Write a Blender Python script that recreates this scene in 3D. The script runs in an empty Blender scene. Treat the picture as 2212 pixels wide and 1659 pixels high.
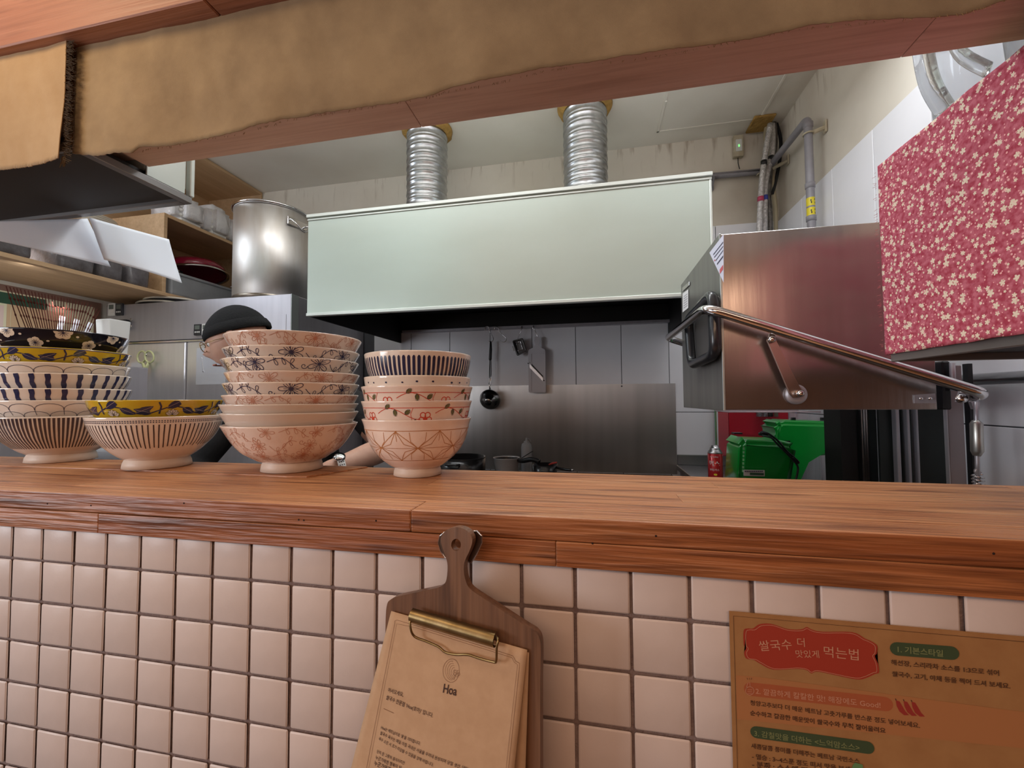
import bpy, bmesh, math, random
from math import sin, cos, pi, atan2, sqrt, hypot, radians
from mathutils import Vector, Matrix
rnd = random.Random(7)
SC = bpy.context.scene
C = SC.collection

# ---------------------------------------------------------------- camera, light, exposure
FPX = 892.79
CAM = Vector((0.0, -0.5138, 1.35))
MR = [(0.98028742, 0.19747772, -0.00625535), (-0.01383847, 0.03704327, -0.99921784), (-0.19709154, 0.97960725, 0.03904584)]
right, down, fwd = (Vector(v) for v in MR)
cd = bpy.data.cameras.new('camera'); cam = bpy.data.objects.new('camera', cd); C.objects.link(cam)
m = Matrix.Identity(4)
for i in range(3):
    m[i][0] = right[i]; m[i][1] = -down[i]; m[i][2] = -fwd[i]; m[i][3] = CAM[i]
cam.matrix_world = m
cd.sensor_width = 36; cd.lens = FPX / 2212 * 36; cd.clip_start = 0.02; cd.clip_end = 50
SC.camera = cam

W = bpy.data.worlds.new('world'); SC.world = W; W.use_nodes = True
bg = W.node_tree.nodes['Background']; bg.inputs[0].default_value = (0.75, 0.82, 1.0, 1); bg.inputs[1].default_value = 0.3

def area(name, loc, target, size, sizey, power, col):
    l = bpy.data.lights.new(name, 'AREA'); l.shape = 'RECTANGLE'; l.size = size; l.size_y = sizey
    l.energy = power; l.color = col
    o = bpy.data.objects.new(name, l); C.objects.link(o); o.location = loc
    o.rotation_euler = (Vector(target) - Vector(loc)).to_track_quat('-Z', 'Y').to_euler()
    return o
# kitchen: cool ceiling luminaires (behind the header beam, out of sight) and daylight from the left
area('kitchen_light', (-0.75, 0.62, 2.52), (-0.75, 0.64, 0), 1.3, 0.12, 8, (0.93, 0.97, 1.0))
area('kitchen_light', (0.45, 0.75, 2.52), (0.45, 0.77, 0), 0.7, 0.12, 5, (0.93, 0.97, 1.0))
area('kitchen_uplight', (-0.45, 0.68, 2.54), (-0.45, 0.70, 3), 1.6, 0.12, 9.0, (0.95, 0.97, 1.0))
area('daylight', (-2.5, 0.2, 2.35), (0.3, 0.9, 1.6), 0.9, 0.6, 13, (0.80, 0.90, 1.0))
# added fill light below the long shelf, no fixture there, brightens the wall board
area('shelf_fill_light', (-2.21, 0.70, 1.898), (-2.50, 0.75, 1.5), 0.04, 0.7, 2.2, (0.95, 0.97, 1.0))
# dining side: window daylight behind the camera, warm low pendants
area('window_daylight', (-2.95, -1.45, 1.50), (0.2, 1.3, 1.45), 1.5, 1.0, 52, (0.90, 0.94, 1.0))
area('window_daylight', (-1.6, -3.1, 1.40), (0.2, 1.8, 1.40), 2.2, 1.3, 10, (0.93, 0.95, 1.0))
area('warm_lamp', (0.0, -1.35, 1.93), (-0.05, -1.1, 0.0), 1.7, 0.4, 14, (1.0, 0.64, 0.42))
area('warm_lamp', (-0.95, -0.42, 2.15), (-0.72, 0.0, 1.82), 0.2, 0.2, 2.0, (1.0, 0.74, 0.44))
vs = SC.view_settings
vs.view_transform = 'Standard'; vs.look = 'None'; vs.gamma = 1.0; vs.use_curve_mapping = False
vs.exposure = 0.0
try: SC.display_settings.display_device = 'sRGB'
except Exception: pass

# ---------------------------------------------------------------- helpers
def ray(px, py):
    a = (px - 1106) / FPX; b = (py - 829.5) / FPX
    return right * a + down * b + fwd
def P(px, py, ax, val):
    """the point of the axis plane (x, y or z = val) that stands at this place"""
    d = ray(px, py); t = (val - CAM[ax]) / d[ax]
    return CAM + d * t
def PP(px, py, pt, n):
    d = ray(px, py); t = (Vector(pt) - CAM).dot(Vector(n)) / d.dot(Vector(n))
    return CAM + d * t

def lin(c):
    if isinstance(c, str):
        c = [int(c[i:i+2], 16) / 255 for i in (0, 2, 4)]
        c = [x / 12.92 if x <= 0.04045 else ((x + 0.055) / 1.055) ** 2.4 for x in c]
    return (c[0], c[1], c[2], 1)

MATS = {}
def mat(name, col, rough=0.5, metal=0.0, col2=None, scale=8, stretch=(1, 1, 1), detail=4, bump=0.0, bscale=None,
        coat=0.0, trans=0.0, ior=1.45, emit=None, estr=0, alpha=1.0, rvar=0.0, spec=0.5, aniso=0.0, contrast=(0.35, 0.65),
        rand=0.0, sss=0.0, sheen=0.0, bstretch=None):
    if name in MATS: return MATS[name]
    M_ = bpy.data.materials.new(name); M_.use_nodes = True
    nt = M_.node_tree; N = nt.nodes; L = nt.links
    b = N['Principled BSDF']
    b.inputs['Base Color'].default_value = lin(col); b.inputs['Roughness'].default_value = rough
    b.inputs['Metallic'].default_value = metal; b.inputs['IOR'].default_value = ior
    b.inputs['Specular IOR Level'].default_value = spec
    b.inputs['Coat Weight'].default_value = coat; b.inputs['Coat Roughness'].default_value = 0.08
    b.inputs['Transmission Weight'].default_value = trans; b.inputs['Alpha'].default_value = alpha
    b.inputs['Anisotropic'].default_value = aniso
    b.inputs['Sheen Weight'].default_value = sheen
    if sss: b.inputs['Subsurface Weight'].default_value = sss; b.inputs['Subsurface Scale'].default_value = 0.01
    if emit: b.inputs['Emission Color'].default_value = lin(emit); b.inputs['Emission Strength'].default_value = estr
    tc = N.new('ShaderNodeTexCoord'); mp = N.new('ShaderNodeMapping'); mp.inputs['Scale'].default_value = stretch
    L.new(tc.outputs['Object'], mp.inputs['Vector'])
    out = None
    if col2 is not None:
        nz = N.new('ShaderNodeTexNoise'); nz.inputs['Scale'].default_value = scale; nz.inputs['Detail'].default_value = detail
        nz.inputs['Roughness'].default_value = 0.6
        L.new(mp.outputs[0], nz.inputs['Vector'])
        rp = N.new('ShaderNodeMapRange'); rp.inputs[1].default_value = contrast[0]; rp.inputs[2].default_value = contrast[1]
        L.new(nz.outputs['Fac'], rp.inputs[0])
        mx = N.new('ShaderNodeMix'); mx.data_type = 'RGBA'
        mx.inputs[6].default_value = lin(col); mx.inputs[7].default_value = lin(col2)
        L.new(rp.outputs[0], mx.inputs[0]); out = mx.outputs[2]
        if rvar:
            r2 = N.new('ShaderNodeMapRange'); r2.inputs[3].default_value = rough - rvar; r2.inputs[4].default_value = rough + rvar
            L.new(nz.outputs['Fac'], r2.inputs[0]); L.new(r2.outputs[0], b.inputs['Roughness'])
    if rand:
        oi = N.new('ShaderNodeObjectInfo'); hs = N.new('ShaderNodeHueSaturation')
        r3 = N.new('ShaderNodeMapRange'); r3.inputs[3].default_value = 1 - rand; r3.inputs[4].default_value = 1 + rand
        L.new(oi.outputs['Random'], r3.inputs[0]); L.new(r3.outputs[0], hs.inputs['Value'])
        if out is not None: L.new(out, hs.inputs['Color'])
        else: hs.inputs['Color'].default_value = lin(col)
        out = hs.outputs[0]
    if out is not None: L.new(out, b.inputs['Base Color'])
    if bump:
        nb = N.new('ShaderNodeTexNoise'); nb.inputs['Scale'].default_value = bscale or scale; nb.inputs['Detail'].default_value = 5
        if bstretch:
            mp2 = N.new('ShaderNodeMapping'); mp2.inputs['Scale'].default_value = bstretch
            L.new(tc.outputs['Object'], mp2.inputs['Vector']); L.new(mp2.outputs[0], nb.inputs['Vector'])
        else: L.new(mp.outputs[0], nb.inputs['Vector'])
        bp = N.new('ShaderNodeBump'); bp.inputs['Strength'].default_value = bump; bp.inputs['Distance'].default_value = 0.01
        L.new(nb.outputs['Fac'], bp.inputs['Height']); L.new(bp.outputs[0], b.inputs['Normal'])
    M_['nodes_ready'] = 1
    MATS[name] = M_
    return M_

def wood(name, c1, c2, c3, rough=0.45, grain=1.0, axis=0, bump=0.35, coat=0.0, fine=220):
    """long grain along one axis: fine fibres, broad bands and a few dark streaks"""
    if name in MATS: return MATS[name]
    M_ = bpy.data.materials.new(name); M_.use_nodes = True
    nt = M_.node_tree; N = nt.nodes; L = nt.links; b = N['Principled BSDF']
    b.inputs['Coat Weight'].default_value = coat; b.inputs['Coat Roughness'].default_value = 0.25
    tc = N.new('ShaderNodeTexCoord'); oi = N.new('ShaderNodeObjectInfo')
    cmb = N.new('ShaderNodeCombineXYZ'); ml = N.new('ShaderNodeMath'); ml.operation = 'MULTIPLY'; ml.inputs[1].default_value = 37
    L.new(oi.outputs['Random'], ml.inputs[0])
    for k in range(3): L.new(ml.outputs[0], cmb.inputs[k])
    ad = N.new('ShaderNodeVectorMath'); ad.operation = 'ADD'; L.new(tc.outputs['Object'], ad.inputs[0]); L.new(cmb.outputs[0], ad.inputs[1])
    def noise(s_long, s_cross, detail, dist=0.0):
        mp = N.new('ShaderNodeMapping'); sc = [s_cross] * 3; sc[axis] = s_long; mp.inputs['Scale'].default_value = sc
        L.new(ad.outputs[0], mp.inputs['Vector'])
        nz = N.new('ShaderNodeTexNoise'); nz.inputs['Scale'].default_value = 1; nz.inputs['Detail'].default_value = detail
        nz.inputs['Distortion'].default_value = dist
        L.new(mp.outputs[0], nz.inputs['Vector']); return nz.outputs['Fac']
    broad = noise(2.2, 26, 3, 0.6); fib = noise(6, fine, 3); streak = noise(5, 60, 2, 0.4)
    def mr(src, a, c):
        r = N.new('ShaderNodeMapRange'); r.inputs[1].default_value = a; r.inputs[2].default_value = c; L.new(src, r.inputs[0]); return r.outputs[0]
    m1 = N.new('ShaderNodeMix'); m1.data_type = 'RGBA'; m1.inputs[6].default_value = lin(c1); m1.inputs[7].default_value = lin(c2)
    L.new(mr(broad, 0.35, 0.65), m1.inputs[0])
    m2 = N.new('ShaderNodeMix'); m2.data_type = 'RGBA'; m2.inputs[7].default_value = lin(c3); L.new(m1.outputs[2], m2.inputs[6])
    mm = N.new('ShaderNodeMath'); mm.operation = 'MULTIPLY'; mm.inputs[1].default_value = 0.75 * grain
    L.new(mr(streak, 0.56, 0.72), mm.inputs[0]); L.new(mm.outputs[0], m2.inputs[0])
    m3 = N.new('ShaderNodeMix'); m3.data_type = 'RGBA'; m3.inputs[7].default_value = lin(c3); L.new(m2.outputs[2], m3.inputs[6])
    m4 = N.new('ShaderNodeMath'); m4.operation = 'MULTIPLY'; m4.inputs[1].default_value = 0.55 * grain
    L.new(mr(fib, 0.45, 0.7), m4.inputs[0]); L.new(m4.outputs[0], m3.inputs[0])
    hs = N.new('ShaderNodeHueSaturation'); r3 = N.new('ShaderNodeMapRange'); r3.inputs[3].default_value = 0.95; r3.inputs[4].default_value = 1.04
    L.new(oi.outputs['Random'], r3.inputs[0]); L.new(r3.outputs[0], hs.inputs['Value']); L.new(m3.outputs[2], hs.inputs['Color'])
    L.new(hs.outputs[0], b.inputs['Base Color'])
    b.inputs['Roughness'].default_value = rough
    bp = N.new('ShaderNodeBump'); bp.inputs['Strength'].default_value = bump; bp.inputs['Distance'].default_value = 0.004
    ab = N.new('ShaderNodeMath'); ab.operation = 'ADD'; L.new(fib, ab.inputs[0]); L.new(streak, ab.inputs[1])
    L.new(ab.outputs[0], bp.inputs['Height']); L.new(bp.outputs[0], b.inputs['Normal'])
    MATS[name] = M_
    return M_

def link(name, me, mt=None, parent=None, smooth=False, loc=None):
    o = bpy.data.objects.new(name, me); C.objects.link(o)
    if mt is not None:
        for x in (mt if isinstance(mt, (list, tuple)) else [mt]): me.materials.append(x)
    if smooth: me.polygons.foreach_set('use_smooth', [True] * len(me.polygons))
    if parent is not None: o.parent = parent
    if loc is not None: o.location = loc
    return o
def bobj(name, bm, mt=None, parent=None, smooth=False, loc=None):
    me = bpy.data.meshes.new(name); bmesh.ops.recalc_face_normals(bm, faces=bm.faces); bm.to_mesh(me); bm.free()
    return link(name, me, mt, parent, smooth, loc)
def tag(o, label=None, cat=None, group=None, kind=None):
    if label: o['label'] = label
    if cat: o['category'] = cat
    if group: o['group'] = group
    if kind: o['kind'] = kind
    return o
def thing(name, loc, label, cat, group=None, rz=0):
    o = bpy.data.objects.new(name, None); C.objects.link(o); o.location = loc; o.rotation_euler = (0, 0, rz)
    o.empty_display_size = 0.05
    return tag(o, label, cat, group)
def struct(o): o['kind'] = 'structure'; return o

def add_box(bm, x0, x1, y0, y1, z0, z1, bev=0.0, seg=1, mtx=None):
    r = bmesh.ops.create_cube(bm, size=1.0)
    vs_ = r['verts']
    for v in vs_:
        v.co = Vector(((x0 + x1) / 2 + v.co.x * (x1 - x0), (y0 + y1) / 2 + v.co.y * (y1 - y0), (z0 + z1) / 2 + v.co.z * (z1 - z0)))
    if bev:
        es = list({e for v in vs_ for e in v.link_edges})
        q = bmesh.ops.bevel(bm, geom=es, offset=bev, segments=seg, affect='EDGES', profile=0.5)
        vs_ = list({v for f in q['faces'] for v in f.verts} | {v for v in vs_ if v.is_valid})
    if mtx is not None:
        for v in vs_: v.co = mtx @ v.co
    return vs_
def box(name, x0, x1, y0, y1, z0, z1, mt, parent=None, bev=0.0, seg=1, smooth=False, off=None):
    bm = bmesh.new(); add_box(bm, x0, x1, y0, y1, z0, z1, bev, seg)
    if off is not None:
        for v in bm.verts: v.co -= Vector(off)
    return bobj(name, bm, mt, parent, smooth)
def add_tube(bm, pts, r, seg=10, closed=False, cap=True):
    pts = [Vector(p) for p in pts]; n = len(pts)
    rs = r if isinstance(r, (list, tuple)) else [r] * n
    rings = []; prev = None
    for i in range(n):
        if closed: t = pts[(i + 1) % n] - pts[i - 1]
        else: t = pts[min(i + 1, n - 1)] - pts[max(i - 1, 0)]
        t.normalize()
        if prev is None:
            a = Vector((0, 0, 1)) if abs(t.z) < 0.9 else Vector((1, 0, 0)); u = t.cross(a).normalized()
        else:
            u = (prev - t * prev.dot(t)); u = u.normalized() if u.length > 1e-6 else t.orthogonal().normalized()
        prev = u; w = t.cross(u)
        rings.append([bm.verts.new(pts[i] + (u * cos(2 * pi * k / seg) + w * sin(2 * pi * k / seg)) * rs[i]) for k in range(seg)])
    for i in range(n if closed else n - 1):
        A, B = rings[i], rings[(i + 1) % n]
        if closed and i == n - 1:
            # align twist
            best = min(range(seg), key=lambda s_: (A[0].co - B[s_].co).length); B = B[best:] + B[:best]
        for k in range(seg):
            bm.faces.new((A[k], A[(k + 1) % seg], B[(k + 1) % seg], B[k]))
    if cap and not closed:
        bm.faces.new(rings[0][::-1]); bm.faces.new(rings[-1])
def tube(name, pts, r, mt, parent=None, seg=10, closed=False):
    bm = bmesh.new(); add_tube(bm, pts, r, seg, closed); return bobj(name, bm, mt, parent, True)
def rounded(pts, rad, n=5):
    """round the corners of an open polyline"""
    pts = [Vector(p) for p in pts]; out = [pts[0]]
    for i in range(1, len(pts) - 1):
        a, b, c = pts[i - 1], pts[i], pts[i + 1]
        ra = min(rad, (a - b).length * 0.45, (c - b).length * 0.45)
        p = b + (a - b).normalized() * ra; q = b + (c - b).normalized() * ra
        for k in range(n + 1):
            t = k / n; out.append(p * (1 - t) ** 2 + b * 2 * t * (1 - t) + q * t * t)
    out.append(pts[-1]); return out
def add_lathe(bm, prof, cx=0, cy=0, cz=0, seg=48, cap0=False, cap1=False):
    rings = []
    for r, z in prof:
        if r < 1e-6: rings.append([bm.verts.new((cx, cy, cz + z))])
        else: rings.append([bm.verts.new((cx + r * cos(2 * pi * k / seg), cy + r * sin(2 * pi * k / seg), cz + z)) for k in range(seg)])
    for A, B in zip(rings, rings[1:]):
        for k in range(seg):
            k2 = (k + 1) % seg
            if len(A) == 1 and len(B) == 1: continue
            if len(A) == 1: bm.faces.new((A[0], B[k], B[k2]))
            elif len(B) == 1: bm.faces.new((A[k], A[k2], B[0]))
            else: bm.faces.new((A[k], A[k2], B[k2], B[k]))
    if cap0 and len(rings[0]) > 1: bm.faces.new(rings[0][::-1])
    if cap1 and len(rings[-1]) > 1: bm.faces.new(rings[-1])
def lathe(name, prof, mt, parent=None, seg=48, loc=None, cap0=False, cap1=False, smooth=True):
    bm = bmesh.new(); add_lathe(bm, prof, seg=seg, cap0=cap0, cap1=cap1); return bobj(name, bm, mt, parent, smooth, loc)
def add_prism(bm, outline, depth_vec):
    """outline: 3-D points of a planar polygon; extruded by depth_vec"""
    d = Vector(depth_vec); a = [bm.verts.new(Vector(p)) for p in outline]; b = [bm.verts.new(Vector(p) + d) for p in outline]
    n = len(a); bm.faces.new(a); bm.faces.new(b[::-1])
    for i in range(n): bm.faces.new((a[i], b[i], b[(i + 1) % n], a[(i + 1) % n]))
def prism(name, outline, d, mt, parent=None, bev=0.0):
    bm = bmesh.new(); add_prism(bm, outline, d)
    if bev: bmesh.ops.bevel(bm, geom=bm.edges[:], offset=bev, segments=1, affect='EDGES')
    return bobj(name, bm, mt, parent)
def sm(pts, n=6, closed=False):
    """Catmull-Rom through points"""
    pts = [Vector(p) for p in pts]; N_ = len(pts); out = []
    rng = range(N_) if closed else range(N_ - 1)
    for i in rng:
        g = (lambda k: pts[k % N_]) if closed else (lambda k: pts[max(0, min(N_ - 1, k))])
        p0, p1, p2, p3 = g(i - 1), g(i), g(i + 1), g(i + 2)
        for k in range(n):
            t = k / n
            out.append(0.5 * ((2 * p1) + (p2 - p0) * t + (2 * p0 - 5 * p1 + 4 * p2 - p3) * t * t + (3 * p1 - p0 - 3 * p2 + p3) * t ** 3))
    if not closed: out.append(pts[-1])
    return out

def text_mesh(s, bold=0.0):
    cu = bpy.data.curves.new('t', 'FONT'); cu.body = s; cu.size = 1.0; cu.resolution_u = 3; cu.offset = bold
    o = bpy.data.objects.new('t', cu); C.objects.link(o)
    dg = bpy.context.evaluated_depsgraph_get(); dg.update()
    me = bpy.data.meshes.new_from_object(o.evaluated_get(dg))
    bpy.data.objects.remove(o); bpy.data.curves.remove(cu)
    return me
def text_fit(name, s, mapf, width, mt, parent, bold=0.0, xscale=1.0, off=None):
    """mapf(a, b) -> 3-D point for text coordinates a along, b up (metres)"""
    me = text_mesh(s, bold)
    if not len(me.vertices): return None
    x0 = min(v.co.x for v in me.vertices); x1 = max(v.co.x for v in me.vertices)
    k = width / (x1 - x0)
    for v in me.vertices:
        v.co = mapf((v.co.x - x0) * k, v.co.y * k / xscale)
        if off is not None: v.co -= Vector(off)
    me.materials.clear(); me.update()
    return link(name, me, mt, parent)

# ---------------------------------------------------------------- materials
m_tile = mat('glazed_tile', (0.69, 0.575, 0.525), 0.38, rand=0.04, bump=0.05, bscale=60, col2=(0.65, 0.54, 0.49), scale=14)
m_grout = mat('grout', (0.19, 0.13, 0.12), 0.9, bump=0.3, bscale=300, col2=(0.26, 0.19, 0.17), scale=60)
m_btile = mat('panel_tile', (0.88, 0.88, 0.92), 0.36, col2=(0.84, 0.84, 0.88), scale=3, rand=0.03)
m_bgrout = mat('dark_joint', (0.10, 0.10, 0.11), 0.9)
m_ss = mat('stainless', (0.56, 0.55, 0.56), 0.30, 1.0, col2=(0.44, 0.43, 0.44), scale=4, stretch=(30, 30, 0.6), detail=2, bump=0.05, bscale=40, aniso=0.6, rvar=0.06)
m_ssd = mat('stainless_dull', (0.50, 0.49, 0.53), 0.42, .6, col2=(0.46, 0.45, 0.49), scale=3, stretch=(12, 12, 0.7), detail=2, bump=0.04)
m_sso = mat('stainless_counter', (0.42, 0.42, 0.43), 0.35, 1.0)
m_chrome = mat('chrome', (0.72, 0.71, 0.72), 0.12, 1.0)
m_black = mat('black_plastic', (0.012, 0.012, 0.014), 0.35)
m_rubber = mat('black_rubber', (0.02, 0.021, 0.025), 0.28, coat=0.3)
m_dark = mat('sooty_metal', (0.018, 0.017, 0.017), 0.55, 0.2)
m_hood = mat('hood_panel', (0.50, 0.57, 0.52), 0.34, 0.35, col2=(0.46, 0.52, 0.46), scale=1.5, stretch=(1, 1, 2.5), contrast=(0.3, 0.75))
m_hoodtrim = mat('hood_trim', (0.72, 0.77, 0.73), 0.28, 0.4)
m_galv = mat('galvanised', (0.58, 0.60, 0.62), 0.30, 1.0, col2=(0.40, 0.42, 0.44), scale=30, detail=5, contrast=(0.3, 0.7), bump=0.1, bscale=12)
m_foam = mat('foam_sealant', (0.50, 0.30, 0.08), 0.85, col2=(0.33, 0.19, 0.05), scale=30, bump=0.8, bscale=45)
m_plain = mat('white_plastic', (0.78, 0.78, 0.76), 0.4)
def paper():
    M_ = bpy.data.materials.new('white_paper'); M_.use_nodes = True
    nt = M_.node_tree; N = nt.nodes; L = nt.links; b = N['Principled BSDF']; out = N['Material Output']
    b.inputs['Base Color'].default_value = (.92, .94, .98, 1); b.inputs['Roughness'].default_value = .7
    t = N.new('ShaderNodeBsdfTranslucent'); t.inputs[0].default_value = (.92, .95, 1, 1); mx = N.new('ShaderNodeMixShader'); mx.inputs[0].default_value = .45
    L.new(b.outputs[0], mx.inputs[1]); L.new(t.outputs[0], mx.inputs[2]); L.new(mx.outputs[0], out.inputs[0]); MATS['white_paper'] = M_; return M_
m_paper = paper()
m_label = mat('label_paper', (0.78, 0.78, 0.82), 0.6)
m_ply = wood('birch_plywood', (0.62, 0.42, 0.24), (0.55, 0.36, 0.20), (0.42, 0.26, 0.14), 0.6, 0.5, axis=1, bump=0.1, fine=90)
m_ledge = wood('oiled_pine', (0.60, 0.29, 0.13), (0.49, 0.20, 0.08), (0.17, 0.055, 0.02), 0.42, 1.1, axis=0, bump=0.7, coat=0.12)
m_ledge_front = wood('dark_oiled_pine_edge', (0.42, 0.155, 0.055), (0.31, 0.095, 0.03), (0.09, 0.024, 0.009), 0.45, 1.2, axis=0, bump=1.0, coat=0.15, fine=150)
m_fascia = wood('red_stained_board', (0.46, 0.20, 0.12), (0.38, 0.15, 0.085), (0.22, 0.08, 0.045), 0.5, 0.6, axis=0, bump=0.25)
m_redwood = wood('reddish_board', (0.74, 0.58, 0.50), (0.66, 0.49, 0.41), (0.42, 0.27, 0.21), 0.55, 0.55, axis=0, bump=0.15)
m_walnut = wood('walnut_board', (0.23, 0.115, 0.062), (0.17, 0.08, 0.042), (0.07, 0.032, 0.018), 0.4, 1.0, axis=2, bump=0.15, coat=0.1, fine=160)
m_brass = mat('aged_brass', (0.36, 0.25, 0.12), 0.38, 1.0, col2=(0.26, 0.17, 0.07), scale=40, detail=5, bump=0.05)
m_floor = mat('floor_tile', (0.22, 0.13, 0.09), 0.5, col2=(0.17, 0.10, 0.07), scale=6)
m_dwall = mat('dining_plaster', (0.36, 0.19, 0.11), 0.8, col2=(0.30, 0.15, 0.085), scale=3)
m_clear = mat('clear_plastic', (0.93, 0.95, 0.97), 0.06, trans=1.0, ior=1.35, spec=0.6)

def plaster(name, base, dirt, drips=True):
    M_ = bpy.data.materials.new(name); M_.use_nodes = True
    nt = M_.node_tree; N = nt.nodes; L = nt.links; b = N['Principled BSDF']; b.inputs['Roughness'].default_value = 0.75
    tc = N.new('ShaderNodeTexCoord'); sx = N.new('ShaderNodeSeparateXYZ'); L.new(tc.outputs['Object'], sx.inputs[0])
    def mr(src, a, c, d=0.0, e=1.0):
        r = N.new('ShaderNodeMapRange'); r.inputs[1].default_value = a; r.inputs[2].default_value = c
        r.inputs[3].default_value = d; r.inputs[4].default_value = e; L.new(src, r.inputs[0]); return r.outputs[0]
    def nz(sc, st, det=4):
        mp = N.new('ShaderNodeMapping'); mp.inputs['Scale'].default_value = st; L.new(tc.outputs['Object'], mp.inputs[0])
        n = N.new('ShaderNodeTexNoise'); n.inputs['Scale'].default_value = sc; n.inputs['Detail'].default_value = det
        L.new(mp.outputs[0], n.inputs['Vector']); return n.outputs['Fac']
    def op(o, a, c):
        q = N.new('ShaderNodeMath'); q.operation = o
        for k, x in enumerate((a, c)):
            if isinstance(x, (int, float)): q.inputs[k].default_value = x
            else: L.new(x, q.inputs[k])
        return q.outputs[0]
    drip = op('MULTIPLY', mr(nz(9, (3, 3, 0.5)), 0.55, 0.72), mr(sx.outputs[2], 2.60, 2.765))
    soot = op('MULTIPLY', mr(nz(3, (1, 1, 1), 5), 0.3, 0.75), op('MULTIPLY', mr(sx.outputs[0], 0.25, 0.96), mr(sx.outputs[1], 0.9, 1.9)))
    gen = op('MULTIPLY', mr(nz(2.2, (1, 1, 1), 5), 0.4, 0.8), 0.25)
    tot = op('MINIMUM', op('ADD', op('MULTIPLY', drip, 0.7 if drips else 0.0), op('ADD', op('MULTIPLY', soot, 0.75), gen)), 0.85)
    mx = N.new('ShaderNodeMix'); mx.data_type = 'RGBA'; mx.inputs[6].default_value = lin(base); mx.inputs[7].default_value = lin(dirt)
    L.new(tot, mx.inputs[0]); L.new(mx.outputs[2], b.inputs['Base Color'])
    MATS[name] = M_; return M_
m_plaster = plaster('stained_plaster', (0.78, 0.73, 0.64), (0.30, 0.22, 0.14))
m_ceil = plaster('ceiling_board', (0.84, 0.80, 0.73), (0.42, 0.33, 0.22), False)

def fabric(name, c1, c2, wv=900, bump=0.25, fold=9.0):
    M_ = bpy.data.materials.new(name); M_.use_nodes = True
    nt = M_.node_tree; N = nt.nodes; L = nt.links; b = N['Principled BSDF']
    b.inputs['Roughness'].default_value = 0.92; b.inputs['Sheen Weight'].default_value = 0.2; b.inputs['Specular IOR Level'].default_value = 0.15
    tc = N.new('ShaderNodeTexCoord')
    n = N.new('ShaderNodeTexNoise'); n.inputs['Scale'].default_value = fold; n.inputs['Detail'].default_value = 5
    L.new(tc.outputs['Object'], n.inputs['Vector'])
    mx = N.new('ShaderNodeMix'); mx.data_type = 'RGBA'; mx.inputs[6].default_value = lin(c1); mx.inputs[7].default_value = lin(c2)
    r = N.new('ShaderNodeMapRange'); r.inputs[1].default_value = 0.35; r.inputs[2].default_value = 0.7; L.new(n.outputs['Fac'], r.inputs[0])
    n.inputs['Roughness'].default_value = 0.65
    L.new(r.outputs[0], mx.inputs[0]); L.new(mx.outputs[2], b.inputs['Base Color'])
    n2 = N.new('ShaderNodeTexNoise'); n2.inputs['Scale'].default_value = wv; L.new(tc.outputs['Object'], n2.inputs['Vector'])
    bp = N.new('ShaderNodeBump'); bp.inputs['Strength'].default_value = bump; bp.inputs['Distance'].default_value = 0.001
    L.new(n2.outputs['Fac'], bp.inputs['Height']); L.new(bp.outputs[0], b.inputs['Normal'])
    MATS[name] = M_; return M_
m_linen = fabric('ochre_linen', (0.38, 0.265, 0.145), (0.26, 0.175, 0.095))
m_linen2 = fabric('pale_ochre_linen', (0.50, 0.34, 0.19), (0.42, 0.27, 0.14))

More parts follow.
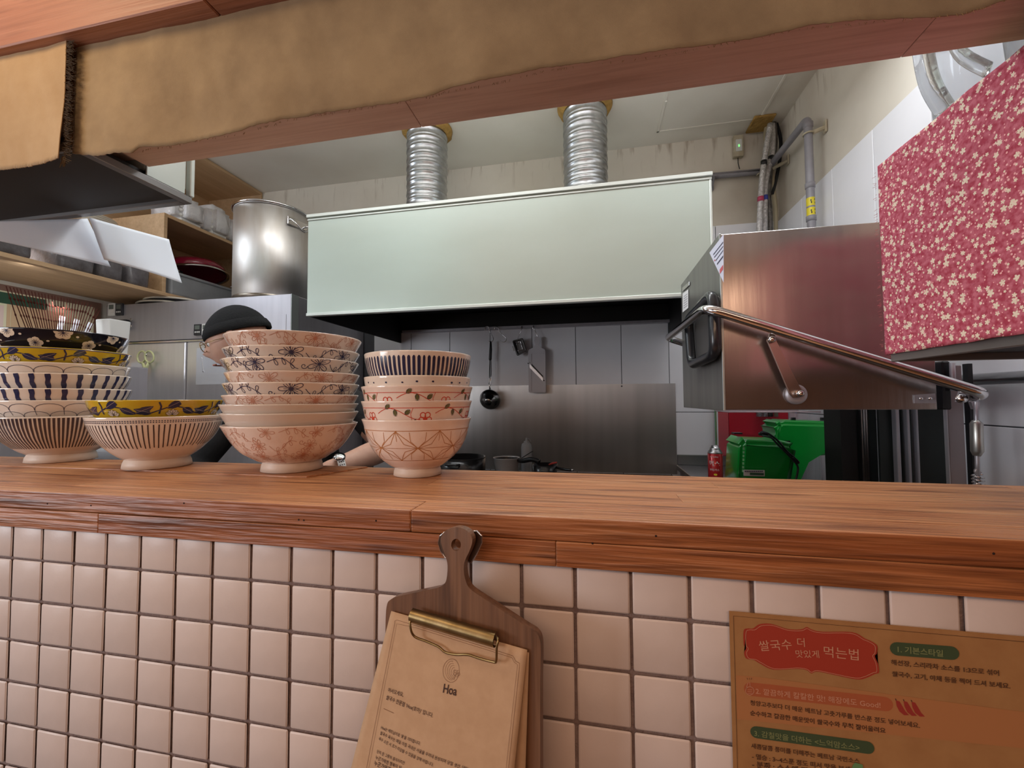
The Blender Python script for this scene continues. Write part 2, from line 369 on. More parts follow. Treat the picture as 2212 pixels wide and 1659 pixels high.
def flower_cloth():
    """red pink mottled cotton printed with small cream blossoms"""
    M_ = bpy.data.materials.new('blossom_cloth'); M_.use_nodes = True
    nt = M_.node_tree; N = nt.nodes; L = nt.links; b = N['Principled BSDF']
    b.inputs['Roughness'].default_value = 0.9; b.inputs['Specular IOR Level'].default_value = 0.2
    uv = N.new('ShaderNodeUVMap')
    def math_(o, a, c=None, d=None):
        q = N.new('ShaderNodeMath'); q.operation = o
        for k, x in enumerate((a, c, d)):
            if x is None: continue
            if isinstance(x, (int, float)): q.inputs[k].default_value = x
            else: L.new(x, q.inputs[k])
        return q.outputs[0]
    def vm(o, a, c):
        q = N.new('ShaderNodeVectorMath'); q.operation = o
        L.new(a, q.inputs[0])
        if isinstance(c, (tuple, list)): q.inputs[1].default_value = c
        elif c is not None: L.new(c, q.inputs[1])
        return q.outputs[0]
    n = N.new('ShaderNodeTexNoise'); n.inputs['Scale'].default_value = 130; n.inputs['Detail'].default_value = 4
    L.new(uv.outputs[0], n.inputs['Vector'])
    r = N.new('ShaderNodeMapRange'); r.inputs[1].default_value = 0.38; r.inputs[2].default_value = 0.62; L.new(n.outputs['Fac'], r.inputs[0])
    mx = N.new('ShaderNodeMix'); mx.data_type = 'RGBA'; mx.inputs[6].default_value = lin((0.38, 0.05, 0.085)); mx.inputs[7].default_value = lin((0.54, 0.15, 0.20))
    L.new(r.outputs[0], mx.inputs[0]); cur = mx.outputs[2]
    for sc, off, keep, size, petals in ((68, (0, 0, 0), 0.60, 0.34, 2.5), (95, (3.3, 1.7, 0), 0.45, 0.30, 2.5), (200, (5.1, 2.2, 0), 0.35, 0.28, 0)):
        co = vm('ADD', uv.outputs[0], off)
        vo = N.new('ShaderNodeTexVoronoi'); vo.voronoi_dimensions = '2D'; vo.inputs['Scale'].default_value = sc; vo.inputs['Randomness'].default_value = 0.9
        L.new(co, vo.inputs['Vector'])
        sc_ = N.new('ShaderNodeVectorMath'); sc_.operation = 'SCALE'; sc_.inputs[3].default_value = sc; L.new(vm('SUBTRACT', co, vo.outputs['Position']), sc_.inputs[0])
        sp = N.new('ShaderNodeSeparateXYZ'); L.new(sc_.outputs[0], sp.inputs[0])
        cs = N.new('ShaderNodeSeparateColor'); L.new(vo.outputs['Color'], cs.inputs[0])
        ang = math_('ADD', math_('ARCTAN2', sp.outputs[1], sp.outputs[0]), math_('MULTIPLY', cs.outputs[0], 6.28))
        rad = math_('SQRT', math_('ADD', math_('MULTIPLY', sp.outputs[0], sp.outputs[0]), math_('MULTIPLY', sp.outputs[1], sp.outputs[1])))
        if petals: lim = math_('MULTIPLY', math_('ADD', math_('MULTIPLY', math_('ABSOLUTE', math_('COSINE', math_('MULTIPLY', ang, petals))), 0.55), 0.45), size)
        else: lim = size
        lim2 = math_('MULTIPLY', math_('ADD', math_('MULTIPLY', cs.outputs[1], 0.6), 0.5), lim)
        ms = math_('MULTIPLY', math_('LESS_THAN', rad, lim2), math_('LESS_THAN', cs.outputs[2], keep))
        m2 = N.new('ShaderNodeMix'); m2.data_type = 'RGBA'; m2.inputs[7].default_value = lin((0.78, 0.66, 0.52)) if petals else lin((0.82, 0.42, 0.42))
        L.new(cur, m2.inputs[6]); L.new(ms, m2.inputs[0]); cur = m2.outputs[2]
    L.new(cur, b.inputs['Base Color'])
    n2 = N.new('ShaderNodeTexNoise'); n2.inputs['Scale'].default_value = 160; L.new(uv.outputs[0], n2.inputs['Vector'])
    bp = N.new('ShaderNodeBump'); bp.inputs['Strength'].default_value = 0.5; bp.inputs['Distance'].default_value = 0.002
    L.new(n2.outputs['Fac'], bp.inputs['Height']); L.new(bp.outputs[0], b.inputs['Normal'])
    return M_
m_cloth = flower_cloth()

# ---------------------------------------------------------------- the setting
ZC = 2.765; YB = 1.85; XR = 0.958; XL = -2.62
struct(box('floor', -3.2, 2.6, -3.3, YB + 0.1, -0.1, 0.0, m_floor))
ceil = struct(box('ceiling', -3.2, 2.6, -3.3, YB + 0.1, ZC, ZC + 0.1, m_ceil))
# service panel cut into the kitchen ceiling
a, b_, c, d = (P(1418, 287, 2, ZC), P(1640, 256, 2, ZC), P(1712, 165, 2, ZC), P(1440, 190, 2, ZC))
x0, x1, y0, y1 = a.x, b_.x + 0.01, 1.22, (a.y + b_.y) / 2
bm = bmesh.new()
for (u0, u1, v0, v1) in ((x0, x1, y1 - 0.012, y1), (x0, x1, y0, y0 + 0.012), (x0, x0 + 0.012, y0, y1), (x1 - 0.012, x1, y0, y1)):
    add_box(bm, u0, u1, v0, v1, ZC - 0.004, ZC, 0.001)
for q in range(3): add_lathe(bm, [(0.0, -0.006), (0.005, -0.005), (0.006, 0)], x0 + 0.006 + 0.004, y0 + 0.1 + q * 0.09, ZC - 0.003, seg=10)
pn = bobj('access_panel', bm, m_ceil, ceil)

wb = struct(box('wall_back', XL - 0.1, XR + 0.1, YB, YB + 0.1, 0, ZC, [m_plaster]))
bm = bmesh.new(); add_box(bm, XL, XR, YB - 0.002, YB, 0.78, 2.272); bobj('joint_bed', bm, m_bgrout, wb)
def wall_tiles(parent, cols, zrows, mk):
    for (u0, u1) in cols:
        for (z0, z1) in zrows:
            mk(u0, u1, z0, z1, parent)
g = 0.0016
cols = [(0.145 + 0.25 * k, 0.145 + 0.25 * (k + 1)) for k in range(-6, 3)] + [(0.895, XR)]
rows = [(0.78, 1.28), (1.28, 1.78), (1.78, 2.28)]
wall_tiles(wb, cols, rows, lambda u0, u1, z0, z1, p: box('tile', u0 + g, u1 - g, YB - 0.006, YB - 0.0015, z0 + g, z1 - g, m_btile, p, 0.0012))
wr = struct(box('wall_right', XR, XR + 0.1, 0.08, YB + 0.1, 0, ZC, m_plaster))
bm = bmesh.new(); add_box(bm, XR - 0.002, XR, 0.08, YB, 0.78, 2.272); bobj('joint_bed', bm, m_bgrout, wr)
rcols = [(YB - 0.25 * (k + 1), YB - 0.25 * k) for k in range(7)]
rcols = [(max(u0, 0.09), u1 if u1 < YB - 0.01 else YB - 0.006) for u0, u1 in rcols]
wall_tiles(wr, rcols, rows, lambda u0, u1, z0, z1, p: box('tile', XR - 0.006, XR - 0.0015, u0 + g, u1 - g, z0 + g, z1 - g, m_btile, p, 0.0012))
struct(box('wall_left', XL - 0.1, XL, 0.0, YB + 0.1, 0, ZC, m_plaster))
# dining side shell (behind and beside the camera)
struct(box('wall_rear', -3.2, 2.6, -3.3, -3.2, 0, ZC, m_dwall))
struct(box('wall_dining_left', -3.2, -3.1, -3.2, 0.0, 0, ZC, m_dwall))
struct(box('wall_dining_right', 2.5, 2.6, -3.2, 0.0, 0, ZC, m_dwall))
struct(box('wall_front_right', 1.40, 2.5, 0.0, 0.1, 0, ZC, m_dwall))
struct(box('wall_front_left', -3.1, -2.3, 0.0, 0.1, 0, ZC, m_dwall))

# header beam over the serving hatch: pinkish board, three lengths
hb = struct(box('trim_1', -2.3, 1.40, 0.004, 0.10, 1.812, ZC, m_redwood))
for (u0, u1) in ((-0.826, -0.272), (-0.272, 0.40), (0.40, 1.38)):
    box('board', u0 + 0.0004, u1 - 0.0004, 0.004, 0.104, 1.797, 1.812, m_redwood, hb, 0.0005)
# fascia board above the cloth
for (u0, u1) in ((-2.3, -0.55), (-0.55, 1.38)):
    box('fascia_board', u0 + 0.0008, u1 - 0.0008, -0.035, 0.004, 1.935, 2.20, m_fascia, hb, 0.002)

# tiled counter wall
T = 0.065
def xcol(i): return (i - 14.4204433) * T
def zrow(j): return 1.35 + (-j + 2.88848757 - 2 * 2.88848757) * T
wf = struct(box('wall_front', -2.3, 1.40, 0.0, 0.10, 0, 1.151, m_grout))
zr1 = 1.0972
gt = 0.0021
bm = bmesh.new(); add_box(bm, -T / 2 + gt, T / 2 - gt, -0.0036, -0.0002, -T / 2 + gt, T / 2 - gt, 0.0022, 2)
me_t = bpy.data.meshes.new('tile'); bm.to_mesh(me_t); bm.free(); me_t.materials.append(m_tile)
me_t.polygons.foreach_set('use_smooth', [True] * len(me_t.polygons))
bm = bmesh.new(); add_box(bm, -T / 2 + gt, T / 2 - gt, -0.0036, -0.0002, 0.0019, 0.0515, 0.0022, 2)
me_h = bpy.data.meshes.new('tile_top'); bm.to_mesh(me_h); bm.free(); me_h.materials.append(m_tile)
me_h.polygons.foreach_set('use_smooth', [True] * len(me_h.polygons))
for i in range(-4, 29):
    for j in range(0, 8):
        o = bpy.data.objects.new('tile', me_h if j == 0 else me_t); C.objects.link(o); o.parent = wf
        jx = rnd.uniform(-0.0005, 0.0005); jz = rnd.uniform(-0.0004, 0.0004)
        z = zr1 if j == 0 else zr1 - (j - 0.5) * T
        o.location = (xcol(i) + T / 2 + jx, rnd.uniform(-0.0005, 0.0), z + jz)
        o.rotation_euler = (radians(rnd.uniform(-0.4, 0.4)), radians(rnd.uniform(-0.35, 0.35)), radians(rnd.uniform(-0.5, 0.5)))

# tiles outside the picture, far below and beside: one joined part
V = []; F = []
for i in range(-20, 36):
    for j in range(0, 17):
        if -4 <= i < 29 and j < 8: continue
        xc = xcol(i) + T / 2; hz = T / 2 - gt
        if xc < -2.26 or xc > 1.36: continue
        z0_, z1_ = (zr1 + 0.0019, zr1 + 0.0515) if j == 0 else (zr1 - j * T + gt, zr1 - (j - 1) * T - gt)
        b0 = len(V)
        for (dx, y_, dz) in ((0, -0.0002, 0), (0.0015, -0.0036, 0.0015)):
            V += [(xc - hz + dx, y_, z0_ + dz), (xc + hz - dx, y_, z0_ + dz), (xc + hz - dx, y_, z1_ - dz), (xc - hz + dx, y_, z1_ - dz)]
        F += [(b0 + 4, b0 + 5, b0 + 6, b0 + 7)] + [(b0 + k, b0 + (k + 1) % 4, b0 + 4 + (k + 1) % 4, b0 + 4 + k) for k in range(4)]
me = bpy.data.meshes.new('outer_tiles'); me.from_pydata(V, [], F); me.update()
link('outer_tiles', me, m_tile, wf)['kind'] = 'stuff'

# ---------------------------------------------------------------- counter ledge of glued staves
ZL = 1.210
lg = thing('counter_ledge', (-0.4, 0.14, 1.151), 'thick oiled pine counter ledge on top of the tiled wall', 'counter')
lo = (-0.4, 0.14, 1.151)
xa, xb = -2.28, 0.95
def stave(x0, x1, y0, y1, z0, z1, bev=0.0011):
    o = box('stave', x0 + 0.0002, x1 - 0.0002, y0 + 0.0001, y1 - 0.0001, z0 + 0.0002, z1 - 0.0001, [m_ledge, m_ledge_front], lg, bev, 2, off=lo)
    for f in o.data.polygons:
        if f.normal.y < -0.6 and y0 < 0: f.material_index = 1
xj = P(887, 1130, 1, -0.015).x; xk1 = P(212, 1135, 1, -0.015).x; xk2 = P(1201, 1200, 1, -0.015).x
ws = 0.0508
zs = 1.182
for r in range(6):
    y0 = -0.015 + r * ws; js = [xa, xb]
    if r == 0: js += [xj]
    else:
        x = xa + rnd.uniform(0.3, 1.2)
        while x < xb - 0.2: js.append(x); x += rnd.uniform(1.0, 1.6)
    js.sort()
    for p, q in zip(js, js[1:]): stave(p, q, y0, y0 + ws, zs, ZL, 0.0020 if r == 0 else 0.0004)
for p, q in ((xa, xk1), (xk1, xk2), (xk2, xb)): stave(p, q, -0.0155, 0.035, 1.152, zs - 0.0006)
box('core_board', xa, xb, 0.036, -0.015 + 6 * ws, 1.152, zs, m_ledge, lg, off=lo)
m_hole = mat('nail_hole_dark', (0.02, 0.008, 0.005), 0.9)
for (a, b_) in ((102, 1088), (196, 1092), (397, 1087), (645, 1123), (656, 1124), (812, 1125), (1280, 1174), (1417, 1158), (2147, 1196)):
    p = P(a, b_, 1, -0.0152)
    bm = bmesh.new(); add_lathe(bm, [(0, 0.0004), (0.0011, 0.0003), (0.0013, 0)], seg=8)
    bmesh.ops.transform(bm, matrix=Matrix.Translation(Vector((p.x - lo[0], -0.0150 - lo[1], p.z - lo[2]))) @ Matrix.Rotation(radians(90), 4, 'X'), verts=bm.verts)
    bobj('nail_hole', bm, m_hole, lg)
# thin board under the bowl stacks
fr = [(-1.9, 0.165), (P(220, 1018, 2, ZL).x, 0.170), (-0.56, 0.158), (-0.522, 0.162), (-0.470, 0.282), (-1.9, 0.282)]
tb = prism('thin_board', [(x, y, ZL + 0.0002) for x, y in fr], (0, 0, 0.0022), m_ledge)
tag(tb, 'thin brown veneer sheet laid on the ledge under the bowl stacks', 'board')

# ---------------------------------------------------------------- bowls
m_cream = mat('cream_glaze', (0.86, 0.75, 0.65), 0.12, coat=0.6, col2=(0.82, 0.69, 0.59), scale=18, detail=5, contrast=(0.3, 0.8))
m_pinkish = mat('pink_cream_glaze', (0.86, 0.70, 0.60), 0.14, coat=0.6, col2=(0.82, 0.61, 0.50), scale=25, contrast=(0.45, 0.75))
m_greyglaze = mat('grey_cream_glaze', (0.74, 0.63, 0.54), 0.14, coat=0.6)
m_yellow = mat('yellow_glaze', (0.70, 0.40, 0.02), 0.12, coat=0.7, col2=(0.55, 0.42, 0.03), scale=14)
m_navy = mat('navy_black_glaze', (0.012, 0.011, 0.018), 0.1, coat=0.6)
m_foot = mat('unglazed_foot', (0.72, 0.60, 0.50), 0.45)
k_blue = mat('cobalt_paint', (0.022, 0.024, 0.085), 0.25, coat=0.5, col2=(0.045, 0.045, 0.10), scale=80)
k_indigo = mat('indigo_paint', (0.03, 0.03, 0.075), 0.2, coat=0.5)
k_brown = mat('brown_paint', (0.055, 0.035, 0.04), 0.25, coat=0.5)
k_pink = mat('coral_paint', (0.58, 0.24, 0.16), 0.25, coat=0.5, col2=(0.62, 0.33, 0.22), scale=60)
k_pinkred = mat('coral_centre_paint', (0.66, 0.22, 0.12), 0.25, coat=0.5)
k_red = mat('red_paint', (0.62, 0.06, 0.03), 0.2, coat=0.5)
k_green = mat('olive_paint', (0.14, 0.13, 0.05), 0.25, coat=0.5)
k_gold = mat('ochre_line_paint', (0.48, 0.20, 0.07), 0.3, coat=0.4)
k_white = mat('white_flower_paint', (0.80, 0.66, 0.52), 0.15, coat=0.5)
k_grey = mat('grey_flower_paint', (0.55, 0.40, 0.32), 0.2, coat=0.5)
k_ltblue = mat('deep_blue_rim_paint', (0.04, 0.07, 0.35), 0.2, coat=0.5)

SH = {  # outer profile from foot top to rim in units of the rim radius: (r, z), and foot (r, h)
 'flared': ([(0.43, .145), (.50, .17), (.584, .222), (.66, .268), (.72, .31), (.78, .372), (.835, .445), (.89, .53), (.945, .625), (1.0, .725)], (0.46, .145), .725),
 'deep': ([(.42, .15), (.50, .19), (.58, .25), (.66, .315), (.73, .385), (.80, .465), (.863, .57), (.91, .67), (.95, .79), (.975, .91), (1.0, 1.06)], (0.44, .15), 1.06),
 'round': ([(.47, .13), (.56, .18), (.66, .25), (.74, .32), (.80, .375), (.86, .445), (.90, .51), (.945, .59), (.975, .67), (1.0, .755)], (0.51, .13), .755),
}
class Bowl:
    def __init__(s, shape, x, y, zr, R, foot=None, body=None, lip=0.0, base=None):
        s.R = R; s.x, s.y = x, y
        out, (fr_, fh), H = SH[shape]
        if foot is not None: # nested: lower foot and body
            d = fh - foot
        else: d = 0
        s.H = H - d; fh -= d
        s.zb = zr - s.H * R
        kz = 1.0
        if base is not None: kz = (zr - base) / (s.H * R); s.H *= kz; fh *= kz; s.zb = base
        cr = sm([(p[0], 0, (p[1] - d) * kz) for p in out], 4)
        s.outer = [(p.x * R, p.z * R) for p in cr]
        if lip: # slightly everted rim
            s.outer += [(R * 1.012, s.H * R + 0.0)] ; s.outer[-1] = (R * 1.012, s.H * R)
            s.outer = [(r * (1 + lip * max(0, (z / R - s.H + 0.10) / 0.10)) / (1 + lip), z) for r, z in s.outer[:-1]]
        th = 0.028 * R
        inner = [(max(r - th * (1.0 + 0.25 * (1 - z / (s.H * R))), 0), z + th * 0.35 * (1 - z / (s.H * R))) for r, z in s.outer[::-1]]
        s.foot = [(0.0, 0.35 * fh * R), (fr_ * R * 0.86, 0.30 * fh * R), (fr_ * R * 0.90, 0.02 * fh * R), (fr_ * R * 0.94, 0), (fr_ * R, 0.06 * fh * R), (fr_ * R * 0.975, 0.6 * fh * R), (s.outer[0][0] * 1.0, fh * R)]
        top = [(s.outer[-1][0] - th * 0.15, s.outer[-1][1] + th * 0.32), (s.outer[-1][0] - th * 0.6, s.outer[-1][1] + th * 0.4)]
        s.prof = s.outer + top + inner + [(0.0, inner[-1][1] - 0.004 * R)]
        # arc length from the rim downwards
        s.arc = [(0.0,) + s.outer[-1]]
        acc = 0
        for p, q in zip(s.outer[::-1], s.outer[::-1][1:]):
            acc += hypot(p[0] - q[0], p[1] - q[1]); s.arc.append((acc,) + q)
        s.L = acc
        s.th0 = atan2(CAM.x - x, -(CAM.y - y))   # the side that faces the hatch
    def pt(s, u, sv, lift=0.00035):
        sv = min(max(sv, 0), s.L)
        for k in range(len(s.arc) - 1):
            if s.arc[k + 1][0] >= sv: break
        a, b = s.arc[k], s.arc[k + 1]; t = (sv - a[0]) / max(b[0] - a[0], 1e-9)
        r = a[1] + (b[1] - a[1]) * t; z = a[2] + (b[2] - a[2]) * t
        dr, dz = b[1] - a[1], b[2] - a[2]; l = hypot(dr, dz) or 1
        nr, nz = -dz / l, dr / l
        if nr < 0: nr, nz = -nr, -nz
        th = s.th0 + u / s.R
        rr = r + nr * lift; zz = z + nz * lift
        return Vector((rr * sin(th), -rr * cos(th), zz))

class Paint:
    """brush strokes laid on the curved outside of a bowl"""
    def __init__(s, b): s.b = b; s.g = {}
    def stroke(s, pts, w, m_, cross=1, step=0.0022, smin=0.0004, smax=None, lift=0.00035):
        """pts [(u, s)], w = width or function of t"""
        V, F = s.g.setdefault(m_.name, ([], []))
        dense = []
        for p, q in zip(pts, pts[1:]):
            n = max(1, int(hypot(q[0] - p[0], q[1] - p[1]) / step))
            for k in range(n): dense.append((p[0] + (q[0] - p[0]) * k / n, p[1] + (q[1] - p[1]) * k / n))
        dense.append(pts[-1]); n = len(dense)
        smax = smax if smax is not None else s.b.L * 0.985
        row = None
        for i, (u, v) in enumerate(dense):
            a = dense[max(i - 1, 0)]; c = dense[min(i + 1, n - 1)]
            tx, ty = c[0] - a[0], c[1] - a[1]; l = hypot(tx, ty) or 1; nx, ny = -ty / l, tx / l
            t = i / max(n - 1, 1); ww = (w(t) if callable(w) else w) / 2
            ok = smin <= v <= smax
            new = []
            if ok:
                for k in range(cross + 1):
                    o_ = (k / cross * 2 - 1) * ww
                    V.append(s.b.pt(u + nx * o_, min(max(v + ny * o_, smin), smax), lift)); new.append(len(V) - 1)
                if row:
                    for k in range(cross): F.append((row[k], row[k + 1], new[k + 1], new[k]))
                row = new
            else: row = None
    def dot(s, u, v, r, m_, sy=1.0, **k):
        s.stroke([(u, v - r * sy), (u, v + r * sy)], lambda t: 2 * r * sqrt(max(0, 1 - (2 * t - 1) ** 2)), m_, cross=3, step=r * sy / 4, **k)
    def petal(s, u, v, a, L, wd, m_, line=None, **k):
        """a closed petal loop (line width) or a filled petal when line is None"""
        ca, sa = cos(a), sin(a)
        if line is None:
            s.stroke([(u + ca * L * t / 6, v + sa * L * t / 6) for t in range(7)], lambda t: wd * sin(pi * min(1, max(0, t)) ** 0.8) + 0.0001, m_, cross=3, step=L / 10, **k); return
        pts = []
        for q in range(17):
            ph = 2 * pi * q / 16; lx = L * (0.5 - 0.5 * cos(ph)); ly = wd / 2 * sin(ph) * (0.4 + 0.6 * (0.5 - 0.5 * cos(ph))) * 1.25
            pts.append((u + ca * lx - sa * ly, v + sa * lx + ca * ly))
        s.stroke(pts, line, m_, step=0.003, **k)
    def build(s, parent):
        for nm, (V, F) in s.g.items():
            me = bpy.data.meshes.new('painted_pattern'); me.from_pydata([tuple(v) for v in V], [], F); me.update()
            o = link('painted_pattern', me, MATS[nm], parent, True); o['kind'] = 'stuff'

def flowers(pt, col, centre, rows, seed, line=0.0007, smax=None, big=0.017):
    rr = random.Random(seed); R = pt.b.R; per = 2 * pi * R
    for (v, n, sz) in rows:
        for k in range(n):
            u = per * (k + rr.uniform(-0.12, 0.12)) / n - per / 2 + v * 3
            vv = v + rr.uniform(-0.004, 0.004); L = big * sz * rr.uniform(0.85, 1.1); np_ = rr.choice((6, 7, 8)) if sz > 0.7 else 5
            a0 = rr.uniform(0, 6.28)
            for q in range(np_): pt.petal(u, vv, a0 + 2 * pi * q / np_, L, L * 0.42, col, line, smax=smax)
            for q in range(np_): pt.stroke([(u + cos(a0 + 2 * pi * q / np_) * L * 0.1, vv + sin(a0 + 2 * pi * q / np_) * L * 0.1), (u + cos(a0 + 2 * pi * q / np_) * L * 0.6, vv + sin(a0 + 2 * pi * q / np_) * L * 0.6)], line * 0.8, centre, smax=smax)
            # a curling vine to the next flower with leaf pairs
            du = per / n; pts = []
            sg = rr.choice((-1, 1))
            for q in range(13):
                t = q / 12; pts.append((u + du * (0.22 + 0.54 * t), vv + sg * 0.010 * sin(t * pi * 1.6) + 0.004 * sin(t * 7)))
            pt.stroke(pts, line, col, smax=smax)
            for q in (3, 6, 9):
                for sd in (-1, 1):
                    pt.petal(pts[q][0], pts[q][1], sd * (1.0 + 0.3 * rr.random()), 0.0105 * rr.uniform(0.8, 1.2), 0.0052, col, line * 0.85, smax=smax)
            # spiral tendril
            cu, cv = u + du * 0.86, vv - sg * 0.006
            sp = [(cu + 0.0065 * (1 - t / 16) * cos(t * 0.55 * sg), cv + 0.0065 * (1 - t / 16) * sin(t * 0.55)) for t in range(14)]
            pt.stroke(sp, line, col, smax=smax)

def make_bowl(label, group, shape, x, y, zr, R, body, foot=None, pat=None, rimcol=None, lip=0.0, rimline=None):
    b = Bowl(shape, x, y, zr, R, foot, lip=lip, base=None if foot else (1.2102 if shape == 'deep' else 1.2126))
    t = thing('bowl', (x, y, b.zb), label, 'bowl', group)
    lathe('body', b.prof, body, t, 96)
    lathe('foot_ring', b.foot, m_foot if body is not m_navy else m_navy, t, 96)
    if rimline:
        pr = Paint(b); per = 2 * pi * R
        pr.stroke([(per * k / 96, 0.0011) for k in range(97)], 0.0016, rimline, smin=0); pr.build(t)
    if pat:
        pr = Paint(b); pat(pr); pr.build(t)
    return t
G_C = 'flared bowls in the tall stack behind the clipboard'; G_D = 'deep bowls in the right-hand stack'
G_A = 'bowls in the stack at the left frame edge'; G_B = 'pair of stacked bowls between the tall stacks'

def pat_flow(col, cen, rows, seed, line=0.0007, smax=0.05, big=0.023):
    return lambda p: flowers(p, col, cen, rows, seed, line, smax, big)
zC = 1.2125
CS = [ # x, R, z rim, body, pattern, label   (bottom to top)
 (-.6065, .1237, 1.3045, m_pinkish, pat_flow(k_pink, k_pinkred, [(.014, 8, .7), (.040, 8, .72), (.068, 7, .8), (.086, 7, .6)], 3, .0009, .098), 'bottom bowl of the tall flared stack, coral flowers drawn over its whole side'),
 (-.6063, .1250, 1.3275, m_greyglaze, None, 'plain cream flared bowl with wavy rim, second from the bottom of the tall stack'),
 (-.6076, .1257, 1.3440, m_greyglaze, None, 'plain cream flared bowl with wavy rim, third from the bottom of the tall stack'),
 (-.6049, .1237, 1.3615, m_pinkish, pat_flow(k_pink, k_pinkred, [(.012, 8, .9)], 11, .0009, .035), 'coral flowered flared bowl just under the lowest blue flowered bowl'),
 (-.6037, .1239, 1.3835, m_cream, pat_flow(k_blue, k_blue, [(.013, 7, 1.0)], 21, .0013, .035), 'lowest of the three blue flowered bowls in the tall stack, fifth from the bottom'),
 (-.6015, .1227, 1.4038, m_pinkish, pat_flow(k_pink, k_pinkred, [(.013, 8, .9)], 31, .0009, .035), 'coral flowered bowl between two blue flowered bowls in the tall stack'),
 (-.6065, .1249, 1.4290, m_cream, pat_flow(k_blue, k_blue, [(.014, 8, .85)], 41, .0013, .04), 'middle blue flowered bowl, third from the top of the tall stack'),
 (-.6039, .1245, 1.4493, m_cream, pat_flow(k_blue, k_blue, [(.013, 7, 1.0)], 21, .0013, .035), 'uppermost blue flowered bowl, right under the top bowl of the tall stack'),
 (-.6006, .1255, 1.4757, m_pinkish, pat_flow(k_pink, k_pinkred, [(.010, 8, .8), (.030, 8, .7)], 51, .0009, .05), 'topmost flared bowl of the tall stack, pale coral flowers, wide open rim'),
]
for i, (x, R, z, body, pat, lab) in enumerate(CS):
    b = make_bowl(lab, G_C, 'flared', x, .229, z, R, body, None if i == 0 else 0.07, pat)

def pat_net(p):
    R = p.b.R; per = 2 * pi * R; n = 8; L = 0.0011
    v0, v1, v2 = 0.019, 0.050, 0.078
    p.stroke([(per * k / 90, v0 - .001) for k in range(91)], L, k_gold); p.stroke([(per * k / 90, v2 + .001) for k in range(91)], L, k_gold)
    p.stroke([(per * k / 90, v1) for k in range(91)], L * .8, k_gold)
    for k in range(n):
        u = per * k / n; w = per / n
        for (uu, vv, sg) in ((u, v1, 0), (u + w / 2, v0, 1), (u + w / 2, v2, -1)):
            p.dot(uu, vv, .0015, k_gold)
        for s1 in (-1, 1):
            for (vt) in (v0, v2):
                p.stroke([(u, v1), (u + s1 * w / 2, vt)], L, k_gold)
                sg = 1 if vt > v1 else -1; h = abs(vt - v1)
                p.stroke([(u, v1), (u + s1 * w * .17, v1 + sg * h * .42), (u + s1 * w * .19, v1 + sg * h * .95)], L * .9, k_gold)
                p.stroke([(u, v1), (u + s1 * w * .33, v1 + sg * h * .25), (u + s1 * w / 2, vt)], L * .9, k_gold)
        p.stroke([(u + w / 2, v0), (u + w / 2, v0 + .018)], L * .8, k_gold)
def pat_vine(seed):
    def f(p):
        rr = random.Random(seed); R = p.b.R; per = 2 * pi * R; n = 6; w = per / n; mx = .048
        p.stroke([(per * k / 90, .0115) for k in range(91)], .0011, k_red)
        for k in range(n):
            u = k * w - per / 2 + seed * .013
            ctr = (u, .030)
            for q in range(5):
                a = 2 * pi * q / 5 + .3; p.petal(ctr[0], ctr[1], a, .0118, .0095, k_red, .0015, smax=mx)
            p.dot(ctr[0], ctr[1] + .001, .0040, k_red, smax=mx)
            vine = [(u + w * t / 12, .022 + .010 * cos(t / 12 * 2 * pi + .6)) for t in range(2, 12)]
            p.stroke(vine, .0011, k_red, smax=mx)
            for q, sd in ((2, -1), (4, 1), (6, -1), (8, 1)):
                p.petal(vine[q][0], vine[q][1], sd * 1.1 + .4, .0120, .0078, k_green, None, smax=mx)
                p.petal(vine[q][0], vine[q][1], sd * 1.1 + .4, .0120, .0072, k_indigo, .0005, smax=mx, lift=.0005)
            p.petal(u + w * .55, .036, 2.6, .008, .005, k_red, None, smax=mx)
            p.stroke([(u + w * .8, .012), (u + w * .76, .022), (u + w * .78, .034)], .0008, k_red, smax=mx)
    return f
def pat_dots(p):
    rr = random.Random(4); per = 2 * pi * p.b.R
    for k in range(22): p.dot(per * (k + rr.uniform(-.2, .2)) / 22, .0105 + rr.uniform(-.001, .001), rr.uniform(.0017, .0027), k_indigo, .8)
def pat_dstripes(p):
    per = 2 * pi * p.b.R; n = 72; rr = random.Random(2)
    for k in range(n):
        u = per * k / n; w = .0050 * rr.uniform(.85, 1.15)
        p.stroke([(u, .0075), (u + rr.uniform(-.0004, .0004), .050)], lambda t, w=w: w * min(1, .45 + 9 * t), k_indigo, cross=2, step=.003, smax=.055)
DS = [
 (-.3347, .1019, 1.3162, m_pinkish, pat_net, None, 'bottom deep bowl of the right-hand stack with ochre star net lines'),
 (-.3346, .1034, 1.3489, m_pinkish, pat_vine(1), .09, 'lower of the two red vine bowls, nested in the star net bowl'),
 (-.3339, .1042, 1.3752, m_pinkish, pat_vine(4), .09, 'upper of the two red vine bowls, directly under the navy dotted bowl'),
 (-.3333, .0997, 1.3925, m_cream, pat_dots, .09, 'cream bowl with small navy dots, second from top of the right-hand stack'),
 (-.3328, .1000, 1.4350, m_cream, pat_dstripes, .09, 'navy striped bowl on top of the right-hand stack'),
]
for i, (x, R, z, body, pat, ft, lab) in enumerate(DS):
    make_bowl(lab, G_D, 'deep', x, .231, z, R, body, ft, pat, lip=.02 if i < 3 else 0)

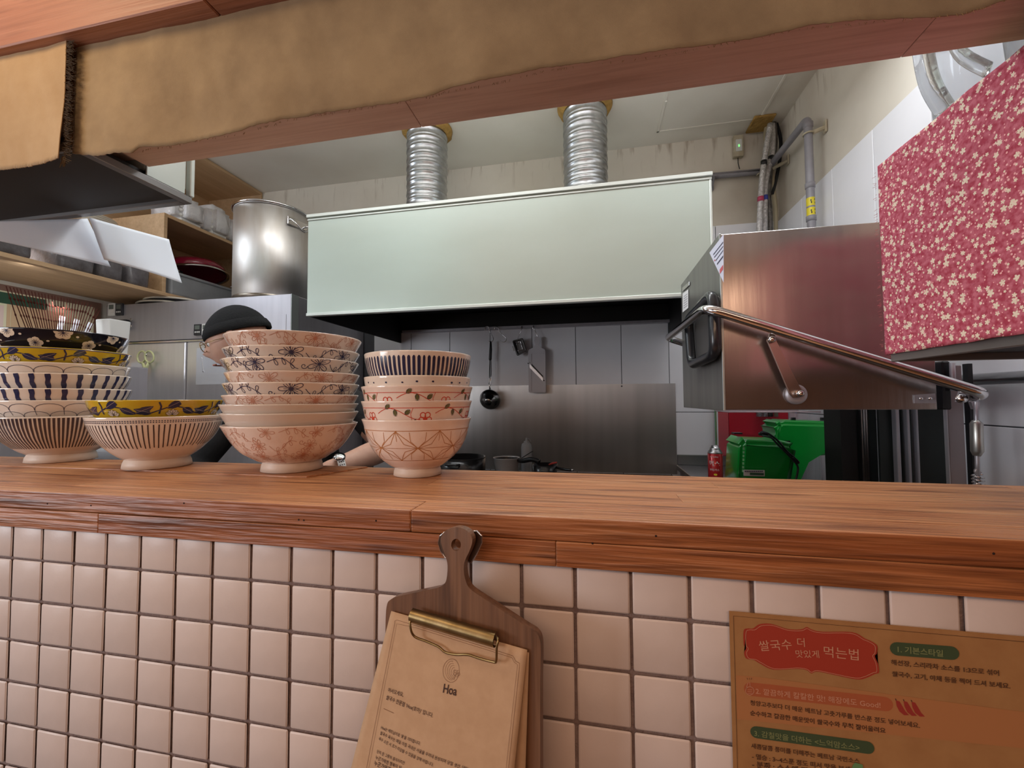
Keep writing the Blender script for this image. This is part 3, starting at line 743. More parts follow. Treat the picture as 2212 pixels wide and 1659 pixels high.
def pat_lines(p):   # fine dashes under a dotted band
    per = 2 * pi * p.b.R; n = 84; rr = random.Random(8)
    for k in range(n):
        u = per * k / n
        p.stroke([(u, .0145), (u + rr.uniform(-.0006, .0006), .035), (u, .068 + rr.uniform(-.003, .002))], .0023, k_brown, step=.004, smax=.09)
    for k in range(n * 2):
        u = per * k / (n * 2)
        for v in (.0065, .0098): p.stroke([(u - .0013, v), (u + .0013, v)], .0017, k_indigo)
def leaves(p, seed, smax, white=True):
    rr = random.Random(seed); per = 2 * pi * p.b.R; n = 7; w = per / n
    for k in range(n):
        u = k * w - per / 2
        stem = [(u + w * t / 8, .020 + .008 * sin(t / 8 * 2 * pi)) for t in range(9)]
        p.stroke(stem, .0022, k_indigo, smax=smax)
        p.stroke([(u + w * .5, .003), (u + w * .53, .012), (u + w * .5, .028)], .003, k_indigo, smax=smax)
        for (q, a, L) in ((1, -.5, .034), (3, 3.5, .030), (5, -.6, .036), (7, .45, .028)):
            p.petal(stem[q][0], stem[q][1] + .002, a, L, .0145, k_indigo, None, smax=smax)
            p.stroke([stem[q], (stem[q][0] + cos(a) * L * .9, stem[q][1] + .002 + sin(a) * L * .9)], .0005, k_grey, lift=.0005, smax=smax)
        for q in range(5):
            p.petal(u + w * .72, .030, -pi / 2 + (q - 2) * .62, .012, .009, k_white, None, smax=smax)
            p.petal(u + w * .72, .030, -pi / 2 + (q - 2) * .62, .012, .009, k_indigo, .0005, smax=smax, lift=.0005)
BSK = [(-.9286, .1162, 1.3205, m_cream, pat_lines, None, None, 'cream bowl with fine dark dashes, lower of the pair between the tall stacks'),
       (-.9295, .1136, 1.3535, m_yellow, lambda p: leaves(p, 5, .045), .09, None, 'yellow bowl with indigo leaves set inside the fine dashed cream bowl')]
for (x, R, z, body, pat, ft, rl, lab) in BSK: make_bowl(lab, G_B, 'round', x, .217, z, R, body, ft, pat)

def pat_bstripes(p):
    per = 2 * pi * p.b.R; n = 104; rr = random.Random(12)
    for k in range(n):
        u = per * k / n
        p.stroke([(u, .002), (u + rr.uniform(-.0005, .0005), .04), (u, .083)], lambda t: .0044 * (1 - .3 * t), k_brown, step=.004, smax=.086)
def pat_scallop(p):
    per = 2 * pi * p.b.R; n = 16; w = per / n
    for row, v in ((0, .022), (.5, .040)):
        for k in range(n):
            u = (k + row) * w
            p.stroke([(u + w * (.5 - .5 * cos(pi * t / 10)), v - .0155 * sin(pi * t / 10) ** .7) for t in range(11)], .0010, k_indigo, smax=.05)
    for k in range(n):
        p.stroke([(k * w, .022), (k * w + .001, .034)], .001, k_indigo, smax=.05)
def pat_wide(p):
    per = 2 * pi * p.b.R; n = 30; rr = random.Random(3)
    for k in range(n):
        u = per * k / n
        p.stroke([(u, .0008), (u + .0008, .010), (u - .0006, .020), (u + .0005, .030), (u, .045)], lambda t: .0085 * (1 + .12 * sin(t * 14)), k_blue, cross=2, step=.002, smax=.045)
def pat_blossom(p):
    per = 2 * pi * p.b.R; n = 8; w = per / n; rr = random.Random(6)
    for k in range(n):
        for (uu, vv, s_) in ((k * w, .006, 1.0), ((k + .5) * w, .032, .9)):
            a0 = rr.uniform(0, 6)
            for q in range(5): p.dot(uu + cos(a0 + q * 1.2566) * .0085 * s_, vv + sin(a0 + q * 1.2566) * .0085 * s_, .0074 * s_, k_white, smin=.0015, smax=.043)
            for q in range(11): p.stroke([(uu, vv), (uu + cos(q * .571) * .0085 * s_, vv + sin(q * .571) * .0085 * s_)], .0009, k_indigo, lift=.0006, smin=.0015, smax=.043)
        for q in range(2): p.dot((k + .25 + q * .5) * w + rr.uniform(-.003, .003), .013 + .014 * q, .0028, k_white, .8, smax=.043)
AS = [
 (-1.2590, .1210, 1.3190, m_greyglaze, pat_bstripes, None, 'bottom bowl of the left edge stack with thin brown vertical stripes'),
 (-1.2588, .1189, 1.3550, m_cream, pat_scallop, .09, 'cream bowl with dark scallop arcs, second from the bottom of the left edge stack'),
 (-1.2593, .1213, 1.3811, m_cream, pat_wide, .07, 'lower of the two broad blue striped bowls in the left edge stack'),
 (-1.2622, .1209, 1.4150, m_cream, pat_wide, .07, 'upper of the two broad blue striped bowls in the left edge stack'),
 (-1.2650, .1209, 1.4385, m_cream, pat_scallop, .07, 'scallop patterned bowl under the yellow bowl of the left edge stack'),
 (-1.2648, .1212, 1.4715, m_yellow, lambda p: leaves(p, 9, .045), .07, 'yellow bowl with indigo leaves near the top of the left edge stack'),
 (-1.2700, .1190, 1.5130, m_navy, pat_blossom, .07, 'black bowl with cream plum blossoms, topmost of the left edge stack'),
]
for i, (x, R, z, body, pat, ft, lab) in enumerate(AS):
    make_bowl(lab, G_A, 'round', x, .253, z, R, body, ft, pat, rimline=k_ltblue if i == 5 else None)

# ---------------------------------------------------------------- cloth valances hung from the fascia
from mathutils import noise
def cloth_sheet(name, prof, ztop, y0, mt, label, seed, amp=0.004, flat_from=None):
    """prof: [(x, z)] of the torn lower edge, left to right"""
    rr = random.Random(seed); n = 260; rows = 26
    xs = [prof[0][0] + (prof[-1][0] - prof[0][0]) * k / n for k in range(n + 1)]
    V = []; F = []
    ph = [rr.uniform(0, 6) for _ in range(6)]; fr_ = [rr.uniform(7, 34) for _ in range(6)]
    for k, x in enumerate(xs):
        for (a, b) in zip(prof, prof[1:]):
            if a[0] <= x <= b[0] + 1e-9: zb = a[1] + (b[1] - a[1]) * (x - a[0]) / max(b[0] - a[0], 1e-9); break
        zb += rr.uniform(-.0008, .0008)
        for j in range(rows + 1):
            t = j / rows; z = ztop + (zb - ztop) * t
            w = sum(sin(f * x + p + z * 4 * (i - 2)) for i, (f, p) in enumerate(zip(fr_, ph))) / 6
            w2 = noise.noise(Vector((x * 22 + z * 6, z * 9, seed))) * .28 + noise.noise(Vector((x * 60 + z * 25, z * 22, seed + 3))) * .10
            V.append((x, y0 - amp * (0.25 + t) * (w + 0.5) - amp * w2, z))
    for k in range(n):
        for j in range(rows):
            a = k * (rows + 1) + j; F.append((a, a + 1, a + rows + 2, a + rows + 1))
    me = bpy.data.meshes.new(name); me.from_pydata(V, [], F); me.update()
    t = thing(name, (0, 0, 0), label, 'cloth')
    o = link('cloth', me, mt, t, True); md = o.modifiers.new('s', 'SOLIDIFY'); md.thickness = 0.0012; md.offset = 1
    return t, V, rows, n
FY = -0.006
bot = [(160, 333), (217, 341), (255, 337.5), (300, 337), (309, 326), (322, 322), (371, 317), (428, 303.6), (523, 290), (545, 280), (596, 268), (610, 262), (697, 247), (721, 244), (845, 225), (935, 209), (962, 198), (1040, 186), (1100, 173),
       (1180, 153), (1250, 143), (1380, 128), (1493, 109), (1568, 94), (1613, 87), (1666, 75), (1748, 60), (1800, 57), (1900, 46), (2010, 37), (2080, 30), (2130, 14), (2200, -8), (2320, -25), (2500, -45)]
pr_ = [(p.x, p.z) for p in (P(x, y, 1, FY) for x, y in bot)]
t1, V1, r1_, n1_ = cloth_sheet('linen_valance', pr_, 1.947, FY, m_linen, 'long ochre linen valance with a torn wavy hem under the header beam', 5, 0.006)
bl = [(-170, 388), (0, 370), (60, 362), (100, 355), (135, 345)]
pl = [(p.x, p.z) for p in (P(x, y, 1, -0.022) for x, y in bl)]
t2, V2, r2_, n2_ = cloth_sheet('linen_valance', pl, 1.947, -0.020, m_linen2, 'pale ochre linen strip hanging left of the frayed dark gap', 9, 0.006)
# frayed threads
m_thread = mat('dark_thread', (0.10, 0.06, 0.03), 0.9)
m_thread2 = mat('ochre_thread', (0.26, 0.15, 0.06), 0.9)
rr = random.Random(3); bm = bmesh.new()
xe = pl[-1][0]; ze = pl[-1][1]
def thread(bm, p, d, L, w):
    d = Vector(d).normalized(); p = Vector(p); pts = [p]
    for k in range(3): d = (d + Vector((rr.uniform(-.5, .5), rr.uniform(-.2, .2), rr.uniform(-.5, .5))) * .45).normalized(); pts.append(pts[-1] + d * L / 3)
    add_tube(bm, pts, w, 3, cap=False)
for k in range(420):
    z = rr.uniform(ze - 0.002, 1.935); thread(bm, (xe + rr.uniform(-.001, .004), -0.0215 + rr.uniform(-.002, .003), z), (1, 0, -.35), rr.uniform(.006, .017), .0004)
o = bobj('frayed_edge', bm, m_thread, t2); o['kind'] = 'stuff'; o['label'] = 'dark frayed threads along the right edge'
bm = bmesh.new(); xm = pr_[0][0]
for k in range(300):
    z = rr.uniform(1.775, 1.93); thread(bm, (xm + rr.uniform(-.004, .003), FY - 0.001, z), (-1, -.2, -.4), rr.uniform(.004, .014), .0004)
for k in range(260):
    i = rr.randrange(len(pr_) - 1); t = rr.random(); x = pr_[i][0] + (pr_[i + 1][0] - pr_[i][0]) * t; z = pr_[i][1] + (pr_[i + 1][1] - pr_[i][1]) * t
    if x < pr_[4][0]: continue
    thread(bm, (x, FY, z + .001), (rr.uniform(-.6, .6), -.1, -1), rr.uniform(.0015, .004), .00025)
o = bobj('frayed_edge', bm, m_thread2, t1); o['kind'] = 'stuff'
bm = bmesh.new()
for k in range(60): thread(bm, (xe + .002 + rr.uniform(-.003, .004), -0.022, ze + rr.uniform(-.004, .006)), (rr.uniform(-.4, .4), -.1, -1), rr.uniform(.004, .012), .0005)
o = bobj('loose_threads', bm, m_thread, t2); o['kind'] = 'stuff'

# ---------------------------------------------------------------- hanging cabinet, upper left
wc = thing('wall_cabinet', (-1.5, 0.12, 1.768), 'pale green hanging cabinet with a black underside in the top left corner', 'cabinet')
ox = (-1.5, 0.12, 1.768)
m_cab = mat('pale_green_steel', (0.60, 0.66, 0.62), 0.35, 0.15)
m_frame = mat('grey_frame_steel', (0.20, 0.19, 0.185), 0.4, 0.6)
m_under = mat('black_underside', (0.022, 0.018, 0.015), 0.6)
box('body', -2.25, -0.838, 0.106, 0.188, 1.7958, 2.45, m_cab, wc, 0.002, off=ox)
box('underside', -2.25, -0.846, 0.002, 0.186, 1.776, 1.7955, m_under, wc, off=ox)
bm = bmesh.new()
add_box(bm, -0.8455, -0.830, -0.003, 0.195, 1.768, 1.782, 0.0012); add_box(bm, -2.25, -0.846, 0.180, 0.195, 1.768, 1.782, 0.0012)
add_box(bm, -2.25, -0.846, -0.003, 0.003, 1.768, 1.782, 0.001)
for v in bm.verts: v.co -= Vector(ox)
bobj('bottom_frame', bm, m_frame, wc)
box('side_panel', -0.8375, -0.8335, 0.1065, 0.182, 1.784, 2.45, m_cab, wc, 0.001, off=ox)
box('door_edge', -0.842, -0.829, 0.1895, 0.199, 1.783, 2.45, m_cab, wc, 0.0015, off=ox)

# white sheets hanging behind it
def hang_sheet(corners, X, label, bulge, seed):
    c = [P(x, y, 0, X) for x, y in corners]   # TL TR BR BL
    n = 14; V = []; F = []
    for i in range(n + 1):
        for j in range(n + 1):
            u, v = i / n, j / n
            p = (c[0] * (1 - u) + c[1] * u) * (1 - v) + (c[3] * (1 - u) + c[2] * u) * v
            p = p + Vector((bulge * sin(pi * u) * v + bulge * 0.8 * v * v * u, 0, 0.004 * sin(pi * v) * (u - .5)))
            V.append(tuple(p))
    for i in range(n):
        for j in range(n): a = i * (n + 1) + j; F.append((a, a + 1, a + n + 2, a + n + 1))
    me = bpy.data.meshes.new('paper_sheet'); me.from_pydata(V, [], F); me.update()
    o = link('paper_sheet', me, m_paper, None, True); md = o.modifiers.new('s', 'SOLIDIFY'); md.thickness = 0.0006
    return tag(o, label, 'paper', 'white sheets hanging behind the left cabinet')
hang_sheet([(193, 470), (365, 517), (388, 612), (225, 561)], -1.10, 'right of the two white paper sheets under the left cabinet', .010, 1)
hang_sheet([(-60, 480), (189, 472), (236, 577), (-60, 508)], -1.13, 'left of the two white paper sheets under the left cabinet', .006, 2)

# ---------------------------------------------------------------- plywood shelf unit on the left wall
XU = -2.19
su = thing('shelf_unit', (-2.4, 1.0, 1.9), 'plywood shelf unit along the left wall with open bays', 'shelf')
os_ = (-2.4, 1.0, 1.9)
B = lambda n, *a, **k: box(n, *a, m_ply, su, 0.001, off=os_, **k)
B('shelf_board', XL + .002, XU, 0.30, YB - .004, 1.905, 1.923)
B('shelf_board', XL + .002, XU, 1.225, YB - .004, 2.322, 2.34)
B('partition', XL + .002, XU, 1.207, 1.225, 1.923, 2.34)
B('top_board', XL + .002, XU, 0.30, YB - .004, 2.745, 2.763)
B('back_panel', XL + .0015, XL + .009, 0.30, YB - .004, 1.923, 2.745)
B('end_panel', XL + .009, XU, YB - .016, YB - .003, 1.923, 2.745)
B('shelf_board', XL + .009, -2.33, 0.55, 1.207, 2.188, 2.20)

# plates on the inner shelf
m_plate = mat('cream_plate', (0.72, 0.66, 0.56), 0.3)
for k in range(5):
    z = 2.2005 + k * 0.0085
    pl_ = lathe('plate', [(0, 0), (.06, 0), (.062, .003), (.105, .016), (.112, .0215), (.110, .0225), (.10, .018), (.058, .0055), (0, .0045)], m_plate, None, 48, (-2.435, 1.03, z))
    tag(pl_, ('lowest', 'second lowest', 'middle', 'second highest', 'topmost')[k] + ' cream plate in the small stack above the hanging white sheets', 'plate', 'cream plates stacked in the plywood shelf')

# bags of white containers on the upper shelf
m_bag = mat('milky_bag', (0.90, 0.90, 0.92), 0.22, alpha=1.0, col2=(0.80, 0.80, 0.84), scale=22, detail=6, contrast=(0.3, 0.7), bump=0.9, bscale=26, coat=0.5)
def bag(x0, x1, y0, y1, z0, z1, label, seed):
    bm = bmesh.new(); add_box(bm, x0, x1, y0, y1, z0, z1)
    bmesh.ops.bevel(bm, geom=bm.edges[:], offset=min(x1 - x0, y1 - y0) * .22, segments=4, affect='EDGES')
    bmesh.ops.subdivide_edges(bm, edges=bm.edges[:], cuts=2, use_grid_fill=True)
    from mathutils import noise
    for v in bm.verts:
        q = v.co * 16 + Vector((seed, 0, 0)); d = noise.noise(q) * .010 + noise.noise(q * 2.7) * .005
        n_ = (v.co - Vector(((x0 + x1) / 2, (y0 + y1) / 2, (z0 + z1) / 2))); n_.normalize()
        nz_ = v.co.z + n_.z * d
        v.co += n_ * d; v.co.z = max(nz_, z0)
    t = thing('bag', ((x0 + x1) / 2, (y0 + y1) / 2, z0), label, 'bag', 'milky plastic bags on the upper plywood shelf')
    for v in bm.verts: v.co -= t.location
    bobj('wrapping', bm, m_bag, t, True)
    bm = bmesh.new(); n = 5; zc = z0 + .012
    bm2 = bmesh.new()
    for k in range(n):
        zz = zc + k * (z1 - z0 - .03) / n
        add_box(bm2, x0 + .025, x1 - .025, y0 + .025, y1 - .025, zz, zz + (z1 - z0 - .03) / n * .8, .008)
    for v in bm2.verts: v.co -= t.location
    bm.free(); o = bobj('foam_boxes', bm2, m_plain, t)
    return t
bag(-2.44, -2.205, 1.30, 1.475, 2.3405, 2.505, 'nearer crinkled bag of white containers on the upper shelf', 1)
bag(-2.44, -2.205, 1.49, 1.645, 2.3405, 2.535, 'middle crinkled bag of white containers on the upper shelf', 5)
bag(-2.44, -2.21, 1.66, 1.82, 2.3405, 2.52, 'farthest bag of white containers, partly behind the stock pot', 9)

# grey box and red pan on the lower shelf
m_greybox = mat('grey_tub', (0.34, 0.35, 0.37), 0.45, col2=(0.28, 0.29, 0.30), scale=9)
t = thing('storage_tub', (-2.36, 1.45, 1.9235), 'grey storage tub under the red pan on the plywood shelf', 'tub')
bm = bmesh.new(); add_box(bm, -.16, .155, -.19, .21, 0, .125, .012, 2); bobj('tub_body', bm, m_greybox, t)
bm = bmesh.new(); add_box(bm, -.168, .163, -.198, .218, .112, .128, .004); bobj('tub_rim', bm, m_greybox, t)
m_redpan = mat('burgundy_enamel', (0.24, 0.008, 0.03), 0.12, coat=0.8)
t = thing('frying_pan', (-2.33, 1.50, 2.058), 'burgundy pan lying upside down on the grey tub', 'pan')
tilt = Matrix.Translation((0, 0, .040)) @ Matrix.Rotation(radians(-11), 4, 'Y') @ Matrix.Scale(1.25, 4)
bm = bmesh.new(); add_lathe(bm, [(.0, .058), (.085, .058), (.108, .052), (.125, .034), (.135, .006), (.131, .006), (.121, .032), (.104, .048), (0, .053)], seg=56); bmesh.ops.transform(bm, matrix=tilt, verts=bm.verts); bobj('pan_body', bm, m_redpan, t, True)
bm = bmesh.new(); add_lathe(bm, [(.139, -.002), (.139, .006), (.127, .008), (.127, .0), (.139, -.002)], seg=56); bmesh.ops.transform(bm, matrix=tilt, verts=bm.verts); bobj('rim_band', bm, m_chrome, t, True)
bm = bmesh.new(); add_tube(bm, [(0.05, -.125, .02), (.055, -.165, .022), (.06, -.215, .012)], [.014, .011, .012], 10); bobj('handle', bm, m_black, t, True)
for k in range(2):
    bm = bmesh.new(); add_lathe(bm, [(0, .0), (.006, 0), (.005, .003), (0, .004)], seg=12)
    bmesh.ops.transform(bm, matrix=Matrix.Translation((.066 + .002 * k, -.15 - .02 * k, .022 - .012 * k)) @ Matrix.Rotation(radians(90), 4, 'Y'), verts=bm.verts); bobj('rivet', bm, m_chrome, t)
t = tag(tube('bracket_bar', rounded([(-2.20, 1.62, 2.06), (-2.18, 1.66, 2.075), (-2.18, 1.72, 2.05), (-2.20, 1.76, 2.055)], .01), .004, m_chrome), 'bright bent steel bar at the far end of the grey tub', 'bar')
# dark parcels at the front bay
m_parcel = mat('smoky_wrap', (0.16, 0.15, 0.16), 0.3, col2=(0.09, 0.08, 0.08), scale=20, bump=.6, bscale=24)
for (y0, y1, z1, lab) in ((.36, .72, 2.02, 'long smoky wrapped parcel on the lower shelf beneath the left white sheet'), (.80, .93, 2.03, 'smoky wrapped parcel just right of the long one on the lower shelf'), (.945, 1.05, 2.025, 'smoky wrapped parcel in the middle of the lower shelf'), (1.065, 1.17, 2.03, 'smoky wrapped parcel next to the plywood partition')):
    bm = bmesh.new(); add_box(bm, -2.40, -2.215, y0, y1, 1.9235, z1, .02, 3)
    from mathutils import noise
    for v in bm.verts:
        if v.co.z > 1.93: v.co += Vector((noise.noise(v.co * 20), noise.noise(v.co * 23 + Vector((3, 1, 1))), noise.noise(v.co * 17))) * .008
    tag(bobj('wrapped_parcel', bm, m_parcel, None, True), lab, 'parcel', 'smoky wrapped parcels on the lower plywood shelf')

# ---------------------------------------------------------------- tall refrigerator
FT = 1.866; FYF = 1.2
fx0, fx1 = -2.545, -1.421
fr = thing('refrigerator', ((fx0 + fx1) / 2, 1.5, 0), 'tall stainless steel kitchen refrigerator in the back left corner', 'refrigerator')
of = ((fx0 + fx1) / 2, 1.5, 0)
box('carcass', fx0, fx1, FYF + .02, 1.835, .08, FT, m_ssd, fr, .003, off=of)
box('top_panel', fx0, fx1 + .0005, FYF, FYF + .0198, 1.668, FT, m_ssd, fr, .002, off=of)
m_fdoor = mat('fridge_door_steel', (0.80, 0.80, 0.84), 0.28, .7, col2=(0.75, 0.75, 0.79), scale=3, stretch=(14, 1, 0.8), detail=3, bump=.06, bscale=3)
xm_ = P(406, 800, 1, FYF).x
for (a, b_) in ((fx0 + .006, xm_ - .004), (xm_ + .004, fx1 - .03)):
    for (z0, z1) in ((.905, 1.652), (.13, .895)):
        d_ = box('door', a, b_, FYF - .012, FYF + .0195, z0, z1, m_fdoor, fr, .006, 2, off=of)
        hx = b_ - .05 if a < -2.2 else a + .05
        tube('door_handle', [Vector(p) - Vector(of) for p in ((hx, FYF - .012, z0 + .02), (hx, FYF - .03, z0 + .03), (hx, FYF - .03, z0 + .16), (hx, FYF - .012, z0 + .17))], .006, m_chrome, d_)
bm = bmesh.new(); add_box(bm, fx0, fx1, FYF - .004, FYF + .019, 1.655, 1.6635, .001)
for v in bm.verts: v.co -= Vector(of)
bobj('trim_strip', bm, m_chrome, fr)
m_pale = mat('pale_edge_steel', (0.50, 0.55, 0.54), 0.35, 0.6)
box('edge_post', fx1 - .0298, fx1 + .001, FYF - .003, FYF + .0195, .10, 1.6545, m_pale, fr, .001, off=of)
box('side_edge', fx1 + .0006, fx1 + .0025, FYF + .0005, FYF + .05, .10, FT, m_pale, fr, off=of)
bm = bmesh.new()
for sx in (fx0 + .06, fx1 - .06):
    for sy in (1.27, 1.78): add_lathe(bm, [(.02, 0), (.02, .08)], sx - of[0], sy - of[1], 0, 12, True, True)
bobj('feet', bm, m_black, fr)
q1 = P(592, 680, 1, FYF); q2 = P(618, 715, 1, FYF)
bm = bmesh.new(); add_box(bm, q1.x, q2.x, FYF - .0015, FYF - .0002, q2.z, q1.z, .0005)
for v in bm.verts: v.co -= Vector(of)
bobj('control_plate', bm, m_ssd, fr)
# label sheets on the doors
q1 = P(425, 752, 1, FYF - .013); q2 = P(486, 830, 1, FYF - .013)
tag(box('notice', q1.x, q2.x, FYF - .0135, FYF - .0125, q2.z, q1.z, m_paper), 'blank white notice on the right refrigerator door', 'paper')
q1 = P(283, 783, 1, FYF - .013); q2 = P(306, 845, 1, FYF - .013)
nt_ = thing('note_sheet', (q1.x, FYF - .013, q2.z), 'narrow lined note on the left refrigerator door behind the scissors', 'paper')
box('sheet', 0, q2.x - q1.x, -.0006, .0005, 0, q1.z - q2.z, m_label, nt_)
bm = bmesh.new()
for k in range(5): add_box(bm, .004, q2.x - q1.x - .004, -.0009, -.0006, .01 + k * .026, .0112 + k * .026)
bobj('printed_lines', bm, mat('grey_print', (.35, .35, .38), .7), nt_)

def timer(px0, py0, px1, py1, body, scr, label):
    a = P(px0, py0, 1, FYF - .006); b_ = P(px1, py1, 1, FYF - .006); w = b_.x - a.x; h = a.z - b_.z
    t = thing('kitchen_timer', ((a.x + b_.x) / 2, FYF - .006, b_.z), label, 'timer')
    box('case', -w / 2, w / 2, -.006, .006, 0, h, body, t, .002, 2)
    box('screen', -w * .33, w * .33, -.0068, -.0060, h * .52, h * .88, scr, t)
    for k in range(3):
        bm = bmesh.new(); add_lathe(bm, [(0, .0015), (w * .09, .001), (w * .1, 0)], seg=12)
        bmesh.ops.transform(bm, matrix=Matrix.Translation((w * (-.26 + .26 * k), -.006, h * .28)) @ Matrix.Rotation(radians(90), 4, 'X'), verts=bm.verts); bobj('button', bm, m_plain, t)
m_lcd = mat('grey_screen', (0.16, 0.18, 0.16), 0.25)
m_tim = mat('dark_timer_case', (0.035, 0.035, 0.04), 0.35)
timer(236, 656, 250, 682, m_plain, m_lcd, 'white kitchen timer at the far left of the refrigerator top panel')
timer(252, 656, 265, 681, m_tim, m_lcd, 'dark kitchen timer right beside the far left white one')
timer(421, 701, 436, 724, m_tim, m_lcd, 'dark kitchen timer above the door gap of the refrigerator')
timer(438, 700, 452, 724, m_plain, m_lcd, 'white kitchen timer just left of the cook\'s cap')
q1 = P(265, 656, 1, FYF - .001); q2 = P(274, 680, 1, FYF - .001)
q1 = P(255, 691, 1, FYF - .02); q2 = P(272, 712, 1, FYF - .02)
hk = thing('hook_holder', ((q1.x + q2.x) / 2, FYF - .012, q2.z), 'black magnetic box with chrome hooks on the refrigerator panel', 'hook')
w = q2.x - q1.x; h = q1.z - q2.z
box('magnet_box', -w / 2, w / 2, -.012, .0115, 0, h, m_black, hk, .002)
for k in range(2):
    tube('hook', rounded([(w / 2, 0, h * (.25 + .6 * k)), (w / 2 + .03, -.006, h * (.2 + .6 * k)), (w / 2 + .045, -.012, h * (.3 + .6 * k)), (w / 2 + .035, -.014, h * (.42 + .6 * k))], .006), .0022, m_chrome, hk, 8)

# scissors on the fridge door
m_mint = mat('pale_yellow_plastic', (0.66, 0.68, 0.36), 0.35)
yS = FYF - .03
sc_ = thing('scissors', tuple(P(315, 790, 1, yS)), 'scissors with pale yellow handles hanging on the refrigerator door', 'scissors')
def S(px, py, dy=0): p = P(px, py, 1, yS) - sc_.location; return Vector((p.x, dy, p.z))
for sg, (cx_, cy_, rx, ry) in ((0, (306, 771, 9.0, 12.5)), (1, (324, 771, 9.5, 12.5))):
    loop = [S(cx_ + rx * cos(a * pi / 9) + (1 if sg else -1) * 1.2 * sin(a * pi / 9), cy_ + ry * sin(a * pi / 9), -.003 * sg) for a in range(18)]
    h_ = tube('handle', loop, .0042, m_mint, sc_, 10, closed=True)
bm = bmesh.new()
add_tube(bm, [S(308, 783), S(312, 792), S(316, 803)], [.0055, .0075, .0055], 10); add_tube(bm, [S(322, 783, -.003), S(319, 792, -.003), S(314, 803, -.003)], [.0055, .0075, .0055], 10)
bobj('handle_neck', bm, m_mint, sc_, True)
bm = bmesh.new(); add_prism(bm, [S(311, 800, -.004), S(318, 800, -.004), S(314, 835, -.004)], (0, .002, 0)); bobj('blade', bm, m_chrome, sc_)
bm = bmesh.new(); add_prism(bm, [S(310, 800, -.001), S(316, 800, -.001), S(310, 833, -.001)], (0, .002, 0)); bobj('blade', bm, m_ss, sc_)
bm = bmesh.new(); add_lathe(bm, [(0, .003), (.004, .002), (.0045, 0)], seg=12); bmesh.ops.transform(bm, matrix=Matrix.Translation(S(315, 797, -.011)) @ Matrix.Rotation(radians(90), 4, 'X'), verts=bm.verts); bobj('pivot_screw', bm, m_chrome, sc_)
tag(tube('wall_hook', [P(316, 770, 1, FYF - .012), P(316, 769, 1, FYF - .034), P(316, 764, 1, FYF - .036)], .002, m_chrome), 'small magnet hook that carries the yellow scissors', 'hook')

# black trays with cream rims on top of the fridge
for k, (x, y, r) in enumerate(((-2.31, 1.39, .178), (-2.27, 1.375, .160))):
    t = thing('round_tray', (x, y, FT + .0045 + k * .0175), ('lower', 'upper')[k] + ' black round tray with a cream rim on the refrigerator top', 'tray', 'black round trays on the refrigerator')
    lathe('tray_body', [(0, -.0035), (r - .02, -.0035), (r - .004, .012), (r - .006, .014), (r - .022, .003), (0, .003)], m_black, t, 64)
    lathe('tray_rim', [(r - .006, .009), (r, .009), (r + .002, .014), (r - .002, .018), (r - .008, .016), (r - .006, .009)], m_plate, t, 64)

# stock pot
m_pot = mat('pot_steel', (0.60, 0.58, 0.56), 0.42, 1.0, col2=(0.42, 0.36, 0.30), scale=2.4, stretch=(5, 5, 0.9), detail=3, contrast=(0.5, 0.9), bump=.03, aniso=.7, rvar=.05)
px_, py_ = -1.690, 1.385; pz = FT + .0005
pot = thing('stock_pot', (px_, py_, pz), 'large stained stainless steel stock pot on top of the refrigerator', 'pot')
H = 2.352 - pz; R = .180
lathe('pot_body', [(0, .003), (R - .03, .003), (R - .008, .006), (R, .018), (R, H - .006), (R - .004, H), (R - .006, H - .006), (R - .006, .02), (0, .012)], m_pot, pot, 96)
lathe('rolled_rim', [(R - .006, H), (R + .004, H + .005), (R + .010, H + .001), (R + .0095, H - .006), (R + .001, H - .009), (R - .004, H - .004)], m_chrome, pot, 96)
lathe('base_ring', [(R - .012, .0), (R - .004, .0), (R + .0015, .010), (R + .0015, .019), (R - .001, .021)], mat('burnt_steel', (.42, .38, .33), .35, 1.0, col2=(.2, .16, .12), scale=14), pot, 96)
for sgn in (1, -1):
    th = radians(-12) if sgn == 1 else radians(168)
    e = Vector((cos(th), sin(th), 0)); s_ = Vector((-sin(th), cos(th), 0)); c_ = e * R
    hz = H - .085
    bm = bmesh.new()
    fr4 = Matrix(((e.x, s_.x, 0, c_.x), (e.y, s_.y, 0, c_.y), (0, 0, 1, 0), (0, 0, 0, 1)))
    add_box(bm, -.002, .006, -.058, .058, hz - .012, hz + .03, .002, mtx=fr4)
    hp = bobj('handle_plate', bm, m_chrome, pot)
    pts = [fr4 @ Vector(p) for p in ((.004, -.052, hz + .01), (.022, -.05, hz + .012), (.045, -.045, hz - .01), (.050, 0, hz - .045), (.045, .045, hz - .01), (.022, .05, hz + .012), (.004, .052, hz + .01))]
    tube('ring_handle', rounded(pts, .015), .0042, m_chrome, hp, 10)

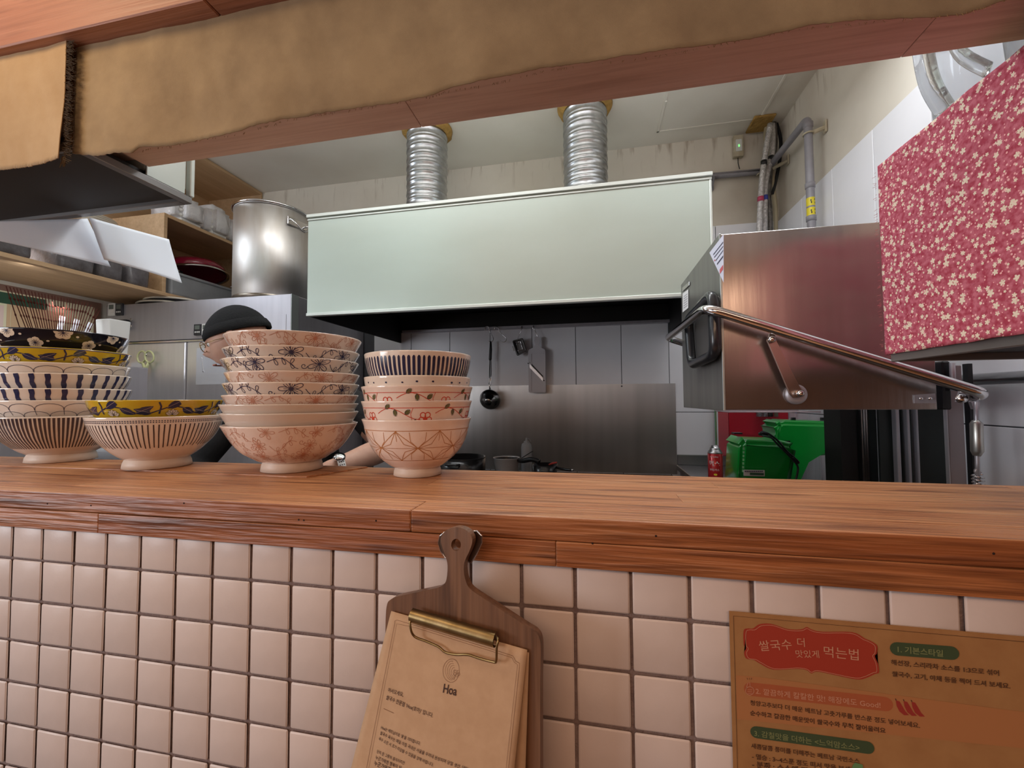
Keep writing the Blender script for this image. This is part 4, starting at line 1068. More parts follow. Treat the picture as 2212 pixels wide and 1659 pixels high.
# ---------------------------------------------------------------- framed board on the left wall, skewers, cup
m_frm = mat('brown_frame', (0.22, 0.12, 0.085), 0.5)
bd = thing('picture_board', (XL + .012, .8, 1.55), 'wood framed poster board with cream and tan panels on the left wall', 'board')
yb0, yb1, zb0, zb1 = .25, 1.215, 1.512, 1.885
xw = XL + .001
def onb(n, y0, y1, z0, z1, d0, d1, m_): 
    return box(n, xw + d0, xw + d1, y0, y1, z0, z1, m_, bd, off=(XL + .012, .8, 1.55))
onb('backing', yb0 + .02, yb1 - .02, zb0 + .02, zb1 - .02, 0, .012, mat('cream_card', (.80, .75, .52), .7))
for a in ((yb0, yb1, zb1 - .028, zb1), (yb0, yb1, zb0, zb0 + .028), (yb0, yb0 + .028, zb0 + .028, zb1 - .028), (yb1 - .028, yb1, zb0 + .028, zb1 - .028)):
    onb('frame_bar', a[0], a[1], a[2], a[3], 0, .016, m_frm)
onb('tan_panel', .87, 1.06, 1.545, 1.80, .0125, .0135, mat('tan_card', (.66, .46, .27), .7))
onb('tan_panel', .855, .868, 1.545, 1.80, .0125, .0135, mat('tan_card', (.66, .46, .27), .7))
onb('pink_panel', .78, .845, 1.545, 1.79, .0125, .0135, mat('pink_card', (.80, .62, .55), .7))
onb('green_strip', .50, .99, 1.80, 1.85, .014, .015, mat('dark_green_card', (.03, .09, .05), .6))
for (y, z, r) in ((.93, 1.66, .05), (.97, 1.62, .045), (.86, 1.62, .04), (1.0, 1.68, .035), (.80, 1.60, .04)):
    bm = bmesh.new()
    for q in range(6):
        a = q * 1.05 + y * 9; pts = [(xw + .0145, y + cos(a) * r * t - sin(a) * wv, z + sin(a) * r * t + cos(a) * wv) for t, wv in ((.1, 0), (.45, .008), (1, 0), (.45, -.008))]
        add_prism(bm, pts, (.0006, 0, 0))
    for v in bm.verts: v.co -= Vector((XL + .012, .8, 1.55))
    bobj('printed_leaves', bm, mat('leaf_print', (.20, .28, .07), .7), bd)
# side cabinet below (mostly hidden) carries holder and cup
sc2 = thing('side_cabinet', (-2.25, .62, 0), 'grey side cabinet hidden behind the left edge bowls', 'cabinet')
box('carcass', XL + .004, -1.90, .32, .93, .06, 1.50, m_ssd, sc2, .003, off=(-2.25, .62, 0)); box('plinth', XL + .03, -1.93, .35, .90, 0, .0595, m_black, sc2, off=(-2.25, .62, 0))
hd = thing('stick_holder', (-1.97, .66, 1.5005), 'dark open rack that holds the fan of brown sticks', 'rack')
bm = bmesh.new()
for (a, b_, c_, d_, e_, f_) in ((-.05, .05, -.16, .13, 0, .004), (-.05, -.046, -.16, .13, .004, .05), (.046, .05, -.16, .13, .004, .05), (-.046, .046, -.16, -.156, .004, .05), (-.046, .046, .126, .13, .004, .05)):
    add_box(bm, a, b_, c_, d_, e_, f_)
bobj('tray', bm, m_black, hd)
m_stick = mat('lacquered_stick', (0.07, 0.018, 0.012), 0.85, spec=.1)
tops = [13, 21, 29, 36, 44, 53, 61, 68, 75, 83, 90, 97, 104, 112, 118, 125, 132, 138, 145, 151, 158, 164, 171, 178, 184, 191, 197, 203, 210, 215]
bots = [42, 55, 61, 66, 70, 78, 82, 88, 93, 98, 103, 108, 113, 118, 122, 127, 131, 136, 141, 146, 150, 155, 159, 164, 168, 172, 177, 182, 188, 193]
tips = []
for k, (a, b_) in enumerate(zip(tops, bots)):
    yt = 618 + (a - 13) * .205 + (0 if k < 26 else (k - 25) * 3); X_ = -1.97 + rnd.uniform(-.02, .02)
    p = P(a, yt, 0, X_); q = P(b_, 706 + (b_ - 42) * .06, 0, X_); d = (q - p); q2 = p + d * ((p.z - 1.506) / max(p.z - q.z, .01))
    t = thing('lacquered_stick', tuple(q2), 'thin dark red beaded stick in the fan behind the left edge bowls', 'stick', 'fan of dark red sticks beside the refrigerator')
    L = (p - q2).length; dr = (p - q2) / L
    bm = bmesh.new(); add_tube(bm, [Vector((0, 0, 0)), dr * L], [.0013, .0016], 6); bobj('shaft', bm, m_stick, t, True)
    bm = bmesh.new()
    for s_ in (.84, .62, .44):
        c_ = dr * L * s_; add_tube(bm, [c_ - dr * .005, c_ - dr * .002, c_ + dr * .002, c_ + dr * .005], [.0016, .0034 if s_ == .84 else .0024, .0034 if s_ == .84 else .0024, .0016], 6)
    bobj('beads', bm, m_stick, t, True)
cp = thing('square_cup', tuple(P(236, 730, 0, -1.93)), 'white square plastic cup beside the refrigerator edge', 'cup')
cp.location.z = 1.5005; cp.location.y = .83; cp.location.x = -1.955
bm = bmesh.new(); add_box(bm, -.030, .030, -.032, .032, .0, .19, .004, 2)
for v in bm.verts: v.co.x *= (1 + v.co.z * 1.3); v.co.y *= (1 + v.co.z * 1.3)
fs = [f for f in bm.faces if f.normal.z > .9 and f.calc_area() > .002]
bmesh.ops.inset_region(bm, faces=fs, thickness=.003); bmesh.ops.translate(bm, verts=list({v for f in fs for v in f.verts}), vec=(0, 0, -.15))
bobj('cup_body', bm, m_plain, cp)
for k in range(3):
    bm = bmesh.new(); z0 = 1.5005
    y = .70 + .028 * k
    add_box(bm, -.0012, .0012, -.009, .009, 0, .19, .0005); bmesh.ops.transform(bm, matrix=Matrix.Translation((-2.06, y, z0 + .004)) @ Matrix.Rotation(radians(-8 - 6 * k), 4, 'X'), verts=bm.verts)
    o = bobj('flat_ruler', bm, m_paper); tag(o, ('left', 'middle', 'right')[k] + ' of the white flat strips standing behind the dark red sticks', 'strip', 'white strips behind the red sticks')

# ---------------------------------------------------------------- exhaust hood
hx0, hx1, hy0, hy1, hz0, hz1 = -1.178, .404, 1.0, 1.842, 1.706, 2.132
hood = thing('exhaust_hood', (-.387, 1.42, hz0), 'long pale green grey exhaust hood over the stove', 'hood')
oh = (-.387, 1.42, hz0)
box('front_panel', hx0, hx1, hy0, hy0 + .008, hz0 + .012, hz1 - .01, m_hood, hood, .001, off=oh)
box('top_plate', hx0, hx1, hy0 + .0082, hy1, hz1 - .022, hz1 - .012, m_hood, hood, off=oh)
box('side_plate', hx0, hx0 + .008, hy0 + .0082, hy1, hz0, hz1 - .0225, m_dark, hood, off=oh)
box('side_plate', hx1 - .008, hx1, hy0 + .0082, hy1, hz0, hz1 - .0225, m_dark, hood, off=oh)
box('inner_back', hx0 + .0085, hx1 - .0085, hy1 - .01, hy1, hz0 + .062, hz1 - .0225, m_dark, hood, off=oh)
box('inner_lining', hx0 + .0085, hx1 - .0085, hy0 + .0085, hy0 + .014, hz0 + .012, hz1 - .0225, m_dark, hood, off=oh)
box('filter_baffle', hx0 + .0085, hx1 - .0085, hy0 + .03, hy1 - .012, hz0 + .16, hz0 + .17, m_dark, hood, off=oh)
bm = bmesh.new(); add_box(bm, hx0 - .004, hx1 + .004, hy0 - .008, hy0 + .012, hz1 - .0098, hz1 + .004, .0015); add_box(bm, hx0 - .002, hx1 + .002, hy0 - .003, hy0 - .0002, hz1 - .021, hz1 - .014, .001)
for v in bm.verts: v.co -= Vector(oh)
bobj('top_rail', bm, m_hoodtrim, hood)
bm = bmesh.new(); add_box(bm, hx0, hx1, hy0 - .007, hy0 + .014, hz0 - .001, hz0 + .0118, .0015)
for v in bm.verts: v.co -= Vector(oh)
bobj('bottom_rail', bm, m_hoodtrim, hood)
bm = bmesh.new(); add_box(bm, hx1 - .006, hx1 + .001, hy0 - .002, hy0 - .0003, hz0 + .013, hz1 - .022, .0008)
for v in bm.verts: v.co -= Vector(oh)
bobj('end_strip', bm, m_hoodtrim, hood)
box('rear_gutter', -1.15, .42, 1.808, 1.8415, 1.762, 1.779, m_ssd, hood, .002, off=oh)

# ducts
for k, (x, y, lab) in enumerate(((-.843, 1.468, 'left ribbed galvanised duct rising from the hood to the ceiling'), (-.031, 1.462, 'right ribbed galvanised duct rising from the hood to the ceiling'))):
    r = .1015
    t = thing('duct_pipe', (x, y, hz1 - .011), lab, 'duct', 'galvanised ducts on the exhaust hood')
    zt = ZC - .004 - (hz1 - .011); prof = [(r, 0)]; z = .012
    while z < zt - .02:
        prof += [(r, z), (r + .0035, z + .003), (r + .0035, z + .007), (r, z + .010), (r, z + .020), (r + .0018, z + .022), (r, z + .025)]; z += .042 + (.006 if int(z * 100) % 3 == 0 else 0)
    prof.append((r, zt))
    lathe('duct_body', prof, m_galv, t, 72)
    bm = bmesh.new(); from mathutils import noise
    add_lathe(bm, [(r + .001, zt - .030), (r + .014, zt - .026), (r + .026, zt - .014), (r + .030, zt + .0005), (r, zt + .0005)], seg=72)
    for v in bm.verts:
        if v.co.z < zt - .001 and hypot(v.co.x, v.co.y) > r + .002:
            d = noise.noise(v.co * 30 + Vector((k * 5, 0, 0))) * .008; v.co.x *= 1 + d / r; v.co.y *= 1 + d / r; v.co.z += d * .6
    bobj('foam_collar', bm, m_foam, t, True)
tg = tag(lathe('foam_drip', [(0, -.016), (.004, -.013), (.0035, -.003), (.005, 0), (0, .001)], mat('cream_foam', (.7, .6, .38), .7), None, 12, (-.900, 1.368, 2.735)), 'cream foam drip on the left duct collar', 'drip')

# ---------------------------------------------------------------- pipes and detector in the right corner
m_pvc = mat('grey_pipe', (0.30, 0.29, 0.32), 0.4, col2=(0.24, 0.23, 0.25), scale=8)
m_bracket = mat('cream_bracket', (0.62, 0.57, 0.44), 0.5, col2=(.45, .38, .26), scale=20)
yw = YB - .055; zp = 2.545; yw = YB - .024
A_ = P(1745, 262, 0, .895); xp = .895
path = [(hx1 + .03, yw, 2.545), (xp - .01, yw, 2.54), (xp - .002, yw - .012, 2.54), (xp, A_.y, 2.53), (xp, A_.y, 1.42), (XR - .026, A_.y, 1.41)]
wp = thing('drain_pipe', (xp, A_.y, 1.0), 'grey plastic pipe bending along the back and right walls', 'pipe')
tube('pipe_run', [Vector(p) - wp.location for p in rounded(path, .03)], .0155, m_pvc, wp, 16)
for zc in (2.50, 2.24, 2.10): lathe('coupling', [(.0155, -.012), (.0185, -.010), (.0185, .010), (.0155, .012)], m_pvc, wp, 20, (0, 0, zc - 1.0))
m_ytape = mat('yellow_label', (.75, .62, .03), .4)
for px0, px1 in ((434, 452), (456, 474)):
    z1 = P(1745, px0, 0, xp).z; z0 = P(1745, px1, 0, xp).z
    bm = bmesh.new(); add_lathe(bm, [(.0157, z0 - 1.0), (.0157, z1 - 1.0)], 0, 0, 0, 24); yl = bobj('yellow_label', bm, m_ytape, wp, True)
    bm = bmesh.new()
    for a0, zz in ((-1.95, .6), (-1.85, .35), (-1.0, .7), (-.95, .3)):
        pts = [(.0160 * cos(a0 + t), .0160 * sin(a0 + t), z0 - 1.0 + (z1 - z0) * (zz + dz)) for t, dz in ((-.12, -.12), (.12, -.12), (.14, .1), (-.08, .14))]
        add_prism(bm, pts, (0, 0, .0002))
    bobj('printed_mark', bm, m_black, yl)
def bracket(name, p, q, lab):
    t = thing(name, tuple(p), lab, 'bracket'); p = Vector(p); q = Vector(q)
    bm = bmesh.new(); d = q - p
    add_tube(bm, [Vector((0, 0, 0)), d], .009, 8); bobj('arm', bm, m_bracket, t)
    bm = bmesh.new(); add_box(bm, q.x - p.x - .004, q.x - p.x + .004, d.y - .012, d.y + .012, d.z - .022, d.z + .03, .003); bobj('wall_plate', bm, m_bracket, t)
    bm = bmesh.new(); add_tube(bm, [(.0185 * cos(a * pi / 8), .0185 * sin(a * pi / 8), 0) for a in range(16)], .004, 6, closed=True); bobj('clamp', bm, m_bracket, t, True)
bracket('pipe_bracket', (xp, A_.y, 2.462), (XR - .005, A_.y - .012, 2.475), 'cream clip holding the vertical grey pipe to the right wall')
bracket('pipe_bracket', (.862, yw - .02, 2.515), (XR - .005, yw - .10, 2.53), 'cream clip in the corner under the grey pipe bend')
t = thing('pipe_bracket', (.63, YB - .005, 2.50), 'small grey bracket under the horizontal pipe beside the hood', 'bracket')
bm = bmesh.new(); add_box(bm, -.011, .011, -.06, 0, .020, .030, .002); add_box(bm, -.009, .009, -.012, 0, -.03, .03, .002); add_tube(bm, [(0, -.008, -.02), (0, -.058, .022)], .005, 6); bobj('bracket_body', bm, m_pvc, t)
# insulated silver lines
m_foil = mat('crinkled_foil', (0.88, 0.86, 0.86), 0.28, .6, bump=.6, bscale=150, col2=(.50, .48, .48), scale=70, contrast=(.25, .6))
m_dirtyfoil = mat('dirty_foil', (0.24, 0.22, 0.21), 0.4, .8, bump=.6, bscale=90, col2=(.10, .09, .08), scale=30)
m_tan = mat('tan_hose', (0.42, 0.36, 0.24), .6)
def pth(l, y): return [P(a, b, 1, y) for a, b in l]
for k, (pts, y, r, mm, lab) in enumerate((
    (((1664, 268), (1652, 340), (1645, 400), (1641, 480), (1640, 560), (1640, 900)), 1.715, .0135, m_foil, 'left silver foil wrapped line dropping in the right corner'),
    (((1668, 268), (1668, 330), (1654, 395), (1652, 480), (1652, 560), (1652, 900)), 1.745, .0130, m_foil, 'right silver foil wrapped line dropping in the right corner'),
    (((1672, 266), (1674, 310), (1667, 350), (1660, 420), (1664, 500), (1664, 900)), 1.775, .012, m_dirtyfoil, 'sooty grey line behind the silver ones in the corner'),
    (((1656, 272), (1654, 300), (1664, 345), (1672, 420), (1676, 500), (1676, 900)), 1.795, .010, m_tan, 'tan hose in the corner behind the silver lines'),
    (((1677, 266), (1686, 300), (1685, 340), (1676, 390), (1668, 420)), 1.79, .008, m_black, 'thin black hose looping in the ceiling corner'))):
    t = thing('insulated_line', tuple(P(pts[-1][0], pts[-1][1], 1, y)), lab, 'pipe')
    q = [p - t.location for p in sm(pth(pts, y), 5)]
    ob = tube('line_body', q, r, mm, t, 14)
    if k < 2:
        for (py_, cm) in ((348, m_black), (436, mat('red_tape', (.5, .05, .12), .4) if k == 0 else mat('blue_tape', (.05, .07, .4), .4))):
            c_ = min(q, key=lambda s_: abs((s_ + t.location).z - P(1650, py_, 1, y).z))
            bm = bmesh.new(); add_lathe(bm, [(r + .0002, -.012), (r + .001, -.012), (r + .001, .012), (r + .0002, .012)], c_.x, c_.y, c_.z, 20); bobj('tape', bm, cm, t, True)
a = P(1656, 262, 2, ZC); tag(box('mounting_plate', .80, .90, 1.70, 1.83, ZC - .012, ZC - .0005, m_foam, None, .003), 'rust brown plate where the silver lines enter the ceiling', 'plate')
# gas detector
a = P(1583, 295, 1, YB - .02); b_ = P(1606, 338, 1, YB - .02)
t = thing('gas_detector', ((a.x + b_.x) / 2, YB - .0005, b_.z), 'cream gas detector box on the stained back wall', 'detector')
w = b_.x - a.x; h = a.z - b_.z
box('case', -w / 2, w / 2, -.03, 0, 0, h, m_bracket, t, .004, 2)
box('front_plate', -w * .3, w * .3, -.033, -.0302, h * .22, h * .78, m_plain, t, .002)
box('indicator', -.003, .003, -.0345, -.0332, h * .42, h * .52, mat('green_led', (.1, .6, .1), .3, emit=(.2, 1, .2), estr=1.5), t)
tube('lead', rounded([(0, -.012, 0), (0, -.012, -.03), (.004, -.02, -.065)], .01), .0022, m_black, t, 8)

# ---------------------------------------------------------------- steel backsplash, stove, pans
sx0 = -1.1; sx1 = P(1461, 930, 1, YB - .012).x; szt = P(1238, 831, 1, YB - .012).z
bs = thing('backsplash_plate', ((sx0 + sx1) / 2, YB - .01, .955), 'brushed steel backsplash sheet behind the stove', 'backsplash')
m_bs = mat('backsplash_steel', (0.52, 0.51, 0.50), 0.36, .85, col2=(0.42, 0.41, 0.40), scale=2.5, stretch=(4, 1, .15), detail=2, aniso=.8, bump=.03, bscale=60, rvar=.05)
box('sheet', sx0, sx1, YB - .0115, YB - .0068, .95, szt, m_bs, bs, off=((sx0 + sx1) / 2, YB - .01, .955))
bm = bmesh.new(); add_lathe(bm, [(0, .002), (.004, .001), (.0045, 0)], seg=12); bmesh.ops.transform(bm, matrix=Matrix.Translation((P(1343, 834, 1, YB - .012).x - (sx0 + sx1) / 2, -.0020, szt - .955 - .012)) @ Matrix.Rotation(radians(90), 4, 'X'), verts=bm.verts); bobj('screw', bm, m_black, bs)
st = thing('gas_stove', (-.35, 1.45, 0), 'steel gas range under the hood, hidden behind the counter ledge', 'stove')
ost = (-.35, 1.45, 0)
box('body', -1.1, .40, 1.12, 1.836, .06, .93, m_ssd, st, .004, off=ost); box('cooktop', -1.1, .40, 1.11, 1.836, .9305, .945, m_dark, st, .002, off=ost)
for k in range(3):
    cx = -.86 + .42 * k
    bm = bmesh.new()
    for q in range(4):
        a = q * pi / 2 + pi / 4; add_box(bm, .03, .15, -.005, .005, .945, .972, .001, mtx=Matrix.Translation((cx - ost[0], 1.40 - ost[1], 0)) @ Matrix.Rotation(a, 4, 'Z'))
    add_tube(bm, [(cx - ost[0] + .12 * cos(a * pi / 12), 1.40 - ost[1] + .12 * sin(a * pi / 12), .960) for a in range(24)], .005, 6, closed=True)
    bobj('pan_support', bm, m_black, st)
ct = thing('steel_table', (.68, 1.3, 0), 'stainless work table in the right back corner', 'table')
oc = (.68, 1.3, 0)
box('top', .42, .948, 1.0, 1.836, .972, 1.0, m_sso, ct, .003, off=oc)
box('upstand', .425, .946, 1.828, 1.8405, 1.0005, 1.055, m_sso, ct, .002, off=oc)
for a in ((.45, 1.03), (.92, 1.03), (.45, 1.80), (.92, 1.80)): box('leg', a[0] - .018, a[0] + .018, a[1] - .018, a[1] + .018, 0, .9718, m_ssd, ct, off=oc)

zt0 = .9725
def at(px, py, y): return P(px, py, 1, y)
m_castblack = mat('black_enamel_pan', (0.012, 0.011, 0.012), 0.3, coat=.4)
m_whiteen = mat('pan_aluminium', (0.58, 0.56, 0.55), 0.35, .4)
# black pot
a = at(1047, 988, 1.40); top = a.z; cx = at(996, 988, 1.40).x
t = thing('black_pot', (cx, 1.40, zt0), 'wide black pot on the stove beside the right bowl stack', 'pot'); r = a.x - cx; h = top - zt0
lathe('pot_body', [(0, 0), (r * .92, 0), (r * .99, .012), (r, h), (r * .965, h), (r * .95, .016), (0, .008)], m_castblack, t, 56)
bm = bmesh.new(); add_lathe(bm, [(r * .995, h - .004), (r * 1.02, h - .001), (r * 1.0, h + .003), (r * .97, h + .001)], seg=56); bobj('rim', bm, m_castblack, t, True)
tube('side_handle', rounded([(-.03, -r * .98, h - .02), (-.028, -r - .025, h - .018), (.028, -r - .025, h - .018), (.03, -r * .98, h - .02)], .01), .005, m_castblack, t)
# saucepan with long black handle
a = at(1067, 992, 1.42); b_ = at(1122, 992, 1.42); cx = (a.x + b_.x) / 2; r = (b_.x - a.x) / 2; h = a.z - zt0 + .006
t = thing('milk_pan', (cx, 1.42, zt0), 'small pale metal saucepan with dark inside and black handle', 'pan')
lathe('pan_body', [(0, 0), (r * .80, 0), (r * .86, .01), (r * .99, h), (r * 1.04, h + .003), (r * 1.03, h + .005), (r * .965, h + .001), (r * .83, .014), (0, .006)], m_whiteen, t, 56)
lathe('dark_lining', [(0, .0075), (r * .82, .0155), (r * .955, h - .001)], m_castblack, t, 56)
tube('handle', sm([(r * .95, -.01, h - .006), (r * 1.4, -.04, h - .004), (r * 2.1, -.06, h + .006), (r * 2.7, -.07, h - .002)], 5), .0115, m_black, t, 10)
tube('wire_handle', [(r * 1.2, -.02, h + .004), (r * 2.0, .02, h + .034)], .0018, m_black, t, 6)
# squeeze bottle
a = at(1126, 960, 1.56); b_ = at(1149, 960, 1.56); cx = (a.x + b_.x) / 2; r = (b_.x - a.x) / 2; zt = at(1137, 948, 1.56).z; z0 = .9455
t = thing('sauce_bottle', (cx, 1.56, z0), 'translucent grey squeeze bottle standing behind the saucepan', 'bottle')
m_sq = mat('cloudy_plastic', (0.42, 0.43, 0.45), .35, trans=.3)
H = zt - z0
lathe('bottle_body', [(0, 0), (r * .95, 0), (r, .01), (r, H * .80), (r * .85, H * .88), (r * .5, H * .91), (0, H * .91)], m_sq, t, 32)
lathe('contents', [(0, .004), (r * .93, .004), (r * .93, H * .62), (0, H * .62)], m_plain, t, 32)
lathe('cap', [(r * .52, H * .905), (r * .52, H * .94), (r * .22, H * .96), (r * .1, H * 1.03), (0, H * 1.03)], m_sq, t, 24)
tube('cap_strap', rounded([(r * .1, 0, H * 1.01), (r * .6, 0, H * 1.0), (r * .8, 0, H * .93)], .006), .0022, m_sq, t, 6)
# frying pan
a = at(1150, 1002, 1.40); b_ = at(1205, 1002, 1.40); cx = (a.x + b_.x) / 2; r = (b_.x - a.x) / 2; h = a.z - zt0
t = thing('frying_pan', (cx, 1.40, zt0), 'small black frying pan at the right end of the stove', 'pan')
lathe('pan_body', [(0, 0), (r * .75, 0), (r * .82, .006), (r, h), (r * .97, h), (r * .8, .009), (0, .005)], m_castblack, t, 48)
tube('handle', sm([(r * .9, -.02, h - .01), (r * 1.5, -.05, h - .012), (r * 2.1, -.07, h - .012)], 4), .006, m_castblack, t, 10)
tube('handle_tip', [(r * 2.1, -.07, h - .012), (r * 2.25, -.075, h - .011)], .0055, m_chrome, t, 10)
a = at(1186, 1004, 1.38); b_ = at(1203, 999, 1.36)
tag(tube('red_spatula', [a, (a + b_) / 2 + Vector((0, 0, .002)), b_], [.004, .005, .003], mat('red_silicone', (.55, .06, .05), .4), None, 8), 'red handled tool lying across the black frying pan', 'spatula')
a = at(1155, 1016, 1.30); tag(box('lighter', a.x - .015, a.x + .012, 1.29, 1.31, .9455, 1.02, mat('red_silicone', (.55, .06, .05), .4), None, .003), 'red plastic tip just above the ledge edge by the pans', 'lighter')

# ---------------------------------------------------------------- hooks and tools under the hood
yk = 1.800
def shook(l, label, y=yk, r=.0020):
    pts = sm([P(a, b, 1, y + dy) for a, b, dy in l], 5)
    return tag(tube('s_hook', pts, r, m_chrome, None, 8), label, 'hook', 'steel hooks on the hood gutter')
shook([(1047, 714, .006), (1049, 706, 0), (1055, 706, -.005), (1058, 716, 0), (1064, 727, 0), (1066, 733, -.002), (1062, 739, -.003), (1056, 737, 0)], 'hook that carries the black handled ladle')
shook([(1067, 714, .006), (1070, 706, 0), (1076, 708, -.005), (1082, 720, 0), (1091, 728, 0), (1094, 734, 0), (1089, 739, 0), (1080, 736, 0)], 'empty steel hook right of the ladle hook')
shook([(1125, 712, .006), (1127, 705, 0), (1127, 712, -.005), (1122, 722, 0), (1119, 732, 0), (1123, 735, 0)], 'hook that carries the small wire frame press')
shook([(1150, 712, .006), (1152, 704, 0), (1154, 710, -.005), (1159, 722, 0), (1162, 730, 0), (1159, 736, 0), (1156, 732, 0)], 'hook that carries the white slicer')
p0 = P(1060, 736, 1, yk - .006)
t = thing('ladle', tuple(p0), 'steel ladle with black handle hanging before the backsplash', 'ladle')
q = lambda a, b, dy=0: P(a, b, 1, yk - .006 + dy) - t.location
tube('handle', [q(1060, 737), q(1060, 741), q(1060, 755), q(1059, 776), q(1059, 778)], [.004, .006, .0085, .0088, .007], m_black, t, 12)
bm = bmesh.new(); add_tube(bm, [q(1058, 777), q(1057, 820), q(1056, 830, -.004), q(1060, 842, -.010)], .0026, 8); add_tube(bm, [q(1061, 777), q(1061, 818), q(1058, 832, -.004), q(1057, 842, -.010)], .0026, 8); bobj('shaft', bm, m_chrome, t, True)
cc = q(1058, 863, -.02); rl = .060
bm = bmesh.new(); add_lathe(bm, [(0, -.052), (.018, -.051), (.024, -.046), (.026, -.030), (.045, -.022), (rl * .97, -.004), (rl, .0), (rl * .96, 0), (rl * .9, -.006), (.04, -.018), (0, -.022)], seg=40)
bmesh.ops.transform(bm, matrix=Matrix.Translation(cc) @ Matrix.Rotation(radians(-72), 4, 'X'), verts=bm.verts); bobj('cup', bm, mat('dark_polished_steel', (.35, .34, .33), .18, 1.0), t, True)
# wire press
p0 = P(1121, 734, 1, yk - .012); t = thing('potato_press', tuple(p0), 'small grey framed cutter hanging between ladle and slicer', 'cutter')
q = lambda a, b, dy=0: P(a, b, 1, yk - .012 + dy) - t.location
m_gun = mat('grey_cast_metal', (0.15, 0.145, 0.14), .4, .8)
tube('frame', rounded([q(1109, 737), q(1128, 732), q(1136, 757), q(1118, 767), q(1109, 737)], .004), .0055, m_gun, t, 8)
tube('inner_frame', rounded([q(1114, 741, -.006), q(1124, 738, -.006), q(1129, 755, -.006), q(1119, 759, -.006), q(1114, 741, -.006)], .003), .0018, m_chrome, t, 6)
bm = bmesh.new(); add_prism(bm, [q(1109, 737, .006), q(1128, 732, .006), q(1136, 757, .006), q(1118, 767, .006)], (0, .006, 0)); bobj('back_plate', bm, m_gun, t)
bm = bmesh.new(); add_tube(bm, [q(1107, 748), q(1110, 758)], .004, 8); bobj('knob', bm, m_plain, t, True)
# white slicer
p0 = P(1160, 728, 1, yk - .010); t = thing('slicer_board', tuple(p0), 'white plastic slicing board with a slanted blade', 'slicer')
q = lambda a, b, dy=0: P(a, b, 1, yk - .010 + dy) - t.location
out = [q(*p) for p in ((1155, 728), (1160, 726), (1165, 729), (1166, 737), (1164, 745), (1167, 750), (1177, 755), (1178, 762), (1179, 846), (1177, 848), (1144, 848), (1142, 845), (1141, 760), (1143, 755), (1153, 750), (1156, 745), (1154, 736))]
m_slw = mat('slicer_white', (.60, .57, .60), .4)
prism('board', out, (0, .007, 0), m_slw, t)
prism('raised_frame', [q(1145, 761, -.003), q(1175, 761, -.003), q(1175, 764, -.003), q(1148, 764, -.003), q(1148, 844, -.003), q(1145, 844, -.003)], (0, .003, 0), m_slw, t)
prism('blade', [q(1144, 786, -.0045), q(1173, 816, -.0045), q(1173, 824, -.0045), q(1144, 794, -.0045)], (0, .002, 0), m_ss, t)
prism('slot', [q(1144, 781, -.0022), q(1173, 812, -.0022), q(1173, 815, -.0022), q(1144, 785, -.0022)], (0, .001, 0), m_black, t)
for a, b_ in ((1141, 785), (1175, 822)):
    bm = bmesh.new(); add_lathe(bm, [(0, .002), (.003, .001), (.0035, 0)], seg=10); bmesh.ops.transform(bm, matrix=Matrix.Translation(q(a, b_, -.001)) @ Matrix.Rotation(radians(90), 4, 'X'), verts=bm.verts); bobj('blade_screw', bm, m_black, t)

# ---------------------------------------------------------------- hood type dishwasher
dx0, dx1, dy0, dy1, dz0, dz1 = .287, .694, .50, .93, 1.325, 1.728
dw = thing('dishwasher', (.50, .72, 0), 'commercial hood type stainless dishwasher with raised hood and lever bar', 'dishwasher')
od = (.50, .72, 0)
m_dws = mat('dishwasher_steel', (0.54, 0.50, 0.48), 0.24, 1.0, col2=(0.46, 0.42, 0.40), scale=3, stretch=(7, 7, .5), detail=2, bump=.04, bscale=5, bstretch=(8, 8, .6), aniso=.5, rvar=.05)
bm = bmesh.new(); add_box(bm, dx0 + .0008, dx1, dy0, dy0 + .003, dz0, dz1, .001)
for v in bm.verts: v.co -= Vector(od)
bobj('side_panel', bm, m_dws, dw)
box('front_panel', dx0 - .003, dx0, dy0 - .001, dy1, dz0 - .002, dz1 + .001, mat('front_steel', (.30, .30, .285), .38, .8, col2=(.24, .24, .23), scale=3, stretch=(8, 8, .6)), dw, .001, off=od)
box('hood_top', dx0 + .001, dx1, dy0 + .0035, dy1, dz1 - .003, dz1, m_ss, dw, off=od)
box('far_panel', dx0 + .001, dx1, dy1 - .003, dy1, dz0, dz1 - .0035, m_ssd, dw, off=od)
box('back_panel', dx1 - .003, dx1, dy0 + .0035, dy1 - .0035, dz0, dz1 - .0035, m_ssd, dw, off=od)
bm = bmesh.new(); add_box(bm, dx0 - .0036, dx0 + .0012, dy0 - .0035, dy0 - .0012, dz0 - .002, dz1 + .001, .0008)
for v in bm.verts: v.co -= Vector(od)
bobj('corner_strip', bm, m_pale, dw)
# chamber behind: columns, dark back, tank
box('chamber_back', .70, .74, .86, .95, .60, 1.33, m_dark, dw, off=od)
box('tank_body', .36, .94, .52, 1.0, .08, .86, m_ssd, dw, .004, off=od) if False else None
m_gl = mat('dark_smoked_panel', (.03, .036, .034), .4, .4)
box('rear_panel', P(1787, 950, 1, .98).x, .90, .975, .982, .62, 1.40, m_gl, dw, off=od); box('side_glass', P(1900, 950, 1, .80).x, P(2050, 950, 1, .80).x, .80, .806, .62, 1.345, m_gl, dw, off=od)
for (a, b_, yv, mm) in ((1789, 1800, .955, m_ssd), (1817, 1829, .95, m_ssd), (1862, 1872, .94, m_ss), (1876, 1897, .93, m_chrome), (1938, 1946, .775, m_ssd), (1962, 1968, .775, m_ssd), (1982, 1986, .775, m_ssd)):
    u0 = P(a, 950, 1, yv).x; u1 = P(b_, 950, 1, yv).x
    box('column', u0, u1, yv, yv + .02, .62, 1.345, mm, dw, .003, 2, off=od)
